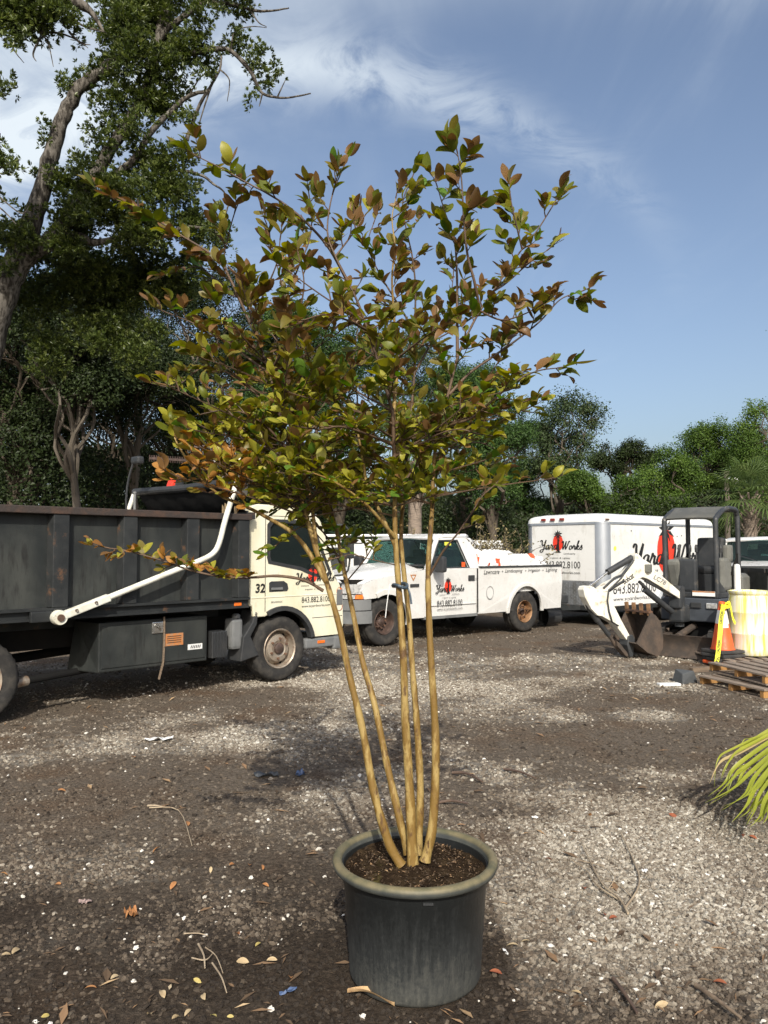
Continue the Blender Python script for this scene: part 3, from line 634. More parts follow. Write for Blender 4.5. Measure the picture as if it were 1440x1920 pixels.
# ------------------------------------------------------------------ lettering
SCRIPT = {
 'Y': (.78, [[(.02, .82), (.1, .99), (.24, .92), (.27, .6), (.38, .42), (.54, .5), (.68, .85), (.74, 1.02)], [(.74, 1.02), (.64, .45), (.5, -.12), (.3, -.32), (.1, -.22), (.22, -.05), (.55, .04), (.85, .12)]]),
 'a': (.56, [[(.46, .42), (.3, .47), (.12, .34), (.08, .1), (.2, 0), (.36, .14), (.47, .45)], [(.47, .45), (.42, .12), (.5, 0), (.62, .12)]]),
 'r': (.5, [[(0, .1), (.14, .34), (.2, .54), (.26, .40), (.4, .43)], [(.4, .43), (.35, .14), (.42, 0), (.56, .12)]]),
 'd': (.62, [[(.46, .42), (.3, .47), (.12, .34), (.08, .1), (.2, 0), (.36, .14), (.52, .6), (.64, 1.04)], [(.64, 1.04), (.44, .2), (.5, 0), (.66, .12)]]),
 'W': (1.12, [[(0, .78), (.08, .98), (.2, .96), (.22, .6), (.2, .2), (.26, 0)], [(.26, 0), (.46, .5), (.62, 1.0)], [(.62, 1.0), (.58, .4), (.64, 0)], [(.64, 0), (.85, .45), (.98, .9), (1.08, 1.02), (1.16, .92)]]),
 'o': (.5, [[(.3, .46), (.12, .38), (.07, .12), (.2, 0), (.38, .12), (.42, .34), (.3, .46), (.42, .40), (.55, .42)]]),
 'k': (.56, [[(0, .1), (.24, .6), (.38, 1.02), (.28, 1.0), (.2, .6), (.1, 0)], [(.12, .18), (.32, .46), (.42, .36), (.2, .22), (.34, .02), (.44, 0), (.58, .12)]]),
 's': (.42, [[(0, .08), (.16, .32), (.27, .54), (.3, .34), (.36, .12), (.22, -.02), (.06, .06)]]),
 ' ': (.12, [])}
def script_poly(text):
    """script lettering as ribbons: list of quads in a unit em"""
    out = []; x = 0
    for ch in text:
        adv, strokes = SCRIPT[ch]
        for st in strokes:
            p = catmull([(q[0] + x + q[1] * .16, q[1], 0) for q in st], 4); L_ = []; R_ = []
            for i in range(len(p)):
                d = (p[min(i + 1, len(p) - 1)] - p[max(i - 1, 0)]); d.normalize(); n_ = Vector((-d.y, d.x, 0)); wd = .028 + .055 * abs(d.y) ** 1.5
                L_.append(p[i] + n_ * wd); R_.append(p[i] - n_ * wd)
            for i in range(len(p) - 1): out.append([(q.x, q.y) for q in (L_[i], L_[i + 1], R_[i + 1], R_[i])])
        x += adv
    return out, x
class Frame:
    """decal plane: origin, reading direction, up, outward normal"""
    def __init__(s, o, u, v): s.o = Vector(o); s.u = Vector(u).normalized(); s.v = Vector(v).normalized(); s.n = s.u.cross(s.v)
    def p(s, a, b, c=0.0): return s.o + s.u * a + s.v * b + s.n * c
def decal_polys(name, polys, fr, mat, parent, lift=.003):
    mb = MB()
    for i, q in enumerate(polys):
        k = len(q); mb.add([fr.p(a, b, lift + .00012 * (i % 7)) for a, b in q], [tuple(range(k))])
    return mb.build(name, mat, parent, fixn=False)
def script(fr, text, x0, y0, width, parent, mat=None, hscale=1.0, lift=.004):
    ps, wd = script_poly(text); k = width / wd
    return decal_polys('lettering', [[(x0 + a * k, y0 + b * k * hscale) for a, b in q] for q in ps], fr, mat or MT['black_print'], parent, lift)
_txt_cache = {}
def text(fr, s, x0, y0, width, height, parent, mat=None, name='lettering', shear=0.0, lift=.004, bold=0.0, align='l'):
    key = (s, shear, bold)
    if key not in _txt_cache:
        c = bpy.data.curves.new('t', 'FONT'); c.body = s; c.shear = shear; c.offset = bold; c.resolution_u = 3
        o = bpy.data.objects.new('t', c); COL.objects.link(o)
        dg = bpy.context.evaluated_depsgraph_get(); me = bpy.data.meshes.new_from_object(o.evaluated_get(dg))
        vs_ = [tuple(v.co) for v in me.vertices]; fs_ = [tuple(p.vertices) for p in me.polygons]
        bpy.data.objects.remove(o); bpy.data.curves.remove(c); bpy.data.meshes.remove(me); _txt_cache[key] = (vs_, fs_)
    vs_, fs_ = _txt_cache[key]; X0 = min(v[0] for v in vs_); X1 = max(v[0] for v in vs_); Y0 = min(v[1] for v in vs_); Y1 = max(v[1] for v in vs_)
    kx = width / (X1 - X0); ky = height / (Y1 - Y0); mb = MB()
    mb.add([fr.p(x0 + (v[0] - X0) * kx, y0 + (v[1] - Y0) * ky, lift) for v in vs_], fs_)
    return mb.build(name, mat or MT['black_print'], parent, fixn=False)
def emblem(fr, cx, cy, w_, h_, parent):
    """red oval sun with a black palmetto in front"""
    n = 28; decal_polys('emblem', [[(cx + w_ / 2 * math.cos(6.2832 * i / n), cy + h_ / 2 * math.sin(6.2832 * i / n)) for i in range(n)]], fr, MT['red_print'], parent, .003)
    P_ = []; tx, ty = cx + .02 * w_, cy + h_ * .46; r_ = h_ * .36
    P_.append([(cx - .09 * w_, cy - h_ * .56), (cx + .16 * w_, cy - h_ * .56), (tx + .055 * w_, ty), (tx - .055 * w_, ty)])
    P_.append([(cx - .28 * w_, cy - h_ * .60), (cx + .30 * w_, cy - h_ * .60), (cx + .18 * w_, cy - h_ * .52), (cx - .14 * w_, cy - h_ * .52)])
    for k, (a, l_) in enumerate([(95, 1.0), (60, .9), (130, .9), (25, 1.0), (160, .95), (-15, .9), (195, .95), (-55, .75), (235, .8), (-90, .5)]):
        a = R(a); u = (math.cos(a), math.sin(a)); v = (-u[1], u[0]); l_ *= r_
        P_.append([(tx, ty), (tx + u[0] * l_ * .5 + v[0] * l_ * .13, ty + u[1] * l_ * .5 + v[1] * l_ * .13), (tx + u[0] * l_, ty + u[1] * l_ - .04 * h_), (tx + u[0] * l_ * .5 - v[0] * l_ * .13, ty + u[1] * l_ * .5 - v[1] * l_ * .13)])
    return decal_polys('emblem', P_, fr, MT['black_print'], parent, .0055)
def logo(fr, x0, y0, W_, parent, lines=True, phone='843.882.8100', hs=1.0):
    """company lettering block, W_ wide, y0 = baseline of the name"""
    emblem(fr, x0 + W_ * .44, y0 + W_ * .13 * hs, W_ * .24, W_ * .32 * hs, parent)
    script(fr, 'Yard', x0, y0, W_ * .44, parent, hscale=hs, lift=.008); script(fr, 'Works', x0 + W_ * .52, y0, W_ * .48, parent, hscale=hs, lift=.008)
    if lines:
        text(fr, 'Lawncare', x0 + W_ * .14, y0 - W_ * .105 * hs, W_ * .20, W_ * .035 * hs, parent, shear=.3); text(fr, 'Landscaping', x0 + W_ * .57, y0 - W_ * .105 * hs, W_ * .27, W_ * .04 * hs, parent, shear=.3)
        text(fr, 'Irrigation  &  Lighting', x0 + W_ * .24, y0 - W_ * .19 * hs, W_ * .48, W_ * .04 * hs, parent, shear=.3)

# ------------------------------------------------------------------ wheels
def wheel(parent, x, y, z, r, wd, out, rim_mat, name='wheel', rim_r=.56, holes=8, dish=.35, tyre_only=False, lugs=8, proto={}):
    """tyre with tread, rim and hub; out = +1 / -1 is the outer side along local y"""
    key = (r, wd, rim_mat.name, rim_r, dish, lugs, out)
    if key not in proto:
        h = wd / 2; rr = r * rim_r
        mb = MB(); seg = 72
        prof = [(rr, -h * .82), (r * .74, -h * .98), (r * .90, -h), (r * .965, -h * .84), (r, -h * .70), (r, -h * .36), (r * .985, -h * .32), (r, -h * .28), (r, h * .28), (r * .985, h * .32), (r, h * .36), (r, h * .70), (r * .965, h * .84), (r * .90, h), (r * .74, h * .98), (rr, h * .82)]
        def wv(q, hh, i, j):
            return q - (.009 if (3 <= i <= 12 and (j + (i // 4)) % 2) else 0)
        mb.lathe(prof, seg, (0, 0, 0), 'y', wv); tyre = mb.build('t', MT['rubber'], None, smooth=50); tme = tyre.data; bpy.data.objects.remove(tyre)
        mb = MB(); o = out; dd = wd * dish * .5; kind = 'convex' if dish < 0 else ('deep' if dish > .9 else 'mild')
        tab = {'convex': [(1.02, .86), (.99, .94), (.93, .84), (.90, .25), (.83, .0), (.76, .25), (.66, .62), (.42, .70), (.36, .62), (.001, .62)], 'deep': [(1.02, .86), (.99, .94), (.93, .84), (.88, .1), (.82, -.25), (.66, -.30), (.50, -.15), (.42, .1), (.30, .12), (.001, .12)], 'mild': [(1.02, .86), (.99, .94), (.93, .84), (.89, .3), (.84, .05), (.70, .12), (.58, .30), (.46, .34), (.40, .20), (.001, .20)]}[kind]
        fz = {'convex': .70, 'deep': .1, 'mild': .34}[kind]; hzz = {'convex': .10, 'deep': -.27, 'mild': .09}[kind]; hr = {'convex': .80, 'deep': .74, 'mild': .77}[kind]
        pr = [(rr * a_, o * h * b_) for a_, b_ in tab]
        mb.lathe(pr, 40, (0, 0, 0), 'y'); rm = mb.build('t', rim_mat, None, smooth=40); rme = rm.data; bpy.data.objects.remove(rm)
        mb = MB()
        mb.lathe([(rr * .30, o * h * (fz - .25)), (rr * .28, o * h * (fz + .12)), (rr * .20, o * h * (fz + .22)), (.001, o * h * (fz + .24))], 20, (0, 0, 0), 'y')
        hb = mb.build('t', MT['dark_rim'], None, smooth=40); hme = hb.data; bpy.data.objects.remove(hb)
        mb = MB()
        for k in range(lugs):
            a = 6.2832 * k / lugs; mb.cyl((rr * .52 * math.cos(a), o * h * (fz - .2), rr * .52 * math.sin(a)), (rr * .50 * math.cos(a), o * h * (fz + .14), rr * .50 * math.sin(a)), rr * .065, n=6)
        lg = mb.build('t', MT['rust'], None); lme = lg.data; bpy.data.objects.remove(lg)
        mb = MB()
        for k in range(holes):
            a = 6.2832 * (k + .5) / holes; c = Vector((rr * hr * math.cos(a), 0, rr * hr * math.sin(a))); y0 = o * h * hzz
            mb.lathe([(rr * .075, -o * .02), (rr * .075, o * .012), (.0005, o * .012)], 10, c + Vector((0, y0, 0)), 'y')
        hl = mb.build('t', MT['under'], None); hlme = hl.data; bpy.data.objects.remove(hl)
        proto[key] = (tme, rme, hme, lme, hlme)
    tme, rme, hme, lme, hlme = proto[key]
    wq = link(name, tme, parent); wq.location = (x, y, z); wq.rotation_euler = (0, random.uniform(0, 6), 0)
    if not tyre_only:
        link('rim', rme, wq); link('hub', hme, wq); link('lug_nuts', lme, wq); link('rim_holes', hlme, wq)
    return wq
def arc(cx, cz, r, a0, a1, n): return [(cx + r * math.cos(R(a0 + (a1 - a0) * i / n)), cz + r * math.sin(R(a0 + (a1 - a0) * i / n))) for i in range(n + 1)]
# ------------------------------------------------------------------ dump truck (local: x forward, y to its left, z up; origin under the front axle)
DT_RZ = math.atan2(.713, .70)
dt = tag(empty('dump_truck', (-1.95, 10.09, 0), DT_RZ), 'cream cab dump truck number 32 with black steel bed and white tarp arms', 'truck')
HW = 1.0
# cab: side panels with a window opening, skinned between
cab_out = [(-.48, .93), (-.44, .93), (-.42, .80)] + arc(0, .40, .47, 122, 25, 9) + [(.47, .50), (.96, .50), (1.0, .62), (.99, 1.02), (.93, 1.14), (.83, 1.30), (.66, 1.88), (.58, 1.98), (.44, 2.07), (.12, 2.125), (-.40, 2.135), (-.46, 2.11), (-.48, 2.04)]
win = [(-.17, 1.46), (-.19, 1.52), (-.19, 1.86), (-.14, 1.92), (.36, 1.92), (.46, 1.87), (.74, 1.32), (.70, 1.275), (.50, 1.30), (.30, 1.38)]
def side_fn(sgn, base): return lambda u, v, w_: Vector((u, sgn * (base + w_), v))
for sgn in (-1, 1):
    mb = MB(); mb.plate(cab_out, [win], side_fn(sgn, HW - .05), 0, .05); mb.build('cab_side', MT['cream'], dt, bevel=.014)
    wf = [(-.215, 1.43), (-.235, 1.5), (-.235, 1.90), (-.17, 1.965), (.39, 1.965), (.50, 1.90), (.79, 1.31), (.72, 1.235), (.49, 1.258), (.28, 1.34)]
    mb = MB(); mb.plate(wf, [win], side_fn(sgn, HW), -.002, .006); mb.build('window_seal', MT['black_plastic'], dt)
    mb = MB(); mb.plate(win, [], side_fn(sgn, HW - .03), 0, .005); wg = mb.build('side_window', MT['dark_glass'], dt)
    # door outline
    seam = [(-.262, .86), (-.255, .86), (-.255, 1.96), (-.22, 2.0), (.40, 2.0), (.40, 2.006), (-.225, 2.006), (-.262, 1.965)]
    mb = MB(); mb.plate(seam, [], side_fn(sgn, HW), -.003, .0025); mb.build('door_seam', MT['under'], dt)
    mb = MB(); mb.plate([(.475, .735), (.985, .735), (.985, .742), (.475, .742)], [], side_fn(sgn, HW), -.003, .002); mb.build('panel_seam', MT['under'], dt)
    mb = MB(); mb.plate([(-.46, 1.02), (.99, 1.02), (.99, 1.035), (-.46, 1.035)], [], side_fn(sgn, HW), -.003, .006); mb.build('waist_ridge', MT['cream'], dt, bevel=.004)
    # wheel arch lip
    o_ = arc(0, .40, .515, 118, 12, 12); i_ = arc(0, .40, .455, 118, 12, 12)
    mb = MB(); mb.plate(o_ + i_[::-1], [], side_fn(sgn, HW), -.06, .03); mb.build('wheel_arch', MT['black_plastic'], dt, bevel=.008)
    h_ = [(-.20, 1.09), (-.20, 1.20), (-.17, 1.215), (.02, 1.215), (.075, 1.18), (.09, 1.12), (.07, 1.09)]
    mb = MB(); mb.plate(h_, [], side_fn(sgn, HW), -.002, .004); hd = mb.build('door_handle', MT['black_plastic'], dt)
    mb = MB(); mb.box((-.09, sgn * (HW + .012), 1.125), (.17, .02, .03), bev=.006); mb.build('grip', MT['grey_plastic'], hd)
    mb = MB(); mb.box((.935, sgn * (HW + .003), .98), (.10, .012, .20), bev=.005); mb.build('corner_trim', MT['grey_plastic'], dt)
    mb = MB(); mb.lathe([(.055, 0), (.05, .012), (.001, .016)], 16, (.93, sgn * (HW + .008), .86), 'y'); mb.build('side_lamp', MT['red_lens'], dt)
    mb = MB(); mb.lathe([(.05, 0), (.045, .012), (.001, .016)], 16, (.93, sgn * (HW + .010), 1.06), 'y'); mb.build('side_marker', MT['orange_lens'], dt)
# skin between the sides: roof, rear, front
def skin(name, pts, mat, y=HW - .005, inset=.0):
    mb = MB(); k = len(pts)
    mb.loft([[Vector((p[0], -y, p[1])) for p in pts], [Vector((p[0], -y * .33, p[1] + .012)) for p in pts], [Vector((p[0], y * .33, p[1] + .012)) for p in pts], [Vector((p[0], y, p[1])) for p in pts]], caps=False, closed=False)
    o = mb.build(name, mat, dt, smooth=35); sd = o.modifiers.new('thick', 'SOLIDIFY'); sd.thickness = .02; sd.offset = 0; return o
skin('roof', [(.655, 1.885), (.58, 1.975), (.44, 2.065), (.12, 2.12), (-.40, 2.13), (-.46, 2.105)], MT['cream'])
skin('cab_rear', [(-.465, 2.10), (-.475, 2.0), (-.475, .95)], MT['cream'])
skin('front_panel', [(.82, 1.30), (.93, 1.14), (.985, 1.02), (.995, .62), (.955, .51)], MT['cream'])
skin('windshield', [(.65, 1.88), (.825, 1.30)], MT['dark_glass'], HW - .07)
mb = MB(); mb.box((.2, 0, .99), (1.3, 1.86, .04)); mb.build('cab_floor', MT['under'], dt)
mb = MB(); mb.box((-.12, 0, 1.22), (.46, 1.6, .2), bev=.05); mb.box((-.34, 0, 1.55), (.12, 1.6, .6), bev=.05); mb.build('bench_seat', MT['seat_grey'], dt)
mb = MB(); mb.box((.68, 0, 1.22), (.25, 1.8, .2), bev=.05); mb.build('dashboard', MT['interior'], dt)
mb = MB(); c_ = Vector((.5, .45, 1.38)); mb.tube([c_ + Vector((.08 * math.cos(a) * .5, .2 * math.sin(a), .2 * math.cos(a) * .75)) for a in np.linspace(0, 6.28, 20, endpoint=False)], .014, 6, closed=True); mb.build('steering_wheel', MT['black_plastic'], dt)
mb = MB(); mb.box((.93, 0, .40), (.20, 2.02, .17), bev=.03); mb.box((.62, -.93, .42), (.5, .15, .12), bev=.02); mb.box((.62, .93, .42), (.5, .15, .12), bev=.02); mb.build('bumper', MT['grey_plastic'], dt)
for sgn in (-1, 1):
    mb = MB(); mb.box((.62, sgn * 1.008, .43), (.12, .012, .035), bev=.004); mb.build('step_reflector', MT['orange_lens'], dt)
    mb = MB(); a_ = Vector((.66, sgn * .99, 1.88)); mb.tube(catmull([a_, a_ + Vector((.18, sgn * .18, .03)), a_ + Vector((.26, sgn * .22, -.12)), a_ + Vector((.25, sgn * .20, -.55)), a_ + Vector((.17, sgn * .03, -.62))], 5), .013, 6); q = mb.build('mirror_arm', MT['black_plastic'], dt)
    mb = MB(); mb.box(a_ + Vector((.25, sgn * .21, -.25)), (.06, .17, .30), bev=.025); mb.build('mirror_head', MT['black_plastic'], q)
for k, yv in enumerate((-.45, 0, .45)):
    mb = MB(); mb.lathe([(.045, 0), (.04, .03), (.02, .045), (.001, .048)], 12, (.34, yv, 2.095)); mb.build('roof_lamp', MT['orange_lens'], dt)
# lettering on the passenger door
fr = Frame((0, -HW - .002, 0), (1, 0, 0), (0, 0, 1))
text(fr, '32', -.405, 1.085, .14, .11, dt, bold=.03, shear=.1)
logo(fr, .20, 1.20, .63, dt, hs=.95); text(fr, '843.882.8100', .30, .935, .47, .07, dt); text(fr, 'www.scyardworks.com', .30, .868, .47, .04, dt)
text(fr, 'BRUNSWICK', -.17, .955, .17, .022, dt)
# chassis
mb = MB()
for sgn in (-1, 1): mb.box((-1.75, sgn * .38, .68), (5.0, .07, .20))
for xx in (.6, -.6, -1.4, -2.2, -3.0, -3.9): mb.box((xx, 0, .68), (.08, .70, .14))
mb.box((.1, 0, .75), (1.2, .7, .45)); mb.build('chassis', MT['under'], dt)
mb = MB(); mb.cyl((0, -.85, .39), (0, .85, .39), .06); mb.cyl((-3.43, -.85, .39), (-3.43, .85, .39), .08); mb.lathe([(.001, -.2), (.2, -.12), (.24, 0), (.2, .12), (.001, .2)], 16, (-3.43, 0, .39), 'y'); mb.cyl((-.4, 0, .6), (-3.4, 0, .42), .05, n=10); mb.build('axles', MT['under'], dt)
for sgn in (-1, 1):
    wheel(dt, 0, sgn * .855, .395, .395, .24, sgn, MT['steel_rim'], rim_r=.60, dish=-.55, lugs=6, holes=6)
    wheel(dt, -3.43, sgn * .84, .395, .395, .22, sgn, MT['steel_rim'], rim_r=.60, dish=1.0, lugs=6)
    wheel(dt, -3.43, sgn * .58, .395, .395, .22, sgn, MT['steel_rim'], rim_r=.60, tyre_only=True, dish=1.0, lugs=6)
# behind the front wheel: fluid tank, battery box, mud flap
mb = MB(); mb.plate([(-.34, .35), (-.60, .30), (-.56, .58), (-.44, .74), (-.40, .88), (-.36, .86), (-.37, .72), (-.46, .58)], [], side_fn(-1, .72), 0, .28); mb.build('mudguard', MT['black_plastic'], dt, bevel=.01)
mb = MB(); mb.box((-.62, -.88, .62), (.16, .16, .36), bev=.04); mb.lathe([(.05, 0), (.05, .03), (.03, .05), (.001, .05)], 14, (-.60, -.90, .80)); mb.build('fluid_tank', MT['grey_plastic'], dt)
mb = MB(); mb.box((-.86, -.86, .52), (.20, .2, .30), bev=.01)
for k in range(5): mb.box((-.94 + k * .04, -.965, .52), (.015, .015, .28))
mb.build('battery_box', MT['black_plastic'], dt)
# toolbox with latch, strap and stickers
tb = [[Vector((x0, y0, z0)) for (y0, z0) in ((-.98, .36), (-.98, .86), (-.55, .86), (-.55, .36))] for x0 in (-1.04,)]
mb = MB(); l0 = [Vector((-1.04, -.98, .36)), Vector((-1.04, -.98, .86)), Vector((-1.04, -.52, .86)), Vector((-1.04, -.52, .36))]
l1 = [Vector((-2.30, -.98, .36)), Vector((-2.30, -.98, .86)), Vector((-2.34, -.52, .86)), Vector((-2.42, -.52, .36))]
mb.loft([l0, l1]); tbx = mb.build('toolbox', MT['bed_panel'], dt, bevel=.012)
mb = MB(); mb.box((-1.67, -.984, .61), (1.20, .012, .42), bev=.004); lid = mb.build('toolbox_door', MT['bed_panel'], tbx)
mb = MB(); mb.box((-1.66, -.996, .77), (.13, .015, .12), bev=.006); mb.tube(catmull([(-1.69, -1.005, .80), (-1.66, -1.03, .78), (-1.63, -1.005, .75)], 4), .01, 6); mb.build('latch', MT['chrome'], tbx)
mb = MB(); mb.tube(catmull([(-1.585, -1.0, .88), (-1.582, -1.0, .6), (-1.588, -.995, .40), (-1.60, -.985, .33), (-1.62, -.97, .22)], 4), .013, 5); mb.build('strap', MT['old_wood'], tbx)
mb = MB(); mb.box((-1.46, -.9925, .63), (.22, .005, .13)); st = mb.build('sticker', MT['label_orange'], tbx)
mb = MB()
for k in range(4): mb.box((-1.46, -.9955, .665 - k * .022), (.17, .002, .007))
mb.build('sticker_print', MT['black_print'], st)
mb = MB(); mb.box((-1.20, -.9925, .53), (.18, .005, .06)); st = mb.build('sticker', MT['white_plastic'], tbx)
mb = MB()
for k in range(6): mb.box((-1.25 + .022 * k, -.9955, .53), (.010, .002, .034), Matrix.Rotation(.3, 3, 'Y'))
mb.build('sticker_print', MT['black_print'], st)
mb = MB(); mb.tube(catmull([(-1.6, -.5, .40), (-2.2, -.62, .36), (-2.95, -.80, .34)], 5), .036, 12); mb.build('exhaust', MT['under'], dt)
mb = MB(); mb.tube([(-2.92, -.79, .34), (-3.06, -.83, .335)], [.05, .05], 14, cap=False); q = mb.build('exhaust_tip', MT['steel_rim'], dt); q.modifiers.new('t', 'SOLIDIFY').thickness = .006
# bed
BX0, BX1 = -4.35, -.56; BW = 1.06
for sgn in (-1, 1):
    mb = MB(); mb.box(((BX0 + BX1) / 2, sgn * (BW - .04), 1.49), (BX1 - BX0, .012, .94)); mb.build('bed_side', MT['bed_panel'], dt)
    mb = MB(); mb.box(((BX0 + BX1) / 2, sgn * (BW + .012), 1.972), (BX1 - BX0 + .02, .13, .07), bev=.008); mb.build('top_rail', MT['rust_rail'], dt)
    mb = MB(); mb.box(((BX0 + BX1) / 2, sgn * (BW + .01), 1.035), (BX1 - BX0, .10, .025)); mb.box(((BX0 + BX1) / 2, sgn * (BW - .01), .985), (BX1 - BX0, .05, .075)); mb.box(((BX0 + BX1) / 2, sgn * (BW + .004), .94), (BX1 - BX0, .08, .02)); mb.build('bottom_rail', MT['black_steel'], dt)
    for xx in (-.65, -1.315, -2.045, -2.75, -3.46, -4.2):
        mb = MB(); mb.plate([(xx - .10, -.035), (xx - .075, .062), (xx + .075, .062), (xx + .10, -.035)], [], (lambda u, v, w_, s_=sgn: Vector((u, s_ * (BW + v), w_))), 1.05, 1.935); mb.build('bed_post', MT['black_steel'], dt, bevel=.006)
mb = MB(); mb.box((BX1, 0, 1.55), (.02, 2 * BW, 1.0)); mb.box((BX1 + .03, 0, 1.99), (.08, 2 * BW + .1, .08)); mb.build('headboard', MT['black_steel'], dt)
mb = MB(); mb.box((BX0, 0, 1.5), (.04, 2 * BW, .9)); mb.build('tailgate', MT['black_steel'], dt)
mb = MB(); mb.box(((BX0 + BX1) / 2, 0, 1.0), (BX1 - BX0, 2 * BW - .1, .03))
for sgn in (-1, 1): mb.box(((BX0 + BX1) / 2, sgn * .42, .88), (BX1 - BX0, .1, .18))
mb.build('bed_floor', MT['black_steel'], dt)
mb = MB(); mb.box((-.70, -1.075, .975), (.10, .012, .04), bev=.005); mb.build('marker_lamp', MT['orange_lens'], dt)
# crumbs of rust and mud on the lower ledge are in the material; tarp arms and roll
MT['arm_white'] = M('arm_paint', (.70, .70, .62), .45, stain=(.52, .50, .40), sscale=6, stain2=(.25, .2, .13), s2fac=(.62, .7), s2scale=9)
for sgn in (-1, 1):
    yv = sgn * (BW + .13); mb = MB()
    mb.tube(catmull([(-2.76, yv, .97), (-2.2, yv, 1.16), (-1.55, yv, 1.385), (-1.24, yv, 1.49), (-1.10, yv, 1.565), (-1.03, yv, 1.68), (-.95, yv, 1.95), (-.80, yv, 2.38)], 4), .031, 10); arm = mb.build('tarp_arm', MT['arm_white'], dt, smooth=50)
    mb = MB(); mb.bar((-2.78, yv, .965), (-2.30, yv, 1.127), .080, .072, bev=.012); mb.build('arm_sleeve', MT['arm_white'], arm)
    mb = MB(); mb.lathe([(.001, -.045), (.066, -.045), (.071, -.03), (.071, .03), (.066, .045), (.035, .05), (.035, .062), (.001, .062)], 22, (-2.79, yv, .96), 'y'); mb.build('arm_pivot', MT['arm_white'], arm, smooth=40)
    mb = MB(); mb.lathe([(.001, -.06), (.034, -.06), (.034, .07), (.001, .07)], 12, (-2.79, yv, .96), 'y')
    for (q, z_) in ((-2.64, 1.02), (-2.45, 1.085)): mb.lathe([(.014, -.056), (.014, .056)], 8, (q, yv, z_), 'y')
    mb.build('pivot_bolt', MT['rust'], arm)
    mb = MB(); mb.box((-2.93, sgn * (BW + .06), .97), (.2, .05, .10), bev=.01); mb.build('pivot_bracket', MT['black_steel'], dt)
mb = MB(); mb.tube([(-.80, -BW - .13, 2.37), (-.80, 0, 2.35), (-.80, BW + .13, 2.37)], .05, 12); rl = mb.build('tarp_roll', MT['black_plastic'], dt)
mb = MB(); nx_ = 18
rows = []
for j in range(7):
    f = j / 6; rows.append([Vector((-.80 + f * .26, -BW + 2 * BW * i / nx_, 2.33 - f * .30 - .06 * math.sin(math.pi * f) + .022 * math.sin(i * 1.7 + j) * math.sin(math.pi * min(f + .1, 1)))) for i in range(nx_ + 1)])
mb.loft(rows, caps=False, closed=False); tp = mb.build('tarp', M('tarp_mesh', (.014, .014, .014), .9, spec=.1), dt, smooth=60); tp.modifiers.new('t', 'SOLIDIFY').thickness = .008

# tools standing in the front of the bed
def in_truck(o):
    m_ = Matrix.Translation(dt.location) @ Matrix.Rotation(DT_RZ, 4, "Z") @ Matrix.LocRotScale(o.location, o.rotation_euler, None)
    o.location = m_.to_translation(); o.rotation_euler = m_.to_euler()
MT['tool_steel'] = M('tool_steel', (.5, .49, .46), .35, .7, stain=(.3, .26, .2), sscale=9)
MT['handle'] = M('tool_handle', (.30, .22, .12), .7, stain=(.16, .11, .06), sscale=8)
rk = empty('landscape_rake'); rk.location = (-.69, -.80, 1.05); rk.rotation_euler = (0, 0, 0); in_truck(rk)
tag(rk, 'wide landscape rake with dark head and white braces upended in the dump bed', 'rake')
hz = 1.74
mb = MB(); mb.tube([(0, 0, 0), (0, 0, hz)], .016, 8); mb.build('handle', MT['handle'], rk)
hd_d = Vector((.75, -.66, 0)).normalized()
mb = MB(); mb.bar(hd_d * -.46 + Vector((0, 0, hz + .02)), hd_d * .46 + Vector((0, 0, hz + .02)), .05, .03); hb = mb.build('rake_head', MT['dark_rim'], rk)
mb = MB()
for k in range(27):
    p = hd_d * (-.45 + .9 * k / 26) + Vector((0, 0, hz)); mb.bar(p, p + Vector((.03, .03, -.09)), .010, .006)
mb.build('tines', MT['tool_steel'], hb)
mb = MB(); mb.bar((0, 0, hz - .28), hd_d * -.28 + Vector((0, 0, hz)), .02, .012); mb.bar((0, 0, hz - .28), hd_d * .28 + Vector((0, 0, hz)), .02, .012); mb.bar((0, 0, hz - .30), (0, 0, hz), .034, .034); mb.build('brace', MT['arm_white'], rk)
lr = empty('leaf_rake'); lr.location = (-.66, -.70, 1.05); in_truck(lr); tag(lr, 'wire leaf rake with a thin fan of tines behind the landscape rake', 'rake')
mb = MB(); mb.tube([(0, 0, 0), (0, 0, 1.40)], .014, 8); mb.build('handle', MT['handle'], lr)
mb = MB()
for k in range(19):
    a = R(-42 + 84 * k / 18); d = hd_d * math.sin(a) + Vector((0, 0, math.cos(a))); mb.tube([Vector((0, 0, 1.38)), Vector((0, 0, 1.38)) + d * .36], .003, 3)
mb.build('tines', MT['tool_steel'], lr)
shv = empty('shovel'); shv.location = (-.66, -.96, 1.05); in_truck(shv); tag(shv, 'worn round point shovel standing blade up behind the cream cab', 'shovel')
mb = MB(); mb.tube([(0, 0, 0), (0, 0, 1.22)], .018, 8); mb.build('handle', MT['handle'], shv)
mb = MB(); rows = []
for j in range(9):
    f = j / 8; wd = .135 * (1 - max(0, (f - .55) / .45) ** 2.2) + .004; rows.append([hd_d * (wd * s_) + Vector((-.66, -.75, 0)) * (.05 * s_ * s_ - .02) + Vector((0, 0, 1.18 + .36 * f)) for s_ in (-1, -.5, 0, .5, 1)])
mb.loft(rows, caps=False, closed=False); q = mb.build('blade', M('shovel_blade', (.10, .095, .085), .55, .4, stain=(.05, .04, .03), sscale=8), shv, smooth=60); q.modifiers.new('t', 'SOLIDIFY').thickness = .004
bl_ = empty('leaf_blower'); bl_.location = (-.70, .30, 2.24); in_truck(bl_); bl_.scale = (.55, .55, .55); tag(bl_, 'orange and black leaf blower lying behind the tarp roll', 'blower')
mb = MB(); mb.box((0, 0, .32), (.28, .26, .34), bev=.06); mb.build('housing', MT['black_plastic'], bl_)
mb = MB(); mb.box((-.15, -.02, .33), (.10, .22, .30), Matrix.Rotation(.35, 3, 'Y'), bev=.03); mb.build('cover', MT['red_print'], bl_)
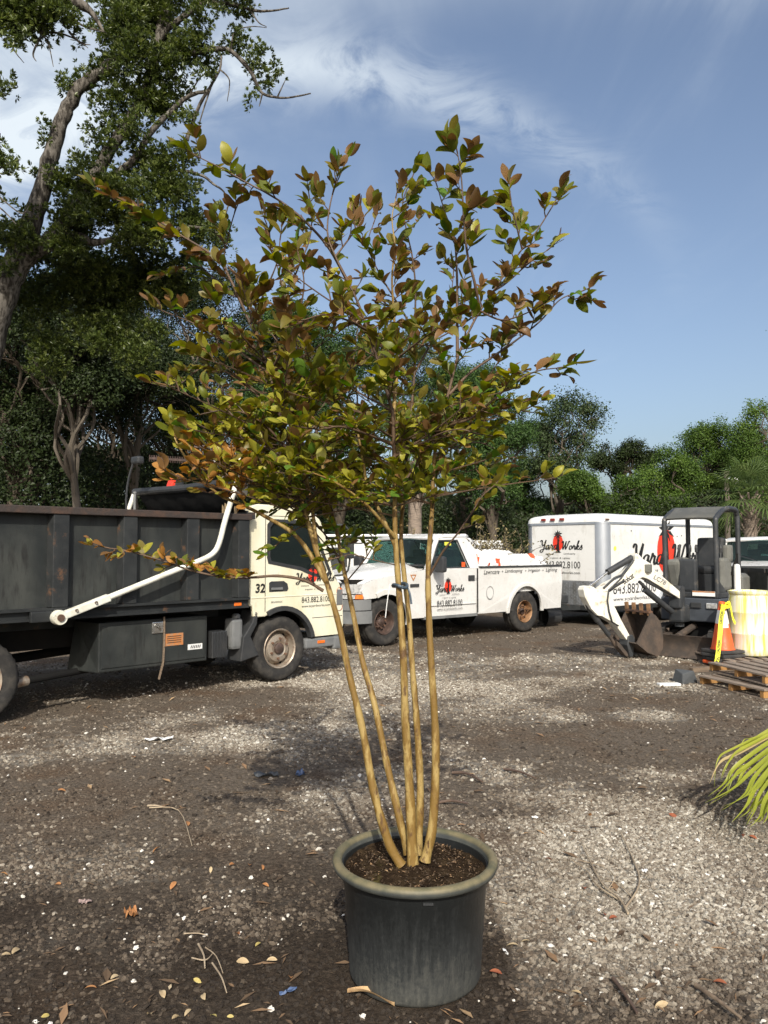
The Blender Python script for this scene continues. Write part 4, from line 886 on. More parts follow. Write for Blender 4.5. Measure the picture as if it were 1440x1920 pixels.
mb = MB(); mb.tube(catmull([(0, -.1, .1), (.05, -.3, .0), (.2, -.45, -.2), (.3, -.5, -.9)], 4), .035, 10); mb.build('hose', MT['black_plastic'], bl_)
pp = empty('steel_post'); pp.location = (-1.10, .62, 1.02); in_truck(pp); tag(pp, 'thin grey steel post standing in the dump bed beside the blower', 'post')
mb = MB(); mb.tube([(0, 0, 0), (0, 0, 1.30)], .018, 10); mb.lathe([(.024, 1.29), (.024, 1.31), (.001, 1.315)], 10); mb.build('pipe', MT['grey_plastic'], pp)
hs_ = empty('hedge_trimmer'); hs_.location = (-1.15, .35, 1.02); in_truck(hs_); tag(hs_, 'long toothed hedge trimmer bar poking up over the dump bed', 'trimmer')
mb = MB(); A_ = Vector((.1, 0, 1.72)); B_ = Vector((.42, -.62, 1.66)); mb.bar(A_, B_, .02, .03)
for k in range(22):
    p = A_.lerp(B_, k / 21); mb.bar(p, p + Vector((0, 0, .04)), .008, .012); mb.bar(p, p + Vector((0, 0, -.04)), .008, .012)
mb.build('blade', MT['dark_rim'], hs_)
mb = MB(); mb.box(A_ + Vector((-.08, .16, -.02)), (.10, .18, .10), bev=.03); mb.build('motor', MT['black_plastic'], hs_)
mb = MB(); mb.tube(catmull([A_ + Vector((-.1, .2, 0)), (-.05, .3, 1.2), (0, .2, .0)], 5), .014, 6); mb.build('shaft', MT['black_plastic'], hs_)
# ------------------------------------------------------------------ white pickup (local: x forward, y left, z up; origin under the front axle)
PK_RZ = math.atan2(-.631, -.776)
def pickup(name, loc, rz, label, detail=True, fast_mats=None):
    root = tag(empty(name, loc, rz), label, 'pickup truck'); W2 = .96; Wm = MT['white']
    def sf(sgn, base): return lambda u, v, w_: Vector((u, sgn * (base + w_ - max(0.0, v - 1.24) * .20 - max(0.0, .70 - v) * .10), v))
    for sgn in (-1, 1):
        fend = [(.48, .79), (.53, .92), (.48, 1.04), (.30, 1.10), (-.30, 1.18), (-.85, 1.245), (-.85, .42), (-.47, .42)] + arc(0, .40, .47, 176, 58, 10) 
        mb = MB(); mb.plate(fend, [], sf(sgn, W2 - .05), 0, .05); mb.build('fender', Wm, root, bevel=.012)
        door = [(-.862, .43), (-.862, 1.25), (-2.13, 1.25), (-2.13, .43)]
        mb = MB(); mb.plate(door, [], sf(sgn, W2 - .05), 0, .05); dr = mb.build('door', Wm, root, bevel=.008)
        mb = MB(); mb.box((-1.98, sgn * (W2 + .003), 1.08), (.16, .014, .10), bev=.006); hd = mb.build('door_handle', MT['black_plastic'], dr)
        # upper door frame and pillars
        frm = [(-.862, 1.252), (-1.20, 1.795), (-1.95, 1.815), (-2.17, 1.60), (-2.20, 1.252)]; win_ = [(-1.0, 1.285), (-1.28, 1.745), (-1.72, 1.755), (-1.92, 1.285)]
        mb = MB(); mb.plate(frm, [win_], sf(sgn, W2 - .05), 0, .045); mb.build('window_frame', Wm, root, bevel=.008)
        wo_ = [(-.965, 1.265), (-1.26, 1.768), (-1.735, 1.778), (-1.95, 1.265)]
        mb = MB(); mb.plate(wo_, [win_], sf(sgn, W2 - .02), 0, .02); mb.build('window_seal', MT['black_plastic'], root)
        mb = MB(); mb.plate(win_, [], sf(sgn, W2 - .04), 0, .005); mb.build('door_window', MT['glass'], root)
        bed = [(-2.165, .42), (-2.165, 1.262), (-4.585, 1.262), (-4.60, .95), (-4.58, .42), (-3.98, .42)] + arc(-3.49, .42, .49, 0, 180, 14) + [(-2.98, .42)]
        mb = MB(); mb.plate(bed, [], sf(sgn, W2 - .05), 0, .05); bd = mb.build('bed_side', Wm, root, bevel=.010)
        fo = arc(-3.49, .42, .535, -4, 184, 18); fi = arc(-3.49, .42, .465, -4, 184, 18)
        mb = MB(); mb.plate(fo + fi[::-1], [], sf(sgn, W2), -.03, .022); mb.build('wheel_arch', Wm, root, bevel=.016)
        fo = arc(0, .40, .535, 190, 62, 14); fi = arc(0, .40, .455, 190, 62, 14)
        mb = MB(); mb.plate(fo + fi[::-1], [], sf(sgn, W2), -.03, .022); mb.build('wheel_arch', Wm, root, bevel=.014)
        mb = MB(); mb.box((-3.38, sgn * (W2 - .025), 1.275), (2.4, .09, .03), bev=.006); mb.build('bed_rail', MT['black_plastic'], root)
        mb = MB(); mb.box((-1.5, sgn * (W2 - .07), .41), (1.3, .10, .05)); mb.build('sill', MT['grey_plastic'], root)
        wheel(root, .03 if sgn > 0 else 0, sgn * .80, .395, .395, .27, sgn, MT['dark_rim'], rim_r=.52, dish=1.1, lugs=8)
        wheel(root, -3.49, sgn * .80, .395, .395, .27, sgn, MT['rust_rim'], rim_r=.54, dish=.3, lugs=8)
        # mirror
        mb = MB(); mb.box((-1.02, sgn * (W2 + .20), 1.34), (.13, .22, .28), bev=.045); mb.bar((-.98, sgn * (W2 - .03), 1.29), (-1.02, sgn * (W2 + .12), 1.29), .08, .06); mb.build('mirror', MT['black_plastic'], root)
        # front light cluster
        mb = MB(); fn = lambda u, v, w_: Vector((u, sgn * (.955 - (u - .46) * .95 + w_), v))
        hl = [[Vector((.50, sgn * .955, .87)), Vector((.46, sgn * .95, 1.035)), Vector((.72, sgn * .66, 1.03)), Vector((.76, sgn * .66, .88))], [Vector((.47, sgn * .93, .87)), Vector((.43, sgn * .925, 1.035)), Vector((.68, sgn * .64, 1.03)), Vector((.72, sgn * .64, .88))]]
        mb.loft(hl); h_ = mb.build('headlight', MT['head_lens'], root, bevel=.01)
        tl = [[Vector((.515, sgn * .955, .795)), Vector((.50, sgn * .955, .862)), Vector((.585, sgn * .862, .862)), Vector((.60, sgn * .862, .795))], [Vector((.475, sgn * .93, .795)), Vector((.46, sgn * .93, .862)), Vector((.55, sgn * .85, .862)), Vector((.57, sgn * .85, .795))]]
        mb = MB(); mb.loft(tl); mb.build('turn_lamp', MT['orange_lens'], root, bevel=.006)
        tl = [[Vector((.605, sgn * .857, .795)), Vector((.59, sgn * .857, .862)), Vector((.765, sgn * .66, .862)), Vector((.78, sgn * .66, .795))], [Vector((.565, sgn * .84, .795)), Vector((.55, sgn * .84, .862)), Vector((.72, sgn * .65, .862)), Vector((.74, sgn * .65, .795))]]
        mb = MB(); mb.loft(tl); mb.build('parking_lamp', MT['head_lens'], root, bevel=.006)
        mb = MB(); mb.box((-4.60, sgn * .87, 1.03), (.05, .15, .36), bev=.02); mb.build('tail_lamp', MT['red_lens'], root)
    # hood: crowned, with tapered nose
    rows = []
    for f, xx, zc, hw in ((0, -.98, 1.36, .80), (.2, -.7, 1.34, .85), (.5, -.2, 1.285, .88), (.8, .30, 1.20, .84), (.93, .58, 1.13, .76), (1, .68, 1.06, .70)):
        rows.append([Vector((xx - .16 * (abs(s_) ** 2.5) * f, s_ * (hw + .07 * (1 - f * .3)), zc - .15 * abs(s_) ** 3 * (1 - .35 * f) + (.012 if .3 < abs(s_) < .6 else 0))) for s_ in np.linspace(-1, 1, 15)])
    mb = MB(); mb.loft(rows, caps=False, closed=False); h = mb.build('hood', Wm, root, smooth=40); h.modifiers.new('t', 'SOLIDIFY').thickness = .02
    mb = MB(); mb.box((.66, 0, .95), (.14, 1.34, .20), bev=.03); gr = mb.build('grille', MT['black_plastic'], root)
    mb = MB(); mb.box((.735, 0, .955), (.02, 1.30, .05), bev=.01); mb.box((.735, 0, 1.05), (.02, 1.32, .03), bev=.01); mb.build('grille_bar', MT['chrome'], gr)
    mb = MB(); mb.box((.1, 0, .85), (1.0, 1.5, .5)); mb.build('engine_bay', MT['under'], root)
    def bumper_loop(z0, z1, d):
        out = [(.36, .985), (.50, .985), (.66, .93), (.80, .74), (.86, .4), (.87, 0), (.86, -.4), (.80, -.74), (.66, -.93), (.50, -.985), (.36, -.985)]
        return [Vector((x_ + d, y_, z0)) for x_, y_ in out], [Vector((x_ + d, y_, z1)) for x_, y_ in out]
    for (z0, z1, d, nm) in ((.615, .785, 0, 'bumper'), (.40, .60, -.02, 'bumper')):
        a_, b_ = bumper_loop(z0, z1, d); mb = MB(); mb.loft([a_, b_], caps=False, closed=False); o = mb.build(nm, MT['grey_plastic'], root, smooth=50); o.modifiers.new('t', 'SOLIDIFY').thickness = .05
    # roof, pillars, glass
    roof = [(-1.17, 1.80), (-1.25, 1.845), (-1.45, 1.87), (-1.80, 1.875), (-2.0, 1.85), (-2.08, 1.79)]
    mb = MB(); ys_ = [-.845, -.80, -.5, 0, .5, .80, .845]; mb.loft([[Vector((p[0], y_, p[1] - (.045 if abs(y_) > .82 else (.012 if abs(y_) > .7 else 0)) + (.012 if abs(y_) < .1 else 0))) for p in roof] for y_ in ys_], caps=False, closed=False); o = mb.build('roof', Wm, root, smooth=50); o.modifiers.new('t', 'SOLIDIFY').thickness = .03
    ws = [(-.86, 1.33), (-.98, 1.52), (-1.17, 1.80)]
    mb = MB(); mb.loft([[Vector((p[0] - .10 * (abs(s_) ** 2), s_ * (.86 - (p[1] - 1.3) * .16), p[1])) for p in ws] for s_ in np.linspace(-1, 1, 9)], caps=False, closed=False); o = mb.build('windshield', MT['glass'], root, smooth=60)
    for sgn in (-1, 1):
        mb = MB(); mb.tube([Vector((-.93, sgn * .90, 1.27)), Vector((-1.09, sgn * .865, 1.52)), Vector((-1.27, sgn * .82, 1.81))], [.045, .04, .04], 8); mb.build('pillar', Wm, root, smooth=60)
    mb = MB(); mb.box((-.88, 0, 1.32), (.14, 1.62, .03)); mb.tube([(-.83, .5, 1.35), (-.92, .1, 1.47)], .008, 5); mb.tube([(-.83, -.1, 1.35), (-.92, -.5, 1.47)], .008, 5); mb.build('cowl', MT['black_plastic'], root)
    mb = MB(); mb.plate([(-.91, .45), (.91, .45), (.91, 1.26), (.83, 1.80), (-.83, 1.80), (-.91, 1.26)], [[(-.62, 1.34), (.62, 1.34), (.56, 1.72), (-.56, 1.72)]], lambda u, v, w_: Vector((-2.12 + w_ + max(0, v - 1.5) * .1, u, v)), 0, .04); mb.build('cab_back', Wm, root, bevel=.008)
    mb = MB(); mb.plate([(-.62, 1.34), (.62, 1.34), (.56, 1.72), (-.56, 1.72)], [], lambda u, v, w_: Vector((-2.11 + w_, u, v)), 0, .005); mb.build('rear_window', MT['glass'], root)
    mb = MB(); mb.box((-1.5, 0, .52), (1.3, 1.8, .10)); mb.build('cab_floor', MT['under'], root)
    mb = MB(); mb.box((-1.62, 0, .88), (.5, 1.5, .24), bev=.06); mb.box((-1.92, 0, 1.15), (.16, 1.5, .62), bev=.05); mb.box((-1.92, .4, 1.52), (.1, .28, .16), bev=.04); mb.box((-1.92, -.4, 1.52), (.1, .28, .16), bev=.04); mb.build('bench_seat', MT['seat_grey'], root)
    mb = MB(); mb.box((-1.02, 0, 1.12), (.3, 1.7, .26), bev=.06); mb.build('dashboard', MT['interior'], root)
    mb = MB(); c_ = Vector((-1.26, .42, 1.2)); mb.tube([c_ + Vector((.09 * math.cos(a), .19 * math.sin(a), .17 * math.cos(a))) for a in np.linspace(0, 6.28, 20, endpoint=False)], .014, 6, closed=True); mb.build('steering_wheel', MT['black_plastic'], root)
    # bed box, tailgate, rear bumper, frame
    mb = MB(); mb.box((-3.38, 0, .80), (2.40, 1.8, .03)); mb.box((-2.19, 0, 1.03), (.03, 1.8, .46)); mb.build('bed_floor', Wm, root)
    for sgn in (-1, 1):
        mb = MB(); mb.box((-3.38, sgn * .86, 1.03), (2.40, .03, .46)); mb.build('bed_wall', Wm, root)
    mb = MB(); mb.box((-4.59, 0, 1.0), (.05, 1.56, .52), bev=.015); mb.build('tailgate', Wm, root)
    mb = MB(); mb.box((-4.74, 0, .58), (.20, 1.86, .18), bev=.03); mb.build('rear_bumper', MT['black_plastic'], root)
    mb = MB()
    for sgn in (-1, 1): mb.box((-2.0, sgn * .42, .50), (5.0, .08, .16))
    mb.cyl((0, -.8, .38), (0, .8, .38), .05, n=10); mb.cyl((-3.49, -.8, .39), (-3.49, .8, .39), .06, n=10); mb.box((-2.6, -.3, .5), (1.2, .5, .25)); mb.box((-3.49, .62, .75), (.9, .35, .1)); mb.box((-3.49, -.62, .75), (.9, .35, .1)); mb.box((0, .62, .82), (.95, .35, .1)); mb.box((0, -.62, .82), (.95, .35, .1)); mb.build('frame', MT['under'], root)
    return root
pk = pickup('pickup_truck', (-.55, 13.54, 0), PK_RZ, 'white single cab work pickup number 21 loaded with brush and white bags')
fr = Frame((0, .962, 0), (-1, 0, 0), (0, 0, 1))
logo(fr, 1.08, .86, .70, pk, hs=.95)
mb = MB(); mb.plate([(2.14, .45), (2.158, .45), (2.158, 1.25), (2.14, 1.25)], [], lambda u, v, w_: Vector((-u, .955 + w_, v)), -.004, .004); mb.build('cab_gap', MT['under'], pk)
mb = MB(); mb.plate([(.9, .615), (2.1, .615), (2.1, .628), (.9, .628)], [], lambda u, v, w_: Vector((-u, .952 + w_, v)), -.006, .010); mb.build('body_crease', MT['white'], pk, bevel=.004); text(fr, '843.882.8100', 1.12, .60, .62, .105, pk); text(fr, 'www.scyardworks.com', 1.12, .52, .62, .05, pk)
text(fr, '21', 2.03, 1.03, .07, .05, pk)
for s_, x0, wd in (('Lawncare', 2.30, .42), ('Landscaping', 2.88, .50), ('Irrigation', 3.54, .36), ('Lighting', 4.08, .36)): text(fr, s_, x0, 1.14, wd, .085, pk, shear=.35, lift=.006)
for x0 in (2.79, 3.45, 3.97): text(fr, '+', x0, 1.165, .04, .04, pk, lift=.006)
mb = MB(); mb.plate([(2.47 + .10 * math.cos(a), .80 + .125 * math.sin(a)) for a in np.linspace(0, 6.28, 24, endpoint=False)], [[(2.47 + .088 * math.cos(a), .80 + .11 * math.sin(a)) for a in np.linspace(0, 6.28, 24, endpoint=False)]], lambda u, v, w_: Vector((-u, .962 + w_, v)), -.002, .002); mb.build('fuel_flap_seam', M('flap_seam', (.38, .38, .37), .5), pk)
mb = MB(); mb.box((-.60, .965, .985), (.20, .012, .05), bev=.004); mb.build('fender_badge', MT['black_plastic'], pk)
mb = MB(); n_ = 5; q = [(.50, 1.17), (.64, 1.17), (.60, 1.10), (.57, 1.06)]; q2 = [(.53, 1.155), (.615, 1.155), (.585, 1.11), (.57, 1.09)]; mb.plate(q, [q2], lambda u, v, w_: Vector((-u, .9625 + w_, v)), 0, .003); mb.build('fender_emblem', MT['label_orange'], pk)
mb = MB(); mb.box((-1.44, .905, 1.70), (.16, .004, .06)); mb.build('window_sticker', M('sticker_yellow', (.75, .72, .08), .5), pk)
mb = MB(); mb.box((-1.80, .935, 1.32), (.09, .004, .10)); mb.build('window_sticker', MT['orange'], pk)
text(Frame((.868, .62, .47), (-.28, .86, 0), (0, 0, 1)), '21', 0.02, .10, .13, .10, pk, mat=MT['white_plastic'], lift=.03, bold=.03)

# cargo: printed white debris bags and cut brush
MT['bag'] = M('bag_plastic', (.76, .76, .75), .3, stain=(.6, .6, .6), sscale=6, bump=.5, bscale=9)
MT['bag_print'] = M('bag_print', (.80, .10, .03), .35, bump=.5, bscale=9)
def pk_world(v): return Matrix.Translation(pk.location) @ Matrix.Rotation(PK_RZ, 4, 'Z') @ Vector(v)
def bag(loc, size, rz, label, print_at):
    root = tag(empty('debris_bag', pk_world(loc), PK_RZ + rz), label, 'bag', 'white bags in the pickup bed')
    mb = MB(); n, k = 44, 28; vv = []; ff = []
    for i in range(k + 1):
        th = math.pi * i / k
        for j in range(n):
            ph = 6.2832 * j / n; d = Vector((math.sin(th) * math.cos(ph), math.sin(th) * math.sin(ph), math.cos(th)))
            wr = 1 + .10 * math.sin(5 * ph + 3 * th + rz * 7) * math.sin(th) + .06 * math.sin(9 * ph - 7 * th + rz * 3) + .05 * math.sin(13 * th + ph * 2)
            p = Vector((math.copysign(abs(d.x) ** .8, d.x) * size[0], math.copysign(abs(d.y) ** .8, d.y) * size[1], math.copysign(abs(d.z) ** .85, d.z) * size[2])) * wr; p.z = max(p.z, -size[2] * .75); vv.append(p)
    for i in range(k):
        for j in range(n):
            j2 = (j + 1) % n; ff.append((i * n + j, (i + 1) * n + j, (i + 1) * n + j2, i * n + j2))
    mb.add(vv, ff)
    for fi_, f in enumerate(ff):
        c = sum((vv[i] for i in f), Vector()) / 4; mb.mi[fi_] = 1 if any((Vector((c.x / size[0], c.y / size[1], c.z / size[2])) - Vector(q)).length < .30 for q in print_at) else 0
    mb.build('sack', [MT['bag'], MT['bag_print']], root, smooth=50)
bag((-2.42, .55, 1.24), (.26, .32, .34), .3, 'white bag with a red patch wedged against the pickup cab', [(-.2, .8, .2), (.8, .5, .5)])
bag((-2.92, .58, 1.24), (.38, .30, .33), -.1, 'plump white bag with a big orange print in the pickup bed', [(.25, .7, .35)])
bag((-3.35, .40, 1.26), (.34, .36, .30), .5, 'crumpled plain white bag between two others in the pickup bed', [])
bag((-3.92, .52, 1.20), (.52, .36, .29), .1, 'long flat white bag with an orange corner by the pickup tailgate', [(-.1, .35, .85)])
br = tag(empty('brush_pile', pk_world((-3.3, -.2, .82)), PK_RZ), 'heap of dry cut branches piled in the pickup bed behind the bags', 'brush')
random.seed(12); mb = MB(); lp, ln_, lt = [], [], []
for i in range(230):
    a_ = Vector((random.gauss(0, .6), random.gauss(-.05, .32), random.uniform(.1, .72))); d = Vector((random.gauss(.2, .7), random.gauss(0, .5), random.gauss(.25, .3))).normalized() * random.uniform(.35, .9)
    pts = catmull([a_, a_ + d * .5 + Vector((random.gauss(0, .05), random.gauss(0, .05), random.gauss(.04, .05))), a_ + d], 3); mb.tube(pts, [.011 * (1 - .7 * q / 6) * random.uniform(.6, 1.3) for q in range(7)], 4)
    for q in range(16): lp.append(pts[random.randrange(2, 7)] + Vector((random.gauss(0, .05), random.gauss(0, .05), random.gauss(0, .05))))
mb.build('twigs', MT['bark_pale'], br)
MT['dry_leaf'] = leafmat('dry_leaf', [(0, (.05, .045, .02)), (.5, (.16, .13, .06)), (1, (.34, .28, .14))], .2, .7, 'tint')
lp = np.array([tuple(p) for p in lp]); link('dry_leaves', leaves_mesh('dry_leaves', lp, rng.normal(0, 1, lp.shape) + np.array([0, 0, .5]), np.full(len(lp), .07), np.full(len(lp), .03), [MT['dry_leaf']], rng.random(len(lp))), br)

# a second white pickup parked beyond the barrel, seen from its front quarter
pickup('pickup_truck', at(1412, 1030, 15.6), R(-128), 'white pickup with a grey windscreen parked behind the black dump trailer').location.z = 0
# white van behind the pickup
vn = tag(empty('cargo_van', (-.35, 17.2, 0), R(172)), 'white high roof van behind the pickup hood', 'van')
prof = [(-2.4, .4), (2.3, .4), (2.45, .6), (2.4, .95), (1.75, 1.12), (1.25, 1.72), (1.05, 1.80), (-2.3, 1.84), (-2.42, 1.7)]
mb = MB(); mb.loft([[Vector((p[0] * .99, y_, .4 + (p[1] - .4) * q)) for p in prof] for y_, q in ((-.95, .965), (-.88, 1), (.88, 1), (.95, .965))]); mb.build('body', MT['white'], vn, bevel=.02)
for sgn in (-1, 1):
    mb = MB(); mb.plate([(.3, 1.15), (1.55, 1.15), (1.15, 1.62), (.3, 1.65)], [], lambda u, v, w_, s_=sgn: Vector((u, s_ * (.955 + w_), v)), -.05, .004); mb.build('side_window', MT['black_plastic'], vn)
    for xx in (1.6, -1.5): wheel(vn, xx, sgn * .82, .36, .36, .24, sgn, MT['dark_rim'], rim_r=.55)
mb = MB()
for k in range(9): mb.box((-2.2 + .38 * k, .945, 1.73), (.22, .02, .03))
mb.build('roof_vent', MT['black_plastic'], vn)
mb = MB(); mb.box((-.6, 0, 1.90), (3.2, 1.4, .05), bev=.02); mb.build('roof_rack', MT['white_plastic'], vn)
v2 = tag(empty('parked_van', (2.55, 26.0, 0), R(98)), 'white van roof showing over the brush load', 'van')
mb = MB(); mb.loft([[Vector((p[0] * .8, y_, .4 + (p[1] - .4) * q * 1.03)) for p in prof] for y_, q in ((-.95, .965), (-.88, 1), (.88, 1), (.95, .965))]); mb.build('body', MT['white'], v2, bevel=.02)
mb = MB(); mb.box((0, .96, 1.4), (2.6, .03, .34), bev=.03); mb.build('side_window', MT['black_plastic'], v2)
for xx in (1.2, -1.2): wheel(v2, xx, .82, .36, .36, .24, 1, MT['dark_rim'], rim_r=.55)
# ------------------------------------------------------------------ enclosed trailer (local: x along its length, y across its front, origin at the near front corner)
TR_RZ = math.atan2(.643, .766); TW, TL = 2.12, 4.62
tr = tag(empty('enclosed_trailer', (4.58, 16.0, 0), TR_RZ), 'white enclosed cargo trailer with grey corners and red palm emblem', 'trailer')
MT['tr_white'] = M('trailer_skin', (.69, .69, .665), .35, stain=(.61, .61, .58), sscale=1.5, stain2=(.42, .40, .35), s2fac=(.56, .78), s2scale=3.5, s2stretch=(1, 1, .4))
MT['tread'] = M('tread_plate', (.32, .335, .35), .45, .6, stain=(.22, .22, .21), sscale=6)
ZB, ZT = .40, 2.17
mb = MB(); mb.box((TL / 2 + .1, .012, (ZB + ZT) / 2), (TL - .24, .024, ZT - ZB)); mb.build('side_wall', MT['tr_white'], tr)
mb = MB(); mb.box((TL / 2 + .1, TW - .012, (ZB + ZT) / 2), (TL - .24, .024, ZT - ZB)); mb.build('side_wall', MT['tr_white'], tr)
mb = MB(); mb.box((.012, TW / 2, (ZB + ZT) / 2), (.024, TW - .44, ZT - ZB)); mb.build('front_wall', MT['tr_white'], tr)
mb = MB(); mb.box((TL, TW / 2, (ZB + ZT) / 2), (.03, TW - .05, ZT - ZB)); mb.build('rear_door', MT['tr_white'], tr)
for yc, a0, a1 in ((.22, 180, 270), (TW - .22, 180, 90)):
    pts = arc(.22, yc, .22, a0, a1, 8); mb = MB(); mb.loft([[Vector((p[0], p[1], z_)) for p in pts] for z_ in (ZB, ZT)], caps=False, closed=False); o = mb.build('corner_post', MT['alum'], tr, smooth=60); o.modifiers.new('t', 'SOLIDIFY').thickness = .01
def rrect(off, z_, x1=TL):
    o = []
    for (cx, cy, a0, a1) in ((.22, .22, 180, 270), (x1 - .06, .06, 270, 360), (x1 - .06, TW - .06, 0, 90), (.22, TW - .22, 90, 180)):
        r_ = .22 if cx < 1 else .06
        for i in range(7):
            a = R(a0 + (a1 - a0) * i / 6); o.append(Vector((cx + (r_ + off) * math.cos(a), cy + (r_ + off) * math.sin(a), z_)))
    return o
mb = MB(); mb.loft([rrect(.018, ZT - .035), rrect(.018, ZT + .012)]); mb.build('top_trim', MT['alum'], tr, smooth=30)
def dome(k, zz):
    return [Vector((TL / 2 + (p.x - TL / 2) * (1 - (1 - k) * TW / TL), TW / 2 + (p.y - TW / 2) * k, ZT + zz)) for p in rrect(.008, 0)]
mb = MB(); mb.loft([rrect(.010, ZT + .010), dome(.992, .075), dome(.965, .125), dome(.90, .165), dome(.72, .20), dome(.40, .222), dome(.02, .23)]); mb.build('roof', MT['tr_white'], tr, smooth=45)
mb = MB(); mb.loft([rrect(.012, ZB - .09), rrect(.012, ZB + .01)]); mb.build('bottom_rail', MT['black_steel'], tr)
# tread-plate stone guard round the front, studded
pts = [(x_, .0) for x_ in (.62, .30)] + arc(.22, .22, .22, 270, 180, 7) + arc(.22, TW - .22, .22, 180, 90, 7)
mb = MB(); offp = []
for p in pts:
    offp.append((p[0] - .006 if p[0] < .2 else p[0], p[1] - .006 if p[1] < .2 else p[1]))
mb.loft([[Vector((p[0], p[1], z_)) for p in offp] for z_ in (ZB + .012, .93)], caps=False, closed=False); o = mb.build('stone_guard', MT['tread'], tr, smooth=50); o.modifiers.new('t', 'SOLIDIFY').thickness = .006
st = MB()
for zi in range(14):
    for yi in range(26): st.box((-.011, .24 + (TW - .48) * yi / 25, ZB + .04 + .035 * zi), (.006, .032, .009), Matrix.Rotation(.75 if (yi + zi) % 2 else -.75, 3, 'X'))
st.build('tread_studs', MT['tread'], o)
for yv in (1.55, 1.30, 1.05):
    mb = MB(); mb.box((-.03, yv, ZT + .085), (.03, .12, .055), bev=.012); mb.build('marker_lamp', MT['red_lens'], tr)
mb = MB(); mb.box((.10, -.012, ZT + .06), (.14, .02, .03), bev=.005); mb.build('side_marker', MT['rust'], tr)
# tongue, jack, axles
mb = MB()
for sgn in (-1, 1): mb.bar((.5, TW / 2 + sgn * .62, .36), (-.95, TW / 2 + sgn * .04, .36), .06, .10)
mb.bar((-.85, TW / 2, .40), (-1.12, TW / 2, .40), .10, .10); mb.tube([(-.75, TW / 2, .08), (-.75, TW / 2, .85)], .035, 10); mb.lathe([(.09, .02), (.09, .05), (.04, .09)], 12, (-.75, TW / 2, 0)); mb.build('tongue', MT['black_steel'], tr)
for y_, sg in ((.12, -1), (TW - .12, 1)):
    for xx in (2.5, 3.3): wheel(tr, xx, y_, .34, .34, .21, sg, MT['steel_rim'], rim_r=.55, lugs=6)
mb = MB(); mb.box((TL / 2, TW / 2, .30), (TL - .3, 1.2, .10)); mb.build('frame', MT['under'], tr)
for xx in (2.5, 3.3):
    pass
mb = MB(); mb.plate(arc(2.9, .36, .95, 178, 2, 14) + arc(2.9, .36, .86, 2, 178, 14), [], lambda u, v, w_: Vector((u, -w_, .36 + (v - .36) * .55)), .0, .10); mb.build('wheel_fender', MT['alum'], tr)
# lettering: front wall and long wall
fr = Frame((-.002, TW - .02, 0), (0, -1, 0), (0, 0, 1)); fl = .0
logo(fr, .42, 1.60, 1.14, tr, hs=1.0); text(fr, '843.882.8100', .57, 1.19, .93, .15, tr); text(fr, 'www.scyardworks.com', .59, 1.05, .90, .075, tr)
fr = Frame((0, -.004, 0), (1, 0, 0), (0, 0, 1))
emblem(fr, 2.42, 1.55, .78, 1.02, tr); script(fr, 'Yard', .98, 1.27, 1.30, tr, hscale=.85, lift=.009); script(fr, 'Works', 2.62, 1.27, 1.62, tr, hscale=.85, lift=.009)
text(fr, 'Lawncare', 1.55, 1.10, .5, .07, tr, shear=.3); text(fr, 'Landscaping', 2.75, 1.10, .7, .07, tr, shear=.3); text(fr, 'Irrigation & Lighting', 1.9, .96, 1.2, .07, tr, shear=.3)
mb = MB(); mb.box((1.15, -.006, .62), (2.05, .008, .62)); mb.build('sign_panel', MT['white_plastic'], tr)
fr2 = Frame((0, -.011, 0), (1, 0, 0), (0, 0, 1)); text(fr2, '843.882.8100', .28, .66, 1.66, .21, tr); text(fr2, 'www.scyardworks.com', .28, .49, 1.62, .10, tr)
mb = MB(); mb.lathe([(.05, 0), (.001, .001)], 14, (.38, -.006, 1.62), 'y'); mb.build('yellow_mark', M('yellow_mark', (.65, .75, .1), .6), tr)
mb = MB()
for xx, zz in ((1.0, 2.0), (2.9, 1.9), (3.1, 1.92), (3.5, 1.8)): mb.lathe([(.018, -.004), (.001, -.006)], 8, (xx, -.002, zz), 'y')
mb.build('rivet_marks', MT['black_print'], tr)
bk = tag(empty('nursery_bucket', ground_at(1047, 1172), 0), 'black plastic tub lying on its side by the trailer tongue', 'tub')
mb = MB(); prof = [(.001, 0), (.15, 0), (.155, .01), (.19, .34), (.205, .345), (.205, .36), (.185, .36), (.15, .02), (.001, .02)]; mb.lathe(prof, 24, (0, 0, .19), 'x'); o = mb.build('tub', MT['black_plastic'], bk, smooth=40); bk.rotation_euler = (0, 0, R(200))
# ------------------------------------------------------------------ compact excavator (local: x forward, y left, z up)
EX_RZ = math.atan2(-.707, -.707); EXC = Vector((5.04, 12.2, 0))
ex = tag(empty('mini_excavator', EXC, EX_RZ), 'compact white and grey excavator with open canopy and folded digging arm', 'excavator')
EXM = (Matrix.Translation(EXC) @ Matrix.Rotation(EX_RZ, 4, 'Z')).inverted()
MT['ex_grey'] = M('digger_grey', (.03, .033, .036), .5, stain=(.052, .055, .058), sscale=4, stain2=(.13, .11, .085), s2fac=(.58, .75), s2scale=8)
MT['ex_blue'] = M('digger_panel', (.058, .066, .078), .45, stain=(.042, .048, .056), sscale=4)
MT['ex_tan'] = M('digger_cover', (.15, .15, .132), .6, stain=(.10, .10, .09), sscale=5)
MT['ex_white'] = M('digger_white', (.72, .70, .62), .45, stain=(.60, .56, .44), sscale=5, stain2=(.30, .21, .12), s2fac=(.58, .72), s2scale=10)
MT['dirt_steel'] = M('dirty_steel', (.055, .044, .036), .8, .15, stain=(.105, .075, .055), sscale=6, bump=.4, bscale=40)
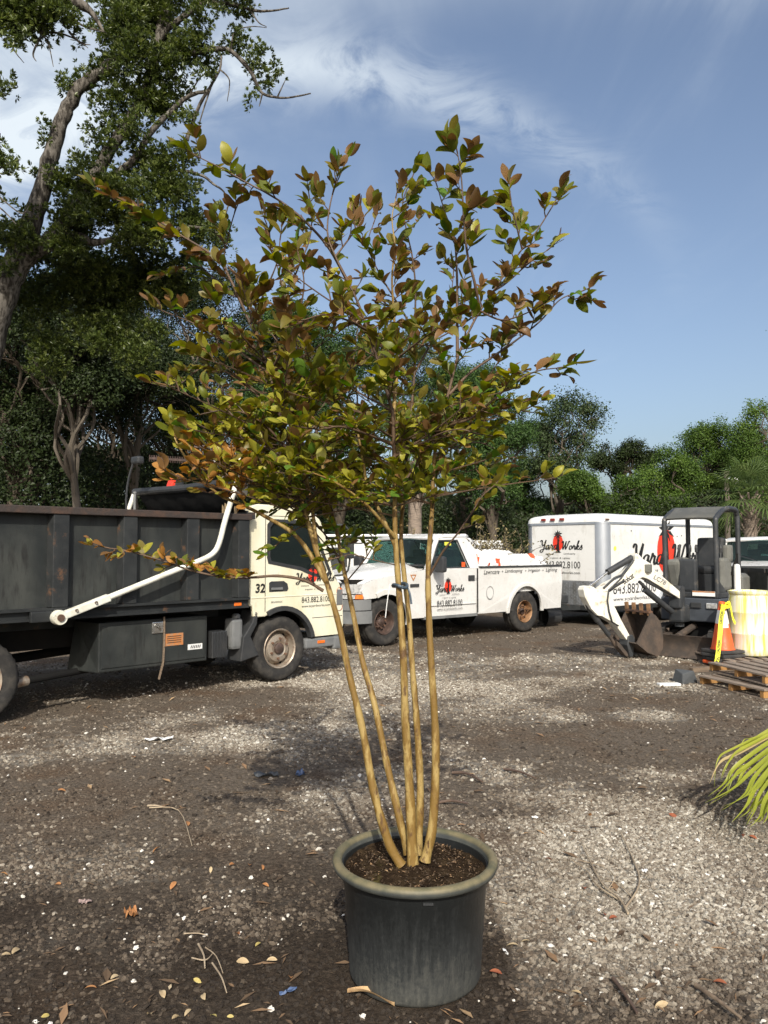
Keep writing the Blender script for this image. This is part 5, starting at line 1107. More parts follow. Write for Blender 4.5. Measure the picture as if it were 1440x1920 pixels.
# undercarriage: tracks and blade
for sgn in (-1, 1):
    y_ = sgn * .47; mb = MB(); out = arc(.55, .21, .205, -90, 90, 9) + arc(-.75, .21, .205, 90, 270, 9)
    inn = arc(.55, .21, .165, -90, 90, 9) + arc(-.75, .21, .165, 90, 270, 9); mb.plate(out, [inn], lambda u, v, w_: Vector((u, y_ + w_, v)), -.125, .125); tk = mb.build('track', MT['rubber'], ex)
    mb = MB(); per = 30
    for k in range(per):
        f = k / per * (2 * 1.3 + 2 * math.pi * .205); 
        if f < 1.3: p = (-.75 + f, .415, 0)
        elif f < 1.3 + math.pi * .205: a = (f - 1.3) / .205; p = (.55 + .205 * math.sin(a), .21 + .205 * math.cos(a), a)
        elif f < 2.6 + math.pi * .205: p = (.55 - (f - 1.3 - math.pi * .205), .005, math.pi)
        else: a = (f - 2.6 - math.pi * .205) / .205; p = (-.75 - .205 * math.sin(a), .21 - .205 * math.cos(a), a + math.pi)
        mb.box((p[0], y_, p[1]), (.035, .25, .02), Matrix.Rotation(p[2], 3, 'Y'))
    mb.build('track_lugs', MT['rubber'], tk)
    mb = MB()
    for xx, rr in ((.55, .16), (.2, .10), (-.1, .10), (-.4, .10), (-.75, .16)): mb.lathe([(.001, -.10), (rr, -.10), (rr, .10), (.001, .10)], 16, (xx, y_, .21 if rr > .12 else .13), 'y')
    mb.box((-.1, y_, .2), (1.1, .1, .12)); mb.build('track_rollers', MT['dirt_steel'], tk)
mb = MB(); mb.box((-.1, 0, .33), (.9, .8, .16)); mb.lathe([(.36, .40), (.36, .50)], 24, (-.1, 0, 0)); mb.build('undercarriage', MT['under'], ex)
bl = []
for y_ in np.linspace(-.72, .72, 9): bl.append([Vector((1.02 + dx, y_, z_)) for dx, z_ in ((.07, .015), (.02, .07), (-.01, .16), (.0, .25), (.05, .335), (.03, .34), (-.035, .26), (-.045, .15), (-.03, .06), (.05, .01))])
mb = MB(); mb.loft(bl); mb.build('dozer_blade', MT['dirt_steel'], ex, smooth=40)
mb = MB()
for sgn in (-1, 1): mb.bar((.98, sgn * .3, .2), (.2, sgn * .3, .3), .1, .12)
mb.tube([(.95, 0, .30), (.35, 0, .42)], .05, 10); mb.build('blade_arms', MT['dirt_steel'], ex)
# house
def xy_prism(pts, z0, z1): return [[Vector((p[0], p[1], z_)) for p in pts] for z_ in (z0, z1)]
hs = [(.50, -.46), (.50, .46), (.30, .50), (-.55, .52), (-.82, .36), (-.88, 0), (-.82, -.36), (-.55, -.52), (.30, -.50)]
mb = MB(); mb.loft(xy_prism(hs, .50, .86)); mb.build('house', MT['ex_blue'], ex, bevel=.02)
mb = MB(); mb.box((.06, .0, .905), (.86, .86, .08), bev=.012); mb.build('floor_plate', MT['ex_grey'], ex)
eng = [(-.30, -.50), (-.30, .50), (-.60, .50), (-.84, .34), (-.88, 0), (-.84, -.34), (-.60, -.50)]
mb = MB(); mb.loft([[Vector((p[0], p[1], .862)) for p in eng], [Vector((p[0], p[1], 1.16)) for p in eng], [Vector((p[0] * .94 - .02, p[1] * .9, 1.22)) for p in eng]]); mb.build('engine_cover', MT['ex_tan'], ex, bevel=.02)
for y_ in (-.12, .12):
    mb = MB(); mb.box((.512, y_ + .22, .75), (.03, .16, .085), bev=.012); mb.build('work_lamp', MT['head_lens'] if y_ > 0 else MT['black_plastic'], ex)
mb = MB(); mb.box((.506, .22, .93), (.012, .34, .075)); wl = mb.build('warning_label', MT['white_plastic'], ex)
mb = MB(); mb.box((.513, .22, .958), (.004, .34, .018)); mb.build('label_stripe', MT['label_orange'], wl)
# canopy: two hoops and a roof that dips to the front
for sgn in (-1, 1):
    y_ = sgn * .40; mb = MB(); mb.tube(catmull([(.44, y_, .92), (.45, y_, 1.5), (.46, y_, 1.98), (.42, y_, 2.08), (.10, y_, 2.22), (-.26, y_, 2.23), (-.38, y_, 2.17), (-.41, y_, 2.0), (-.41, y_, 1.1)], 5), .040, 8); mb.build('canopy_hoop', MT['ex_grey'], ex, smooth=60)
rf = [(.47, 2.075), (.42, 2.11), (.10, 2.255), (-.26, 2.265), (-.40, 2.21)]
mb = MB(); mb.loft([[Vector((p[0], y_, p[1] + .012 * math.cos(y_ * 3))) for p in rf] for y_ in np.linspace(-.43, .43, 7)], caps=False, closed=False); o = mb.build('canopy_roof', M('canopy_skin', (.085, .085, .075), .6, stain=(.13, .125, .105), sscale=4), ex, smooth=50); o.modifiers.new('t', 'SOLIDIFY').thickness = .03
for sgn in (-1, 1):
    mb = MB(); mb.plate([(.44, .95), (.44, 1.22), (.36, 1.10), (.14, .97), (.14, .95)], [], lambda u, v, w_, s_=sgn: Vector((u, s_ * .40 + w_, v)), -.012, .012); mb.build('gusset', MT['ex_grey'], ex)
    mb = MB(); mb.plate([(-.41, 1.22), (-.41, 1.62), (-.36, 1.50), (-.08, 1.24), (-.08, 1.20)], [], lambda u, v, w_, s_=sgn: Vector((u, s_ * .40 + w_, v)), -.012, .012); mb.build('gusset', MT['under'], ex)
mb = MB(); mb.box((-.12, .02, 1.28), (.44, .44, .12), bev=.045); mb.box((-.30, .02, 1.54), (.12, .44, .50), Matrix.Rotation(-.12, 3, 'Y'), bev=.05); mb.box((-.1, .02, 1.08), (.40, .40, .28)); mb.build('seat', MT['black_plastic'], ex)
mb = MB(); mb.box((.02, .33, 1.22), (.34, .15, .50), bev=.05); mb.box((-.10, .36, 1.54), (.16, .12, .26), bev=.04); mb.build('console', MT['ex_tan'], ex)
mb = MB(); mb.box((.02, -.33, 1.22), (.34, .15, .50), bev=.05); mb.box((.32, -.30, 1.22), (.16, .22, .46), Matrix.Rotation(.3, 3, 'Y'), bev=.06); mb.build('console', MT['ex_tan'], ex)
for y_, xx in ((.33, .12), (-.33, .12), (.05, .36), (-.05, .36)):
    mb = MB(); mb.tube([(xx, y_, .95 if abs(y_) < .1 else 1.42), (xx - .02, y_, 1.56)], .011, 6); mb.lathe([(.001, 1.55), (.024, 1.56), (.028, 1.62), (.018, 1.67), (.001, 1.675)], 8, (xx - .02, y_, 0)); mb.build('control_lever', MT['black_plastic'], ex)
mb = MB(); mb.box((.34, -.08, 1.20), (.10, .28, .5), bev=.03); mb.build('front_console', MT['ex_grey'], ex)
# digging arm, in an upright plane swung away from the house
PV = Vector((4.42, 11.75, 0)); AD = Vector((-.93, -.37, 0)).normalized(); AN = Vector((.37, -.93, 0)).normalized()
def arm_pt(px, py, w_=0.0):
    k = (px - 720) / F_PX; r_ = (PV.x - k * PV.y) / (k * AD.y - AD.x); p = PV + AD * r_; z_ = at(px, py, p.y).z
    return EXM @ (Vector((p.x, p.y, z_)) + AN * w_)
def az(zx, zy): return (1060 + zx / 7.2, 1000 + zy / 7.2)
def aplate(pts, w0, w1, name, mat, bev=.01, parent=None):
    mb = MB(); pp = [az(*p) for p in pts]; mb.plate(pp, [], arm_pt, w0, w1); return mb.build(name, mat, parent or ex, bevel=bev)
boom = aplate([(900, 265), (945, 290), (985, 340), (1085, 400), (1130, 475), (1440, 745), (1500, 800), (1500, 900), (1440, 855), (1050, 612), (985, 592), (915, 622), (720, 715), (530, 775), (455, 790), (440, 745), (520, 678), (700, 590), (800, 500), (850, 430), (885, 370), (885, 300)], -.085, .085, 'boom', MT['ex_white'])
stick = aplate([(195, 760), (215, 715), (270, 705), (330, 720), (385, 765), (460, 745), (520, 790), (545, 850), (690, 1155), (805, 1375), (815, 1420), (765, 1435), (600, 1210), (440, 1115), (380, 1105), (300, 1020), (215, 860)], -.075, .075, 'stick', MT['ex_white'])
def atube(pts, r_, name, mat, w_=0.0, parent=None, n=10):
    mb = MB(); mb.tube([arm_pt(*az(*p), w_) for p in pts], r_, n); return mb.build(name, mat, parent or ex, smooth=50)
atube([(890, 330), (560, 525)], .048, 'stick_cylinder', MT['black_plastic']); atube([(575, 515), (320, 710)], .020, 'cylinder_rod', MT['chrome'])
atube([(860, 360), (700, 560), (600, 600), (450, 740)], .016, 'hydraulic_hose', MT['black_plastic'], .09); atube([(840, 380), (690, 600), (520, 760), (500, 900), (520, 1050), (560, 1190), (640, 1240)], .012, 'hydraulic_hose', MT['black_plastic'], .095)
atube([(730, 640), (600, 720), (540, 760)], .035, 'hydraulic_hose', MT['black_plastic'], .06)
atube([(235, 760), (330, 1020), (430, 1180)], .048, 'bucket_cylinder', MT['black_plastic'], -.02); atube([(420, 1160), (580, 1380)], .036, 'bucket_cylinder', MT['black_plastic'], -.02); atube([(560, 1350), (640, 1470), (690, 1560)], .026, 'cylinder_rod', MT['dirt_steel'], -.02)
atube([(985, 650), (1130, 790)], .024, 'cylinder_rod', MT['black_plastic'], .0); atube([(1060, 760), (1420, 1060)], .046, 'boom_cylinder', MT['black_plastic'], .0)
atube([(1040, 640), (1440, 850)], .02, 'hydraulic_hose', MT['black_plastic'], .04)
atube([(1120, 460), (1440, 730)], .018, 'hydraulic_hose', MT['black_plastic'], -.09)
mb = MB(); mb.box(arm_pt(*az(1050, 470), .10), (.10, .08, .12), bev=.015); mb.build('work_lamp', MT['ex_tan'], ex)
aplate([(770, 1380), (830, 1360), (860, 1420), (850, 1500), (830, 1660), (790, 1660), (755, 1500)], -.10, .10, 'bucket_link', MT['ex_grey'])
aplate([(640, 1440), (700, 1500), (800, 1630), (830, 1665), (760, 1655), (650, 1520)], -.06, .06, 'bucket_link', MT['dirt_steel'])
# swing bracket
mb = MB(); b0 = arm_pt(1264, 1112); mb.box(b0 + Vector((-.05, 0, -.06)), (.16, .20, .34), bev=.03); mb.box(Vector((.58, -.12, .62)), (.30, .24, .26), bev=.04); mb.lathe([(.07, .42), (.07, .92)], 14, (.60, -.12, 0)); mb.build('swing_bracket', MT['ex_grey'], ex)
# bucket: side plates, curved shell, lip and teeth; r runs out along the arm
def bp_(r_, z_, w_): return EXM @ (PV + AD * r_ + AN * w_ + Vector((0, 0, z_)))
BWD = .27
def near_rz(zx, zy):
    px, py = az(zx, zy); P0 = PV + AN * BWD; k = (px - 720) / F_PX; r_ = (P0.x - k * P0.y) / (k * AD.y - AD.x); p = P0 + AD * r_; return (r_, max(.012, at(px, py, p.y).z))
prof = [near_rz(*q) for q in ((1135, 1065), (1195, 1110), (1255, 1190), (1290, 1380), (1282, 1560), (1215, 1665), (1080, 1610), (935, 1490))]
shell = []
for w_ in (-BWD, -BWD * .33, BWD * .33, BWD): shell.append([bp_(r_, z_, w_) for r_, z_ in prof])
mb = MB(); mb.loft(shell, caps=False, closed=False); bu = mb.build('bucket', MT['dirt_steel'], ex, smooth=50); bu.modifiers.new('t', 'SOLIDIFY').thickness = .015
for s_ in (-1, 1):
    mb = MB(); mb.plate(prof, [], lambda u, v, w_: bp_(u, v, w_), s_ * BWD - .012, s_ * BWD + .012); mb.build('side_plate', MT['dirt_steel'], bu)
mb = MB(); lr_, lz_ = prof[0]; mb.bar(bp_(lr_, lz_, -BWD), bp_(lr_, lz_, BWD), .07, .03); mb.build('lip', MT['rust'], bu)
for k in range(4):
    w_ = -BWD + .03 + (2 * BWD - .06) * k / 3; mb = MB(); a_, b_ = bp_(lr_, lz_ - .05, w_), bp_(lr_ + .02, lz_ + .12, w_)
    mb.bar(a_, b_, .055, .035, bev=.006); mb.build('tooth', MT['raw_wood'] if False else MT['rust_rim'], bu)
fr = Frame(EXM @ (PV + AN * .088), (EXM.to_3x3() @ -AD), (0, 0, 1))
class AF(Frame): pass
def arm_text(s, zx0, zy0, zx1, zy1, hpx, mat):
    a_ = arm_pt(*az(zx0, zy0), .087); b_ = arm_pt(*az(zx1, zy1), .087); u = (b_ - a_); wd = u.length; u.normalize(); nn = (EXM.to_3x3() @ AN); v = nn.cross(u)
    f = Frame(a_, u, v); text(f, s, 0, 0, wd, hpx, ex, mat=mat, shear=.15, bold=.015, lift=.003)
arm_text('Bobcat', 735, 690, 870, 590, .085, MT['black_print']); arm_text('LC78', 1120, 610, 1280, 700, .07, MT['grey_plastic'])

# ------------------------------------------------------------------ cones, tape, barrel, pallets
def lathe_obj(name, prof, mat, parent, n=28, smooth=40):
    mb = MB(); mb.lathe(prof, n); return mb.build(name, mat, parent, smooth=smooth)
cb = at(1354, 1030, 10.75); cb.z = 0
MT['cone_base'] = M('cone_base', (.03, .03, .03), .8, stain=(.07, .065, .06), sscale=6)
MT['reflect'] = M('reflective_collar', (.75, .75, .74), .4, stain=(.55, .55, .54), sscale=12)
labels = ['flattened orange cone base at the bottom of the stack beside the barrel', 'black based cone nested third from the top of the stack', 'black based cone nested under the topmost one', 'topmost orange traffic cone with a white collar in the stack by the barrel']
for k in range(4):
    cn = tag(empty('traffic_cone', cb + Vector((random.gauss(0, .012), random.gauss(0, .012), .012 + .052 * k)), random.gauss(.25, .12)), labels[k], 'traffic cone', 'stacked traffic cones')
    mb = MB(); mb.box((0, 0, .025), (.40, .40, .045), bev=.012); mb.build('base', MT['orange'] if k == 0 else MT['cone_base'], cn)
    mb = MB(); h_ = .70; mb.lathe([(.165, .05), (.15, .07), (.10, .34), (.04, .70), (.03, .705), (.03, .66)], 28); mb.build('body', MT['orange'], cn, smooth=40)
    mb = MB(); mb.lathe([(.0905, .40), (.060, .585)], 28, (.0, 0, .003)); o = mb.build('collar', MT['reflect'], cn, smooth=40)
MT['tape'] = M('caution_tape', (.80, .76, .03), .35, stain=(.6, .58, .03), sscale=9)
ct = tag(empty('caution_tape', cb), 'yellow caution tape tied to the top cone and hanging to the ground', 'tape')
def ribbon(path, wd, side, mat, name, parent):
    p = catmull(path, 6); s_ = Vector(side).normalized(); mb = MB(); rows = [[q - s_ * wd * .5, q + s_ * wd * .5] for q in p]; mb.loft(rows, caps=False, closed=False); o = mb.build(name, mat, parent, smooth=60); return p, o
a1, o1 = ribbon([(-.04, -.10, .83), (-.10, -.16, .66), (-.16, -.23, .40), (-.20, -.27, .22), (-.24, -.30, .08), (-.29, -.32, .015)], .065, (.9, -.3, .35), MT['tape'], 'tape', ct)
ribbon([(-.02, -.09, .84), (.05, -.06, .87), (.08, -.05, .80), (.09, -.08, .66), (.11, -.12, .58)], .06, (.5, .6, .5), MT['tape'], 'tape', ct)
ribbon([(-.06, -.08, .82), (0, -.105, .81), (.06, -.08, .83), (.03, .03, .84), (-.05, .0, .83), (-.06, -.08, .82)], .05, (0, 0, 1), MT['tape'], 'tape', ct)
for f0 in (.22, .55, .84):
    i = int(f0 * (len(a1) - 1)); p = a1[i]; d = (a1[min(i + 3, len(a1) - 1)] - a1[max(i - 3, 0)]).normalized(); s_ = Vector((.9, -.3, .35)); s_ = (s_ - d * s_.dot(d)).normalized()
    f = Frame(p + (-d).cross(s_) * 0, -d, s_); 
    if f.n.y > 0: f = Frame(p, -d, -s_)
    text(f, 'CAUTION', -.085, -.018, .18, .034, ct, lift=.010, bold=.02)
bb = at(1405, 1030, 10.9); bb.z = .13
MT['barrel'] = M('barrel_plastic', (.76, .75, .66), .4, stain=(.68, .66, .50), sscale=3, stain2=(.68, .61, .10), s2fac=(.44, .62), s2scale=4.0, s2stretch=(6.5, 6.5, .35))
ba = tag(empty('plastic_barrel', bb), 'white plastic drum streaked with yellow paint standing on a pallet', 'barrel')
lathe_obj('drum', [(.001, .0), (.26, .0), (.275, .015), (.287, .10), (.289, .28), (.294, .29), (.294, .305), (.289, .315), (.289, .575), (.294, .585), (.294, .60), (.289, .61), (.287, .77), (.275, .83), (.285, .845), (.295, .86), (.295, .885), (.27, .89), (.265, .86), (.001, .86)], MT['barrel'], ba, 40)
mb = MB(); mb.lathe([(.035, .86), (.035, .885), (.001, .885)], 12, (.15, -.12, 0)); mb.build('bung', MT['white_plastic'], ba)
def pallet(loc, rz, label, mat, L_=1.2, W_=1.0, nd=7, warp=.0):
    root = tag(empty('pallet', loc, rz), label, 'pallet', 'wooden pallets on the yard')
    random.seed(int(loc[0] * 97))
    for i in range(3):
        mb = MB(); mb.box((0, -W_ / 2 + .04 + (W_ - .08) * i / 2, .058), (L_, .05, .075)); mb.build('stringer', MT['raw_wood'], root)
    for i in range(nd):
        x_ = -L_ / 2 + .05 + (L_ - .1) * i / (nd - 1); mb = MB(); mb.box((x_ + random.gauss(0, .006), 0, .106), (.115, W_ + random.uniform(-.02, .03), .018), Matrix.Rotation(random.gauss(0, .012), 3, 'Z')); mb.build('board', mat, root)
        if i % 3 == 0:
            mb = MB(); mb.box((x_, 0, .010), (.10, W_, .016)); mb.build('board', mat, root)
    return root
MT['pallet_top'] = M('weathered_board', (.24, .19, .145), .9, stain=(.13, .10, .078), sscale=6, sstretch=(6, 1, 1), bump=.5, bscale=30)
pallet((bb.x, bb.y, 0), .12, 'weathered pallet under the white drum', MT['pallet_top'])
pl = ground_at(1452, 1292); pallet((pl.x, pl.y, 0.0), R(18), 'lower of two stacked pallets at the yard edge', MT['pallet_top'], 1.25, 1.0)
pallet((pl.x + .16, pl.y + .10, .128), R(12), 'upper of two stacked pallets at the yard edge, boards greyed', MT['pallet_top'], 1.25, 1.0)
pw = ground_at(1345, 1258); pk2 = tag(empty('timber_plank', (pw.x, pw.y, .03), R(14)), 'single brown timber lying in front of the cone stack', 'plank')
mb = MB(); mb.box((0, 0, .0), (.80, .10, .06), bev=.008); mb.build('timber', MT['old_wood'], pk2)
rp = ground_at(1284, 1280); rk2 = tag(empty('concrete_lump', (rp.x, rp.y, 0), .4), 'dark broken block of concrete by the timber plank', 'rubble')
mb = MB(); mb.loft([[Vector((-.12, -.09, 0)), Vector((.13, -.08, 0)), Vector((.15, .10, 0)), Vector((-.10, .11, 0))], [Vector((-.10, -.07, .12)), Vector((.07, -.08, .15)), Vector((.12, .08, .09)), Vector((-.06, .09, .16))]]); mb.build('block', M('wet_concrete', (.06, .065, .068), .8, bump=.5), rk2, bevel=.01)
sp_ = ground_at(1254, 1286); s2 = tag(empty('white_scrap', (sp_.x, sp_.y, .0), .1), 'flat white scrap of plaster beside the concrete lump', 'scrap')
mb = MB(); mb.box((0, 0, .018), (.26, .09, .03), bev=.008); mb.build('scrap', MT['white_plastic'], s2)
# white post and black dump trailer beyond the drum
wp = at(1381, 1030, 12.0); wp.z = 0; q = tag(empty('white_post', wp), 'short white plastic post between the digger and the black trailer', 'post'); lathe_obj('post', [(.05, 0), (.05, 1.30), (.042, 1.36), (.001, 1.375)], MT['white_plastic'], q, 16)
dtp = at(1470, 1030, 12.9); dtp.z = 0
dl = tag(empty('dump_trailer', dtp, R(2)), 'black steel dump trailer side just behind the white drum', 'trailer')
mb = MB(); mb.box((0, -.9, .98), (1.55, .04, .62)); mb.box((0, .9, .98), (1.55, .04, .62)); mb.box((-.77, 0, .98), (.04, 1.8, .62)); mb.box((.77, 0, .98), (.04, 1.8, .62)); mb.box((0, 0, .66), (1.55, 1.8, .06)); mb.build('body', MT['bed_panel'], dl)
mb = MB(); mb.box((0, -.93, 1.27), (1.62, .08, .06)); mb.box((0, .93, 1.27), (1.62, .08, .06)); mb.box((-.80, 0, 1.27), (.06, 1.8, .06)); mb.build('top_rail', MT['black_steel'], dl)
for s_ in (-1, 1): wheel(dl, .25, s_ * .75, .36, .36, .22, s_, MT['dark_rim'], rim_r=.55)
mb = MB(); mb.box((0, 0, .55), (1.9, .9, .14)); mb.build('frame', MT['under'], dl)
# far row of cars beyond the digger
MT['car_grey'] = M('grey_paint', (.10, .105, .11), .3, coat=.4); 
for i, (px, Yd, mt, lb) in enumerate(((1272, 24, 'car_grey', 'dark car parked far behind the digger canopy'), (1322, 25, 'white', 'white car parked far behind the digger seat'), (1392, 26, 'white', 'white car far away beside the sabal palm'))):
    p = at(px, 1030, Yd); p.z = 0; cr = tag(empty('parked_car', p, R(10 + 20 * i)), lb, 'car', 'cars parked far off')
    pr = [(-2.1, .35), (2.1, .35), (2.15, .7), (1.2, .92), (.55, 1.42), (-1.0, 1.46), (-1.7, 1.0), (-2.12, .92)]
    mb = MB(); mb.loft([[Vector((p_[0], y_, .35 + (p_[1] - .35) * q_)) for p_ in pr] for y_, q_ in ((-.85, .93), (-.75, 1), (.75, 1), (.85, .93))]); mb.build('body', MT[mt], cr, bevel=.03)
    for s_ in (-1, 1):
        mb = MB(); mb.plate([(-1.45, .98), (1.0, .96), (.5, 1.34), (-.9, 1.36)], [], lambda u, v, w_, k=s_: Vector((u, k * (.845 - (v - .96) * .22) + w_, v)), -.03, .03); mb.build('windows', MT['black_plastic'], cr)
        for xx in (1.3, -1.3): wheel(cr, xx, s_ * .76, .31, .31, .2, s_, MT['dark_rim'], rim_r=.6)
# yard lamp
lp_ = at(1365, 1030, 31); lp_.z = 0; lm = tag(empty('lamp_post', lp_), 'grey yard light pole with a white globe head before the trees', 'lamp'); hz = at(1365, 884, 31).z
mb = MB(); mb.tube([(0, 0, 0), (0, 0, hz)], [.12, .10], 10); mb.build('pole', MT['bark_pale'], lm); mb = MB(); mb.tube(catmull([(0, -.05, hz - .35), (.12, -.1, hz - .25), (.24, -.12, hz - .28)], 4), .03, 6); mb.build('bracket', MT['alum'], lm)
mb = MB(); mb.lathe([(.001, .22), (.10, .20), (.16, .10), (.16, .04), (.12, -.06), (.001, -.12)], 16, (.30, -.12, hz - .42)); mb.build('lamp_head', MT['white_plastic'], lm, smooth=60)
# ------------------------------------------------------------------ nursery pot
POT = Vector((.118, 3.0, 0))
pot = tag(empty('nursery_pot', POT), 'large black plastic nursery pot with a tan stained rolled rim', 'pot')
m, t, b, o_ = newmat('pot_plastic'); L = t.links     # dust and soil splash thicken towards the foot, in streaks
tcn = t.nodes.new('ShaderNodeTexCoord'); sx = t.nodes.new('ShaderNodeSeparateXYZ'); L.new(tcn.outputs['Object'], sx.inputs[0])
st_ = noise(t, 9, 7, rough=.65, stretch=(6, 6, .45)); fi_ = noise(t, 60, 6, rough=.7)
def mth(op, a_, b_):
    q = t.nodes.new('ShaderNodeMath'); q.operation = op
    for i, v in enumerate((a_, b_)):
        if isinstance(v, (int, float)): q.inputs[i].default_value = v
        else: L.new(v, q.inputs[i])
    return q.outputs[0]
f_ = mth('ADD', mth('MULTIPLY', sx.outputs[2], -1.5), mth('ADD', mth('MULTIPLY', st_, .75), mth('MULTIPLY', fi_, .55)))
pc = ramp(t, f_, [(.12, (.013, .0145, .015)), (.42, (.025, .0275, .028)), (.70, (.058, .059, .052)), (.95, (.115, .110, .09))])
L.new(pc, b.inputs['Base Color']); L.new(ramp(t, f_, [(.2, (.38,) * 3), (.8, (.8,) * 3)]), b.inputs['Roughness'])
bp = t.nodes.new('ShaderNodeBump'); bp.inputs['Strength'].default_value = .12; bp.inputs['Distance'].default_value = .01; L.new(st_, bp.inputs['Height']); L.new(bp.outputs[0], b.inputs['Normal'])
MT['pot'] = m
m, t, b, o_ = newmat('pot_rim'); L = t.links   # algae and dust on the upper face of the rim only
gn = t.nodes.new('ShaderNodeNewGeometry'); sx = t.nodes.new('ShaderNodeSeparateXYZ'); tcn = t.nodes.new('ShaderNodeTexCoord'); L.new(tcn.outputs['Object'], sx.inputs[0])
hf = ramp(t, sx.outputs[2], [(.418, (0, 0, 0)), (.428, (1, 1, 1))]); nz_ = noise(t, 14, 6)
c1 = ramp(t, nz_, [(.35, (.085, .082, .045)), (.62, (.18, .15, .082))]); c0 = ramp(t, nz_, [(.3, (.03, .034, .034)), (.75, (.075, .078, .065))])
mx = t.nodes.new('ShaderNodeMix'); mx.data_type = 'RGBA'; L.new(hf, mx.inputs[0]); L.new(c0, mx.inputs[6]); L.new(c1, mx.inputs[7]); L.new(mx.outputs[2], b.inputs['Base Color']); b.inputs['Roughness'].default_value = .6
MT['pot_rim'] = m
def pot_prof(): return [(.001, .0), (.232, .0), (.244, .008), (.249, .02), (.250, .05), (.271, .345), (.276, .352), (.281, .405), (.272, .405), (.266, .35), (.001, .33)]
mb = MB(); mb.lathe(pot_prof(), 72); mb.build('body', MT['pot'], pot, smooth=35)
mb = MB(); mb.lathe([(.279, .404), (.297, .398), (.310, .404), (.315, .416), (.312, .429), (.303, .436), (.289, .436), (.279, .428), (.276, .37)], 72); mb.build('rim', MT['pot_rim'], pot, smooth=50)
mb = MB(); mb.box((.035, -.279, .375), (.035, .006, .008)); mb.build('mould_mark', MT['black_plastic'], pot)
MT['soil'] = M('potting_soil', (.022, .015, .010), .95, stain=(.055, .038, .022), sscale=22, stain2=(.10, .085, .03), s2fac=(.60, .72), s2scale=5, bump=1.0, bscale=70, spec=.0)
def soil_z(r_, a): return .388 + .010 * np.sin(9 * r_ / .27 + 3 * np.cos(a)) * (r_ / .27) + .018 * (1 - r_ / .27)
mb = MB(); rows = []
for i in range(15):
    r_ = .277 * i / 14; rows.append([Vector((r_ * math.cos(a), r_ * math.sin(a), soil_z(r_, a) + random.uniform(-.004, .004))) for a in np.linspace(0, 2 * math.pi, 64, endpoint=False)])
mb.loft(rows, caps=False); mb.build('soil', MT['soil'], pot, smooth=70)
# chips and crumbs on the soil
n = 1800; a = rng.random(n) * 6.283; r_ = .262 * np.sqrt(rng.random(n)); ps = np.stack([r_ * np.cos(a), r_ * np.sin(a), soil_z(r_, a) + .004], 1); nr = rng.normal(0, .5, (n, 3)); nr[:, 2] += 1
ln = .004 + .016 * rng.random(n) ** 3
o = link('soil_chips', leaves_mesh('soil_chips', ps, nr, ln, ln * .45, [MT['litter']], np.clip(rng.beta(.9, 3.6, n), 0, 1)), pot); o['kind'] = 'stuff'

# ------------------------------------------------------------------ crape myrtle
cm = tag(empty('crape_myrtle', POT + Vector((0, 0, .39))), 'multi-stemmed crape myrtle with tan stems and bronze green leaves growing in the pot', 'tree')
CM0 = Vector(cm.location)
MT['stem'] = M('myrtle_bark', (.175, .105, .026), .6, stain=(.31, .22, .078), sscale=16, sstretch=(2, 2, .6), sfac=(.47, .57), stain2=(.10, .055, .022), s2fac=(.56, .64), s2scale=24, s2stretch=(1.5, 1.5, .6), bump=.25, bscale=40, spec=.35)
MT['branch'] = M('myrtle_branch', (.105, .064, .036), .65, stain=(.042, .026, .02), sscale=7, sstretch=(1, 1, .6), bump=.2, bscale=60)  # darker than the stem bark: foliage shade on the upper wood is in the colour
LM = [leafmat('leaf_bronze', [(.3, (.165, .088, .034)), (.7, (.20, .115, .044))], .30, .42), leafmat('leaf_olive_brown', [(.3, (.15, .125, .024)), (.7, (.20, .165, .03))], .40, .42),
      leafmat('leaf_olive', [(.3, (.115, .135, .018)), (.7, (.155, .18, .024))], .44, .42), leafmat('leaf_yellow_green', [(.3, (.26, .25, .028)), (.7, (.36, .34, .042))], .40, .42), leafmat('leaf_green', [(.3, (.085, .17, .022)), (.7, (.13, .23, .03))], .40, .42),
      leafmat('leaf_orange', [(.3, (.33, .15, .040)), (.7, (.44, .22, .055))], .36, .42)]
def leaf_verts(bend, fold, tw):
    rows = [(0, .02), (.14, .17), (.34, .25), (.56, .265), (.78, .20), (.93, .085), (1.0, .0)]; V = []
    for (u, w_) in rows:
        z_ = bend * (u - u * u * 1.3) ; x_ = u
        for s_ in (-1, 0, 1):
            V.append((x_, s_ * w_, z_ + abs(s_) * w_ * fold + tw * s_ * w_ * u))
    F = []
    for i in range(len(rows) - 1):
        for j in (0, 1): F.append((i * 3 + j, i * 3 + j + 1, (i + 1) * 3 + j + 1, (i + 1) * 3 + j))
    return np.array(V), np.array(F)
SHAPES = [leaf_verts(.22, .32, .1), leaf_verts(.05, .55, -.25), leaf_verts(-.25, .30, .3), leaf_verts(.5, .2, -.2), leaf_verts(.6, .6, .35), leaf_verts(-.1, .1, -.4)]
D0 = POT.y
def mp(px, py, dy): return at(px, py, D0 + dy)
leaves = []      # (pos, axis, normal, length, material)
twig_mb = MB(); sub_mb = MB()
random.seed(21)
def pick_mat(p, f):
    """young leaves at the tips are bronze; shaded undersides above and sunlit yellow green below are put into the colour"""
    z_ = p.z; u = random.random(); px = 720 + (p.x / p.y) * F_PX
    if z_ > 2.25: w_ = (.12 + .34 * f, .32, .40, .09, .03, .0)  # darker weights up high stand for shaded leaf undersides
    elif z_ > 1.9: w_ = (.06 + .12 * f, .20, .30, .40, .08, .0)
    else: w_ = (.03 + .06 * f, .10, .20, .60, .14, .0)
    if px < 470 and z_ < 2.0: w_ = (.14, .18, .08, .22, .0, .38)
    s_ = sum(w_); a_ = 0
    for i, q in enumerate(w_):
        a_ += q / s_
        if u <= a_: return i
    return 2
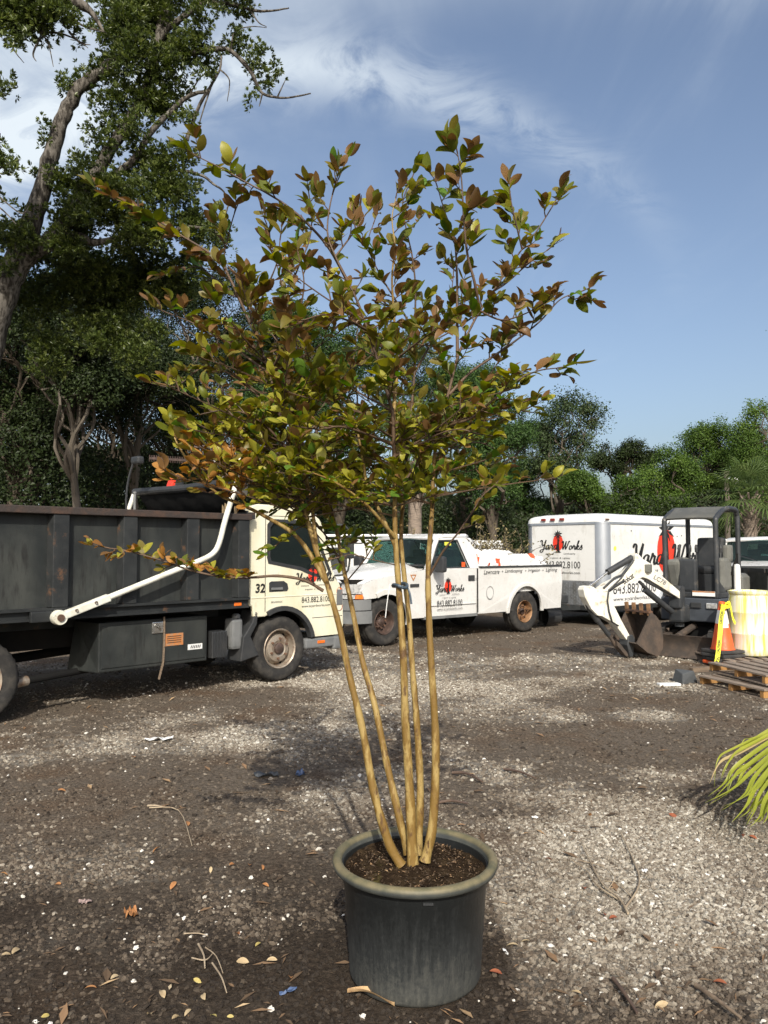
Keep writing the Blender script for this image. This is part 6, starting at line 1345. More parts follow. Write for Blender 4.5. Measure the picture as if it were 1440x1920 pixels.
def add_leaf(p, d, up, ln, f):
    d = d.normalized(); nn = up - d * up.dot(d); nn = nn.normalized() if nn.length > .05 else d.orthogonal()
    leaves.append((p, d, nn, ln, pick_mat(p, f)))
def twig(p, d, ln, big=1.0, droop=.0, mbx=None, dens=1.0):
    n = max(3, int(ln / .020 * dens)); pts = [p]; v = d.normalized()
    for i in range(n):
        v = (v + Vector((random.gauss(0, .10), random.gauss(0, .10), random.gauss(.05 - droop, .06)))).normalized(); pts.append(pts[-1] + v * ln / n)
    (mbx or twig_mb).tube(pts, [.0030 * (1 - .6 * i / n) for i in range(n + 1)], 4)
    side = v.cross(Vector((0, 0, 1))); side = side.normalized() if side.length > .1 else Vector((1, 0, 0)); sg = random.choice((-1, 1))
    for i in range(1, n + 1):
        f = i / n; t_ = (pts[i] - pts[i - 1]).normalized(); sg = -sg
        for rep in range(1 if random.random() < .62 else 2):
            s2 = sg if rep == 0 else -sg
            dd = t_ * .65 + side * s2 * random.uniform(.6, 1.0) + Vector((random.gauss(0, .2), random.gauss(0, .2), random.gauss(.28, .25)))
            add_leaf(pts[i], dd, Vector((random.gauss(0, .45), random.gauss(-.40, .45), 1)), random.uniform(.028, .066) * big * (1 - .18 * f), f)
    for k in range(2): add_leaf(pts[-1], t_ + Vector((random.gauss(0, .35), random.gauss(0, .35), random.gauss(.2, .3))), Vector((random.gauss(0, .5), random.gauss(0, .5), 1)), random.uniform(.036, .058) * big, 1.0)
def grow(path3, r0, r1, name, mat, leafy=.3, step=.055, tl=(.07, .17), big=1.0, n=8, end=True, own=True, droop=0.0):
    p = catmull(path3, 6); k = len(p)
    L_ = [0]
    for i in range(1, k): L_.append(L_[-1] + (p[i] - p[i - 1]).length)
    rr = [(r1 + (r0 - r1) * (1 - L_[i] / L_[-1]) ** (1.35 if name == 'stem' else 1.0)) * (1 + .05 * math.sin(i * 1.7) + random.uniform(-.03, .05)) * (1.22 if (name == 'stem' and i == 0) else 1) for i in range(k)]
    if own:
        if name == 'stem':
            rr = [q * .80 for q in rr]; cut = next((i for i in range(k) if p[i].z > 1.95), k - 2)
            mb = MB(); mb.tube([q - CM0 for q in p[:cut + 1]], rr[:cut + 1], n); mb.build('stem', mat, cm, smooth=60)
            mb = MB(); mb.tube([q - CM0 for q in p[cut:]], rr[cut:], 8); mb.build('leader', MT['branch'], cm, smooth=60)  # upper stem takes the darker bark that carries the crown's shade
        else:
            mb = MB(); mb.tube([q - CM0 for q in p], rr, n); mb.build(name, mat, cm, smooth=60)
    else: sub_mb.tube(p, rr, 5)
    s_ = L_[-1] * leafy; i = 0
    while s_ < L_[-1]:
        while L_[i + 1] < s_: i += 1
        f = (s_ - L_[i]) / (L_[i + 1] - L_[i] + 1e-9); q = p[i].lerp(p[i + 1], f); tg = (p[i + 1] - p[i]).normalized()
        rv = Vector((random.gauss(0, 1), random.gauss(0, 1), random.gauss(.1, .6))); rv = (rv - tg * rv.dot(tg)).normalized()
        twig(q, tg * random.uniform(.3, .8) + rv * .9 + Vector((0, 0, .10)), random.uniform(*tl) * (1 - .3 * s_ / L_[-1]), big, droop)
        s_ += step * random.uniform(.6, 1.4) * (1.3 if q.z > 2.42 else (1.12 if q.z > 2.1 else 1.0)) * (1.1 if q.x > .32 else 1.0)
    if end: twig(p[-1], (p[-1] - p[-3]), .065, big * 1.15, 0)
    return p
# stems (px, py, depth offset from the pot)
A = grow([mp(752, 1622, -.03), mp(728, 1578, -.03), mp(700, 1480, -.03), mp(680, 1370, -.02), mp(655, 1265, -.01), mp(635, 1170, .0), mp(612, 1090, .01), mp(592, 1030, .02), mp(575, 970, .03), mp(562, 925, .04), mp(545, 850, .06), mp(525, 783, .08), mp(505, 700, .1), mp(490, 655, .11), mp(469, 607, .12), mp(445, 555, .13), mp(421, 490, .14), mp(428, 444, .12), mp(438, 405, .1), mp(450, 372, .08)], .0225, .0030, 'stem', MT['stem'], .50, .048, n=12)
B = grow([mp(765, 1600, .05), mp(748, 1530, .06), mp(725, 1430, .10), mp(702, 1320, .14), mp(680, 1240, .18), mp(660, 1140, .22), mp(645, 1070, .26), mp(632, 1000, .3), mp(618, 940, .33), mp(600, 850, .36), mp(585, 760, .38), mp(560, 660, .38), mp(535, 560, .36), mp(515, 480, .34), mp(500, 420, .32)], .0205, .0030, 'stem', MT['stem'], .48, .048, n=12)
C = grow([mp(774, 1622, -.01), mp(768, 1480, -.01), mp(760, 1350, -.01), mp(757, 1250, -.01), mp(751, 1150, .0), mp(746, 1080, .0), mp(741, 1000, .0), mp(740, 900, .0), mp(738, 820, -.02), mp(735, 770, -.04), mp(715, 700, -.08), mp(690, 620, -.12), mp(672, 570, -.14), mp(654, 532, -.15), mp(629, 481, -.16), mp(614, 435, -.16), mp(622, 370, -.16), mp(642, 318, -.15)], .0255, .0030, 'stem', MT['stem'], .50, .048, n=12)
Dd = grow([mp(784, 1602, .06), mp(788, 1480, .08), mp(781, 1350, .10), mp(773, 1250, .12), mp(766, 1150, .14), mp(758, 1080, .15), mp(752, 1010, .16), mp(756, 940, .2), mp(762, 860, .24), mp(770, 780, .28), mp(777, 700, .3), mp(777, 633, .3), mp(779, 543, .28), mp(773, 481, .26), mp(762, 431, .25), mp(755, 380, .24), mp(772, 335, .23)], .0205, .0030, 'stem', MT['stem'], .50, .048, n=12)
E = grow([mp(797, 1614, -.02), mp(812, 1540, -.02), mp(817, 1400, -.01), mp(809, 1250, -.01), mp(804, 1150, .0), mp(803, 1060, .0), mp(810, 960, .0), mp(813, 880, .0), mp(822, 800, .0), mp(840, 740, .01), mp(858, 670, .02), mp(880, 620, .02), mp(900, 583, .02), mp(925, 546, .02), mp(952, 505, .01), mp(979, 467, .0), mp(1008, 431, .0), mp(1040, 380, -.01)], .0235, .0030, 'stem', MT['stem'], .50, .048, n=12)
# main branches
BR = [
 ([(612, 1092, .01), (560, 1010, .0), (500, 970, -.03), (450, 945, -.05), (415, 930, -.06), (375, 895, -.08), (340, 845, -.1), (325, 815, -.1)], .0105, .003, .62, .06, (.06, .13), 1.0),
 ([(606, 1108, .0), (570, 1088, -.02), (520, 1080, -.05), (470, 1083, -.08), (420, 1082, -.1), (360, 1070, -.12), (300, 1050, -.13), (235, 1032, -.14), (205, 1028, -.14)], .0065, .002, .42, .034, (.03, .06), .85),
 ([(594, 1035, .02), (586, 960, .04), (572, 880, .08), (560, 800, .12), (540, 720, .16)], .0085, .003, .5, .055, (.07, .15), 1.0),
 ([(469, 607, .12), (430, 520, .1), (400, 480, .1), (344, 444, .08), (299, 416, .06), (254, 389, .05), (200, 368, .05)], .006, .002, .35, .04, (.04, .09), 1.05),
 ([(654, 532, -.15), (620, 470, -.12), (584, 427, -.1), (542, 389, -.1), (500, 362, -.1), (462, 342, -.1), (420, 318, -.1), (375, 296, -.1)], .0065, .002, .4, .055, (.05, .11), 1.1),
 ([(858, 670, .02), (857, 600, .1), (857, 525, .12), (852, 450, .12), (835, 400, .12), (820, 350, .12)], .0075, .002, .3, .055, (.06, .14), 1.05),
 ([(900, 583, .02), (890, 530, -.04), (878, 485, -.06), (872, 440, -.08), (869, 400, -.09), (866, 344, -.1), (862, 310, -.1), (858, 288, -.1)], .0065, .002, .45, .045, (.05, .10), 1.25),
 ([(842, 740, .01), (880, 700, .05), (915, 675, .06), (954, 648, .08), (985, 625, .08), (1015, 600, .08), (1050, 562, .06), (1085, 548, .05)], .0065, .002, .4, .050, (.05, .11), 1.1),
 ([(820, 810, .0), (850, 795, -.1), (885, 783, -.15), (930, 745, -.18), (974, 711, -.2), (1010, 695, -.2), (1045, 690, -.2)], .0065, .002, .5, .05, (.06, .12), 1.05),
 ([(805, 1080, .0), (830, 1035, -.05), (858, 1000, -.08), (885, 960, -.1), (905, 930, -.1), (925, 912, -.1)], .0050, .002, .62, .06, (.05, .09), .9),
 ([(738, 795, -.02), (740, 740, .05), (745, 690, .1), (742, 640, .12), (738, 580, .12), (735, 520, .1), (740, 460, .1), (735, 410, .1), (742, 372, .1)], .0085, .002, .35, .055, (.06, .14), 1.05),
 ([(742, 1010, .0), (700, 960, -.1), (660, 925, -.18), (620, 900, -.22), (580, 885, -.25), (545, 878, -.25)], .0085, .002, .5, .05, (.05, .11), .95),
 ([(744, 1030, .0), (715, 965, .02), (690, 915, .02), (680, 860, .0), (665, 790, -.03), (640, 740, -.05)], .0090, .003, .5, .05, (.05, .12), 1.0),
 ([(745, 920, .0), (790, 860, .1), (830, 800, .2), (870, 760, .28), (920, 700, .34), (950, 650, .36)], .006, .002, .45, .055, (.06, .12), 1.0),
 ([(738, 835, .0), (690, 815, -.15), (640, 800, -.28), (600, 805, -.35), (560, 800, -.4)], .006, .002, .4, .048, (.05, .11), .9),
 ([(740, 870, .0), (780, 840, -.2), (820, 815, -.3), (860, 805, -.36), (890, 812, -.38)], .005, .002, .35, .048, (.04, .08), .85),
 ([(812, 870, .0), (850, 840, .1), (900, 830, .2), (940, 850, .25)], .004, .002, .4, .06, (.05, .10), .9),
 ([(545, 850, .06), (500, 800, .0), (460, 775, -.05), (415, 770, -.08), (385, 775, -.1)], .006, .002, .4, .05, (.05, .10), .95),
 ([(525, 783, .08), (470, 730, .05), (430, 700, .02), (380, 690, .0), (335, 722, .0), (310, 725, .0)], .006, .002, .4, .05, (.04, .09), .95),
 ([(505, 700, .1), (450, 660, .15), (410, 630, .18), (360, 605, .2), (310, 585, .2)], .006, .002, .35, .045, (.05, .11), 1.0),
 ([(445, 555, .13), (400, 520, .2), (370, 500, .25), (330, 510, .25)], .005, .002, .3, .05, (.05, .1), 1.0),
 ([(585, 760, .38), (560, 700, .5), (520, 640, .6), (480, 590, .65)], .006, .002, .3, .055, (.07, .14), 1.0),
 ([(600, 850, .36), (640, 760, .5), (660, 690, .6), (670, 620, .65)], .006, .002, .3, .055, (.07, .14), 1.0),
 ([(535, 560, .36), (560, 500, .4), (580, 450, .4), (585, 400, .38), (580, 370, .36)], .005, .002, .3, .05, (.05, .1), 1.05),
 ([(690, 620, -.12), (650, 600, -.3), (610, 590, -.42), (570, 600, -.5)], .0055, .002, .3, .05, (.06, .12), .95),
 ([(715, 700, -.08), (760, 660, -.25), (800, 630, -.36), (830, 610, -.42)], .0055, .002, .3, .05, (.06, .12), .95),
 ([(777, 700, .3), (810, 640, .42), (840, 580, .5), (850, 520, .52)], .0055, .002, .3, .05, (.06, .13), 1.0),
 ([(777, 620, .3), (740, 560, .4), (710, 510, .45), (690, 460, .45), (700, 420, .45)], .0055, .002, .3, .05, (.06, .13), 1.0),
 ([(925, 546, .02), (950, 530, .1), (990, 495, .15), (1025, 470, .15)], .0045, .002, .3, .045, (.05, .1), 1.05),
 ([(979, 467, .0), (970, 430, -.03), (962, 395, -.05), (958, 375, -.05)], .004, .002, .35, .045, (.04, .08), 1.2),
 ([(900, 583, .02), (940, 600, -.1), (980, 590, -.16), (1010, 575, -.2)], .0045, .002, .35, .05, (.05, .1), 1.0),
 ([(505, 700, .1), (540, 640, -.05), (560, 590, -.12), (570, 530, -.16), (560, 480, -.18)], .006, .002, .3, .05, (.06, .12), .95),
 ([(469, 607, .12), (500, 540, .0), (520, 490, -.05), (525, 450, -.06)], .005, .002, .3, .05, (.06, .12), 1.0),
 ([(629, 481, -.16), (660, 440, -.12), (680, 410, -.1)], .004, .002, .3, .045, (.05, .1), 1.0),
 ([(640, 1060, .26), (615, 1010, .2), (590, 985, .1), (560, 990, .05), (520, 1020, .0)], .0045, .002, .45, .05, (.04, .08), .8),
 ([(650, 1090, .25), (690, 1040, .2), (705, 1000, .2), (690, 960, .2)], .0035, .0015, .5, .07, (.04, .08), .75),
 ([(745, 1060, .0), (700, 1050, -.05), (660, 1040, -.08), (635, 1045, -.1)], .0025, .0012, .5, .06, (.03, .06), .7),
]
for path, r0, r1, lf, stp, tl, big in BR:
    grow([mp(*q) for q in path], r0, r1, 'branch', MT['branch'] if r0 < .0084 else MT['stem'], lf * .85, stp * .85, tl, big, n=7)
# finer inner shoots that fill the crown's volume
mains = [A, B, C, Dd, E]
for k in range(44):
    s_ = random.choice([A, A, A, B, B, C, Dd]); i = random.randrange(int(len(s_) * .44), int(len(s_) * .74)); p = s_[i]
    ang = random.uniform(0, 6.283); o_ = Vector((math.cos(ang), math.sin(ang), random.uniform(-.15, .45))); ln = random.uniform(.16, .38)
    q1 = p + o_ * ln * .5 + Vector((0, 0, .03)); q2 = p + o_ * ln + Vector((0, 0, .08))
    if q2.y < D0 - .55: continue
    grow([p, q1, q2], .0042, .0018, 'branch', MT['branch'], .25, .05, (.05, .12), random.uniform(.85, 1.05), own=False)
def own_mesh(mbx, name, mat):
    mbx.v = [tuple(Vector(v) - CM0) for v in mbx.v]; return mbx.build(name, mat, cm, smooth=60)
# low leafy shoots under the crown
for k in range(84):
    s_ = random.choice([A, A, B, B, C, C, E]); i = random.randrange(int(len(s_) * .36), int(len(s_) * .52)); p = s_[i]
    if p.z < 1.72: continue
    ang = random.uniform(0, 6.283); o_ = Vector((math.cos(ang) * 1.2, math.sin(ang), random.uniform(-.05, .3))); ln = random.uniform(.15, .42)
    q2 = p + o_ * ln + Vector((0, 0, .05))
    if q2.y < D0 - .6: continue
    grow([p, p + o_ * ln * .5 + Vector((0, 0, .03)), q2], .0036, .0016, 'branch', MT['branch'], .35, .05, (.04, .10), random.uniform(.8, .95), own=False)
for k in range(20):      # longer shoots reaching out on the side over the dump truck
    s_ = random.choice([A, A, B]); i = random.randrange(int(len(s_) * .42), int(len(s_) * .66)); p = s_[i]
    if p.z < 1.7: continue
    o_ = Vector((-random.uniform(.6, 1.2), random.gauss(0, .5), random.uniform(-.1, .4))); ln = random.uniform(.2, .5); q2 = p + o_ * ln + Vector((0, 0, .04))
    if q2.y < D0 - .6: continue
    grow([p, p + o_ * ln * .5 + Vector((0, 0, .03)), q2], .0038, .0016, 'branch', MT['branch'], .3, .05, (.04, .10), random.uniform(.85, 1.0), own=False)
# tie strap on the twin stems
tp = mp(750, 1098, .06) - CM0
mb = MB(); mb.tube([tp + Vector((.028 * math.cos(a), .085 * math.sin(a), .006 * math.sin(2 * a))) for a in np.linspace(0, 6.283, 28, endpoint=False)], .007, 6, closed=True); mb.tube(catmull([tp + Vector((.026, -.03, 0)), tp + Vector((.038, -.04, -.03)), tp + Vector((.044, -.045, -.07))], 4), .0045, 5); mb.build('tie_strap', M('tie_strap', (.05, .075, .10), .5), cm)
mb = MB(); mb.tube(catmull([tp + Vector((-.04, -.06, .01)), tp + Vector((-.05, -.07, -.05)), tp + Vector((-.058, -.07, -.12))], 4), .0018, 4); mb.build('tag_wire', MT['white_plastic'], cm)
own_mesh(sub_mb, 'shoots', MT['branch'])['kind'] = 'stuff'; own_mesh(twig_mb, 'twigs', MT['branch'])['kind'] = 'stuff'
# leaves: the ones that show largest are parts of their own, the rest one mass
LV = leaves; n = len(LV)
P_ = np.array([tuple(l[0]) for l in LV]); D_ = np.array([tuple(l[1]) for l in LV]); N_ = np.array([tuple(l[2]) for l in LV]); S_ = np.array([l[3] * (1.30 if l[0].z > 2.2 else 1.14) for l in LV]); MI = np.array([l[4] for l in LV])
vw = P_ - np.array([0, 0, CAM_H]); dist = np.linalg.norm(vw, axis=1); vw /= dist[:, None]
app = S_ / dist * (.25 + np.abs(np.sum(N_ * vw, 1))); order = np.argsort(-app)
shp = rng.integers(0, len(SHAPES), n); Bx = np.cross(N_, D_)
lm_cache = {}
for i in order[:300]:
    key = (int(shp[i]), int(MI[i]))
    if key not in lm_cache:
        V, F = SHAPES[key[0]]; lm_cache[key] = mesh_np('leaf', V, F, [LM[key[1]]], smooth=True)
    o = link('leaf', lm_cache[key], cm); d, bx, nn = D_[i], Bx[i], N_[i]; s_ = S_[i]
    mt_ = Matrix(((d[0], bx[0], nn[0], 0), (d[1], bx[1], nn[1], 0), (d[2], bx[2], nn[2], 0), (0, 0, 0, 1))); q = Vector(P_[i]) - CM0
    o.location = q; o.rotation_euler = mt_.to_euler(); o.scale = (s_, s_, s_)
cos, fcs, mis = [], [], []; off = 0
for i in order[300:]:
    V, F = SHAPES[shp[i]]; W_ = P_[i] - np.array(CM0) + S_[i] * (V[:, :1] * D_[i] + V[:, 1:2] * Bx[i] + V[:, 2:3] * N_[i]); cos.append(W_); fcs.append(F + off); mis.append(np.full(len(F), MI[i])); off += len(V)
o = link('foliage', mesh_np('foliage', np.concatenate(cos), np.concatenate(fcs), LM, smooth=True, mi=np.concatenate(mis)), cm); o['kind'] = 'stuff'
print('MYRTLE LEAVES', n)
# ------------------------------------------------------------------ drooping palm at the yard edge
pb = at(1560, 1030, 4.75); pb.z = 0
pp_ = tag(empty('potted_palm', pb), 'young palm with drooping yellow green leaves at the edge of the gravel', 'palm')
MT['strap'] = leafmat('strap_leaf', [(.25, (.17, .21, .025)), (.55, (.33, .36, .045)), (.8, (.46, .44, .10))], .4, .4)
MT['strap_dry'] = leafmat('dry_strap', [(.3, (.36, .27, .12)), (.7, (.52, .42, .22))], .25, .7)
mb = MB(); mb.lathe([(.001, 0), (.16, 0), (.20, .30), (.215, .31), (.215, .33), (.19, .33), (.18, .29), (.001, .29)], 32); mb.build('pot', MT['pot'], pp_, smooth=40)
mb = MB(); mb.tube([(0, 0, .28), (0, 0, .55)], [.05, .04], 10); mb.build('stem', MT['palm_trunk'], pp_)
def strap(path, wd, mat, fold=.35):
    p = catmull([Vector(q) - pb for q in path], 7); k = len(p); mb = MB(); rows = []
    for i in range(k):
        f = i / (k - 1); w_ = wd * (.35 + .65 * math.sin(math.pi * min(f * 1.15 + .12, 1)) ** .7) * (1 if f < .75 else max(.06, (1 - f) / .25)); d = (p[min(i + 1, k - 1)] - p[max(i - 1, 0)]).normalized()
        s_ = d.cross(Vector((.2, -.5, 1))).normalized(); u = s_.cross(d); rows.append([p[i] - s_ * w_ + u * w_ * fold, p[i], p[i] + s_ * w_ + u * w_ * fold])
    mb.loft(rows, caps=False, closed=False); mb.build('frond', mat, pp_, smooth=60, fixn=False)
random.seed(8); o0 = Vector((pb.x - .02, pb.y, .56))
PATHS = [((1400, 1400, 4.6), (1372, 1420, 4.5), (1352, 1462, 4.42)), ((1395, 1440, 4.5), (1365, 1470, 4.4), (1338, 1498, 4.3)), ((1420, 1450, 4.45), (1395, 1490, 4.3), (1352, 1520, 4.22)), ((1425, 1465, 4.4), (1400, 1510, 4.25), (1372, 1542, 4.18)), ((1430, 1480, 4.35), (1415, 1520, 4.2), (1398, 1548, 4.12)), ((1385, 1412, 4.6), (1350, 1430, 4.5), (1330, 1470, 4.4)), ((1440, 1490, 4.3), (1425, 1530, 4.15), (1405, 1552, 4.1)), ((1410, 1430, 4.55), (1380, 1450, 4.45), (1362, 1492, 4.4)), ((1430, 1392, 4.75), (1405, 1390, 4.7), (1385, 1410, 4.6)), ((1445, 1440, 4.5), (1420, 1478, 4.35), (1385, 1500, 4.25)), ((1415, 1442, 4.5), (1375, 1478, 4.38), (1322, 1505, 4.25)), ((1450, 1500, 4.25), (1440, 1530, 4.1), (1430, 1545, 4.05))]
for i, ps in enumerate(PATHS):
    strap([o0, o0.lerp(at(*ps[0]), .45) + Vector((0, 0, .05))] + [at(*q) for q in ps], random.uniform(.009, .015), MT['strap_dry'] if i in (5, 8) else MT['strap'])
    j_ = lambda: random.uniform(-14, 14)
    strap([o0, o0.lerp(at(*ps[0]), .45) + Vector((0, random.gauss(0, .04), .07))] + [at(q[0] + j_(), q[1] + j_() * .7, q[2] + random.gauss(.06, .06)) for q in ps], random.uniform(.007, .013), MT['strap'])
for i in range(16):
    a = random.uniform(-1.2, 1.2); d = Vector((math.cos(a), math.sin(a), 0)); l_ = random.uniform(.4, .75); strap([o0, o0 + d * l_ * .4 + Vector((0, 0, .22)), o0 + d * l_ * .8 + Vector((0, 0, .12)), o0 + d * l_ * 1.05 + Vector((0, 0, -.15))], random.uniform(.012, .022), MT['strap'])

# ------------------------------------------------------------------ things lying on the yard
MT['dead_leaf'] = leafmat('dead_leaf', [(.3, (.34, .14, .05)), (.7, (.46, .24, .10))], .15, .7)
MT['pale_leaf'] = leafmat('pale_leaf', [(.3, (.40, .29, .16)), (.7, (.56, .45, .28))], .15, .7)
MT['red_leaf'] = leafmat('red_leaf', [(.3, (.24, .07, .035)), (.7, (.32, .11, .05))], .15, .7)
MT['yellow_leaf'] = leafmat('yellow_leaf', [(.3, (.42, .33, .09)), (.7, (.48, .40, .17))], .2, .7)
def gz(p): return float(ground_h(np.array([p.x]), np.array([p.y]))[0])
lme = {}
for k, mk in enumerate(('dead_leaf', 'pale_leaf', 'red_leaf', 'yellow_leaf')):
    V, F = leaf_verts(.3, .5, .3); lme[mk] = mesh_np('fallen_leaf', V - np.array([.5, 0, 0]), F, [MT[mk]], smooth=True)
FL = [('dead_leaf', 'curled orange brown leaf lying on the gravel', [(435, 1622), (492, 1628), (468, 1624), (498, 1662), (325, 1660), (445, 1752), (293, 1593), (116, 1486), (352, 1545), (250, 1420), (108, 1658), (8, 1640), (690, 1274), (1107, 1530), (545, 1835), (170, 1855)]),
      ('pale_leaf', 'pale tan dry leaf lying on dark mulch', [(30, 1783), (305, 1868), (352, 1902), (455, 1805), (395, 1632), (382, 1872), (12, 1790), (510, 1802), (280, 1905), (330, 1912), (215, 1835), (960, 1780), (985, 1772), (1240, 1895), (1080, 1870)]),
      ('red_leaf', 'dark red leaf lying on the pale gravel', [(1028, 1616), (1135, 1722), (1150, 1728), (1262, 1530), (1095, 1672), (1412, 1572), (1395, 1568), (930, 1830), (1350, 1852)]),
      ('yellow_leaf', 'small yellow leaf lying in the mulch', [(370, 1842), (85, 1908), (484, 1772), (400, 1908), (432, 1910)])]
ONE = {(435, 1622): 'curled orange leaf on gravel, largest in the row of three beside the pot', (498, 1662): 'orange leaf on gravel just below the row of three beside the pot', (325, 1660): 'orange brown leaf on bare earth halfway between pot and picture edge', (690, 1274): 'orange leaf on the gravel before the pickup front wheel', (250, 1420): 'orange leaf on the pale gravel streak below the white paper scrap',
       (30, 1783): 'pale tan leaf by itself near the picture edge on dark mulch', (305, 1868): 'long pale tan leaf on mulch below the twig tangle', (510, 1802): 'pale tan leaf on mulch between twig tangle and pot', (1240, 1895): 'pale tan leaf beside the brown stick at the lower edge',
       (1028, 1616): 'dark red leaf on pale gravel between pot and forked twig', (1135, 1722): 'dark red leaf at the foot of the forked twig', (1262, 1530): 'dark red leaf on pale gravel below the palm shadow', (930, 1830): 'dark red leaf on mulch right against the pot foot', (370, 1842): 'bright yellow leaf below the twig tangle', (85, 1908): 'bright yellow leaf at the bottom corner on mulch'}
random.seed(4); rest = {k: ([], []) for k in lme}
for mk, lb, pts in FL:
    for (px, py) in pts:
        g = ground_at(px, py); loc = Vector((g.x, g.y, gz(g) + .013)); s_ = random.uniform(.034, .055) * (1.25 if mk == 'dead_leaf' and py < 1500 else 1) * (.62 if mk == 'yellow_leaf' else 1)
        sc3 = Vector((s_, s_ * .85, s_ * .8)); ro = (random.gauss(0, .3), random.gauss(0, .25), random.uniform(0, 6.28))
        if (px, py) in ONE:
            o = link('fallen_leaf', lme[mk]); o.location = loc; o.scale = sc3; o.rotation_euler = ro; tag(o, ONE[(px, py)], 'leaf', 'fallen leaves on the yard')
        else:
            from mathutils import Euler
            mm_ = Matrix.LocRotScale(loc, Euler(ro), sc3); me = lme[mk]; n0 = len(rest[mk][0]); rest[mk][0].extend([tuple(mm_ @ v.co) for v in me.vertices]); rest[mk][1].extend([tuple(n0 + i for i in p.vertices) for p in me.polygons])
mb = MB(); mk_l = list(lme)
for q, mk in enumerate(mk_l): mb.cur = q; mb.add(*rest[mk])
tag(mb.build('dead_leaves', [MT[k] for k in mk_l], smooth=60, fixn=False), 'small dry leaves strewn through mulch and gravel', 'litter', kind='stuff')
def stick(name, label, cat, px_paths, r_, mat):
    p0 = ground_at(*px_paths[0][0]); root = tag(empty(name, (p0.x, p0.y, 0)), label, cat); mb = MB()
    for pth, rr in zip(px_paths, r_):
        ps = [ground_at(*q) for q in pth]; ps = [Vector((q.x - p0.x, q.y - p0.y, gz(q) + .012 + rr + .008 * (i % 2))) for i, q in enumerate(ps)]; c = catmull(ps, 4); mb.tube(c, [rr * (1 - .5 * i / len(c)) for i in range(len(c))], 6)
    mb.build('wood', mat, root, smooth=60)
MT['pale_twig'] = M('pale_twig', (.36, .29, .20), .8, stain=(.24, .18, .12), sscale=12)
stick('forked_twig', 'pale dry forked twig lying on the gravel beside the pot', 'twig', [[(1178, 1722), (1160, 1695), (1128, 1665), (1092, 1592)], [(1172, 1712), (1198, 1672), (1192, 1630), (1165, 1570)], [(1160, 1695), (1120, 1672), (1100, 1640), (1072, 1622)], [(1140, 1676), (1152, 1655), (1130, 1632), (1085, 1622)], [(1185, 1690), (1160, 1668), (1135, 1660)]], [.006, .0055, .004, .003, .003], MT['pale_twig'])
stick('dark_stick', 'short dark stick on pale gravel behind the pot', 'stick', [[(848, 1452), (875, 1456), (905, 1470)]], [.012], MT['twig'])
stick('dark_stick', 'straight dark stick farther out on the gravel than the other', 'stick', [[(945, 1445), (975, 1452), (1005, 1462)]], [.010], MT['twig'])
stick('dark_stick', 'thin dark stick lying close behind the pot rim', 'stick', [[(820, 1510), (845, 1508), (878, 1510)]], [.010], MT['twig'])
stick('brown_stick', 'brown stick slanting through mulch at the bottom of the picture', 'stick', [[(1305, 1862), (1340, 1890), (1390, 1925)]], [.010], MT['old_wood'])
stick('brown_stick', 'dark stick pointing at the pot from the lower edge', 'stick', [[(1150, 1850), (1170, 1880), (1195, 1915)]], [.009], MT['twig'])
stick('twig_tangle', 'small tangle of thin grey twigs on the mulch', 'twig', [[(372, 1775), (382, 1800), (384, 1820)], [(385, 1780), (405, 1800), (418, 1828)], [(360, 1800), (385, 1808), (400, 1790)], [(398, 1810), (415, 1840), (425, 1865)], [(345, 1755), (372, 1757), (390, 1758)]], [.005, .003, .003, .004, .003], MT['pale_twig'])
stick('dry_twig', 'thin tan twig with one end raised left of the mulch edge', 'twig', [[(280, 1518), (335, 1525), (362, 1584), (310, 1598)][:2] + [(360, 1586)]], [.004], MT['pale_twig'])
stick('dry_twig', 'short pale twig on bare earth near the tyre track', 'twig', [[(277, 1515), (290, 1517), (304, 1516)]], [.007], MT['pale_twig'])
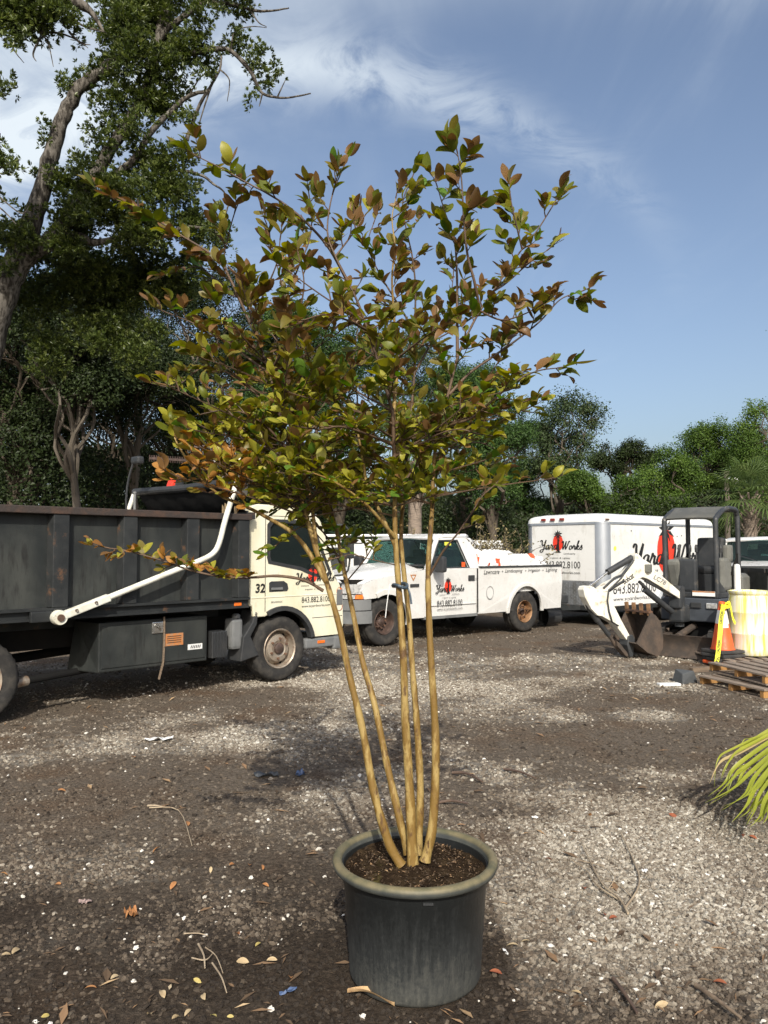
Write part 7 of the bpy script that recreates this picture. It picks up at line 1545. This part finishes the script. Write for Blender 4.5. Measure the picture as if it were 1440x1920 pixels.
# curled strip of bark at the pot's foot
g = ground_at(690, 1880); bs = tag(empty('bark_strip', (g.x, g.y, gz(g) + .01), R(-22)), 'long curled strip of tan bark at the foot of the pot', 'bark'); rows = []
for i in range(14):
    f = i / 13; w_ = .016 * math.sin(math.pi * min(1, .08 + f * .95)) ** .6 * (.3 + .9 * f); rows.append([Vector((-.08 + .18 * f, w_ * s_ * 1.1 + .012 * math.sin(f * 3), .012 + .014 * (s_ * s_) + .012 * math.sin(f * 4))) for s_ in (-1, -.5, 0, .5, 1)])
mb = MB(); mb.loft(rows, caps=False, closed=False); mb.build('bark', M('peeled_bark', (.45, .30, .15), .8, stain=(.30, .18, .09), sscale=40), bs, smooth=60)
def scrap(px, py, sx_, sy_, mat, name, label, rz=0.0, h=.02, cat='litter scrap'):
    g = ground_at(px, py); o = tag(empty(name, (g.x, g.y, gz(g) + .008), rz), label, cat); mb = MB(); rows = []
    for i in range(7): rows.append([Vector((sx_ * (i / 6 - .5) + random.gauss(0, sx_ * .03), sy_ * (j / 4 - .5) * (1 - .5 * abs(i / 6 - .5)) + random.gauss(0, sy_ * .05), abs(random.gauss(h * .5, h * .4)))) for j in range(5)])
    mb.loft(rows, caps=False, closed=False); q = mb.build('sheet', mat, o, smooth=30); q.modifiers.new('t', 'SOLIDIFY').thickness = .002
MT['blue_plastic'] = M('blue_plastic', (.06, .10, .20), .6); MT['dark_rubber'] = M('dark_scrap', (.05, .055, .06), .6)
scrap(298, 1388, .22, .07, MT['white_plastic'], 'paper_scrap', 'crumpled white scrap lying on the earth before the dump truck', .2, .03)
scrap(500, 1454, .16, .07, MT['dark_rubber'], 'rubber_scrap', 'dark grey flat scrap near the shadow of the potted tree', .1, .02)
scrap(562, 1453, .06, .05, MT['blue_plastic'], 'plastic_scrap', 'small blue plastic scrap at the edge of the tree shadow', .7, .03)
scrap(541, 1860, .07, .018, MT['blue_plastic'], 'plastic_strip', 'thin blue plastic strip on mulch beside the pot', .7, .008)
scrap(1003, 1535, .035, .03, MT['white_plastic'], 'white_chip', 'small bright white chip on gravel up from the forked twig', .3, .012)
scrap(1209, 1638, .03, .025, MT['white_plastic'], 'white_chip', 'small white chip just beyond the forked twig', .9, .012)
scrap(948, 1790, .012, .05, MT['white_plastic'], 'white_chip', 'thin white sliver at the pot foot on the pale gravel', .2, .006)
scrap(160, 1691, .05, .035, M('pink_stone', (.30, .22, .20), .8), 'flat_stone', 'flat pinkish stone on the dark gravel', .5, .012, 'stone')
scrap(246, 1716, .05, .06, MT['dead_leaf'], 'crumpled_leaf', 'big crumpled rust coloured leaf among dark gravel', .5, .035, 'leaf')
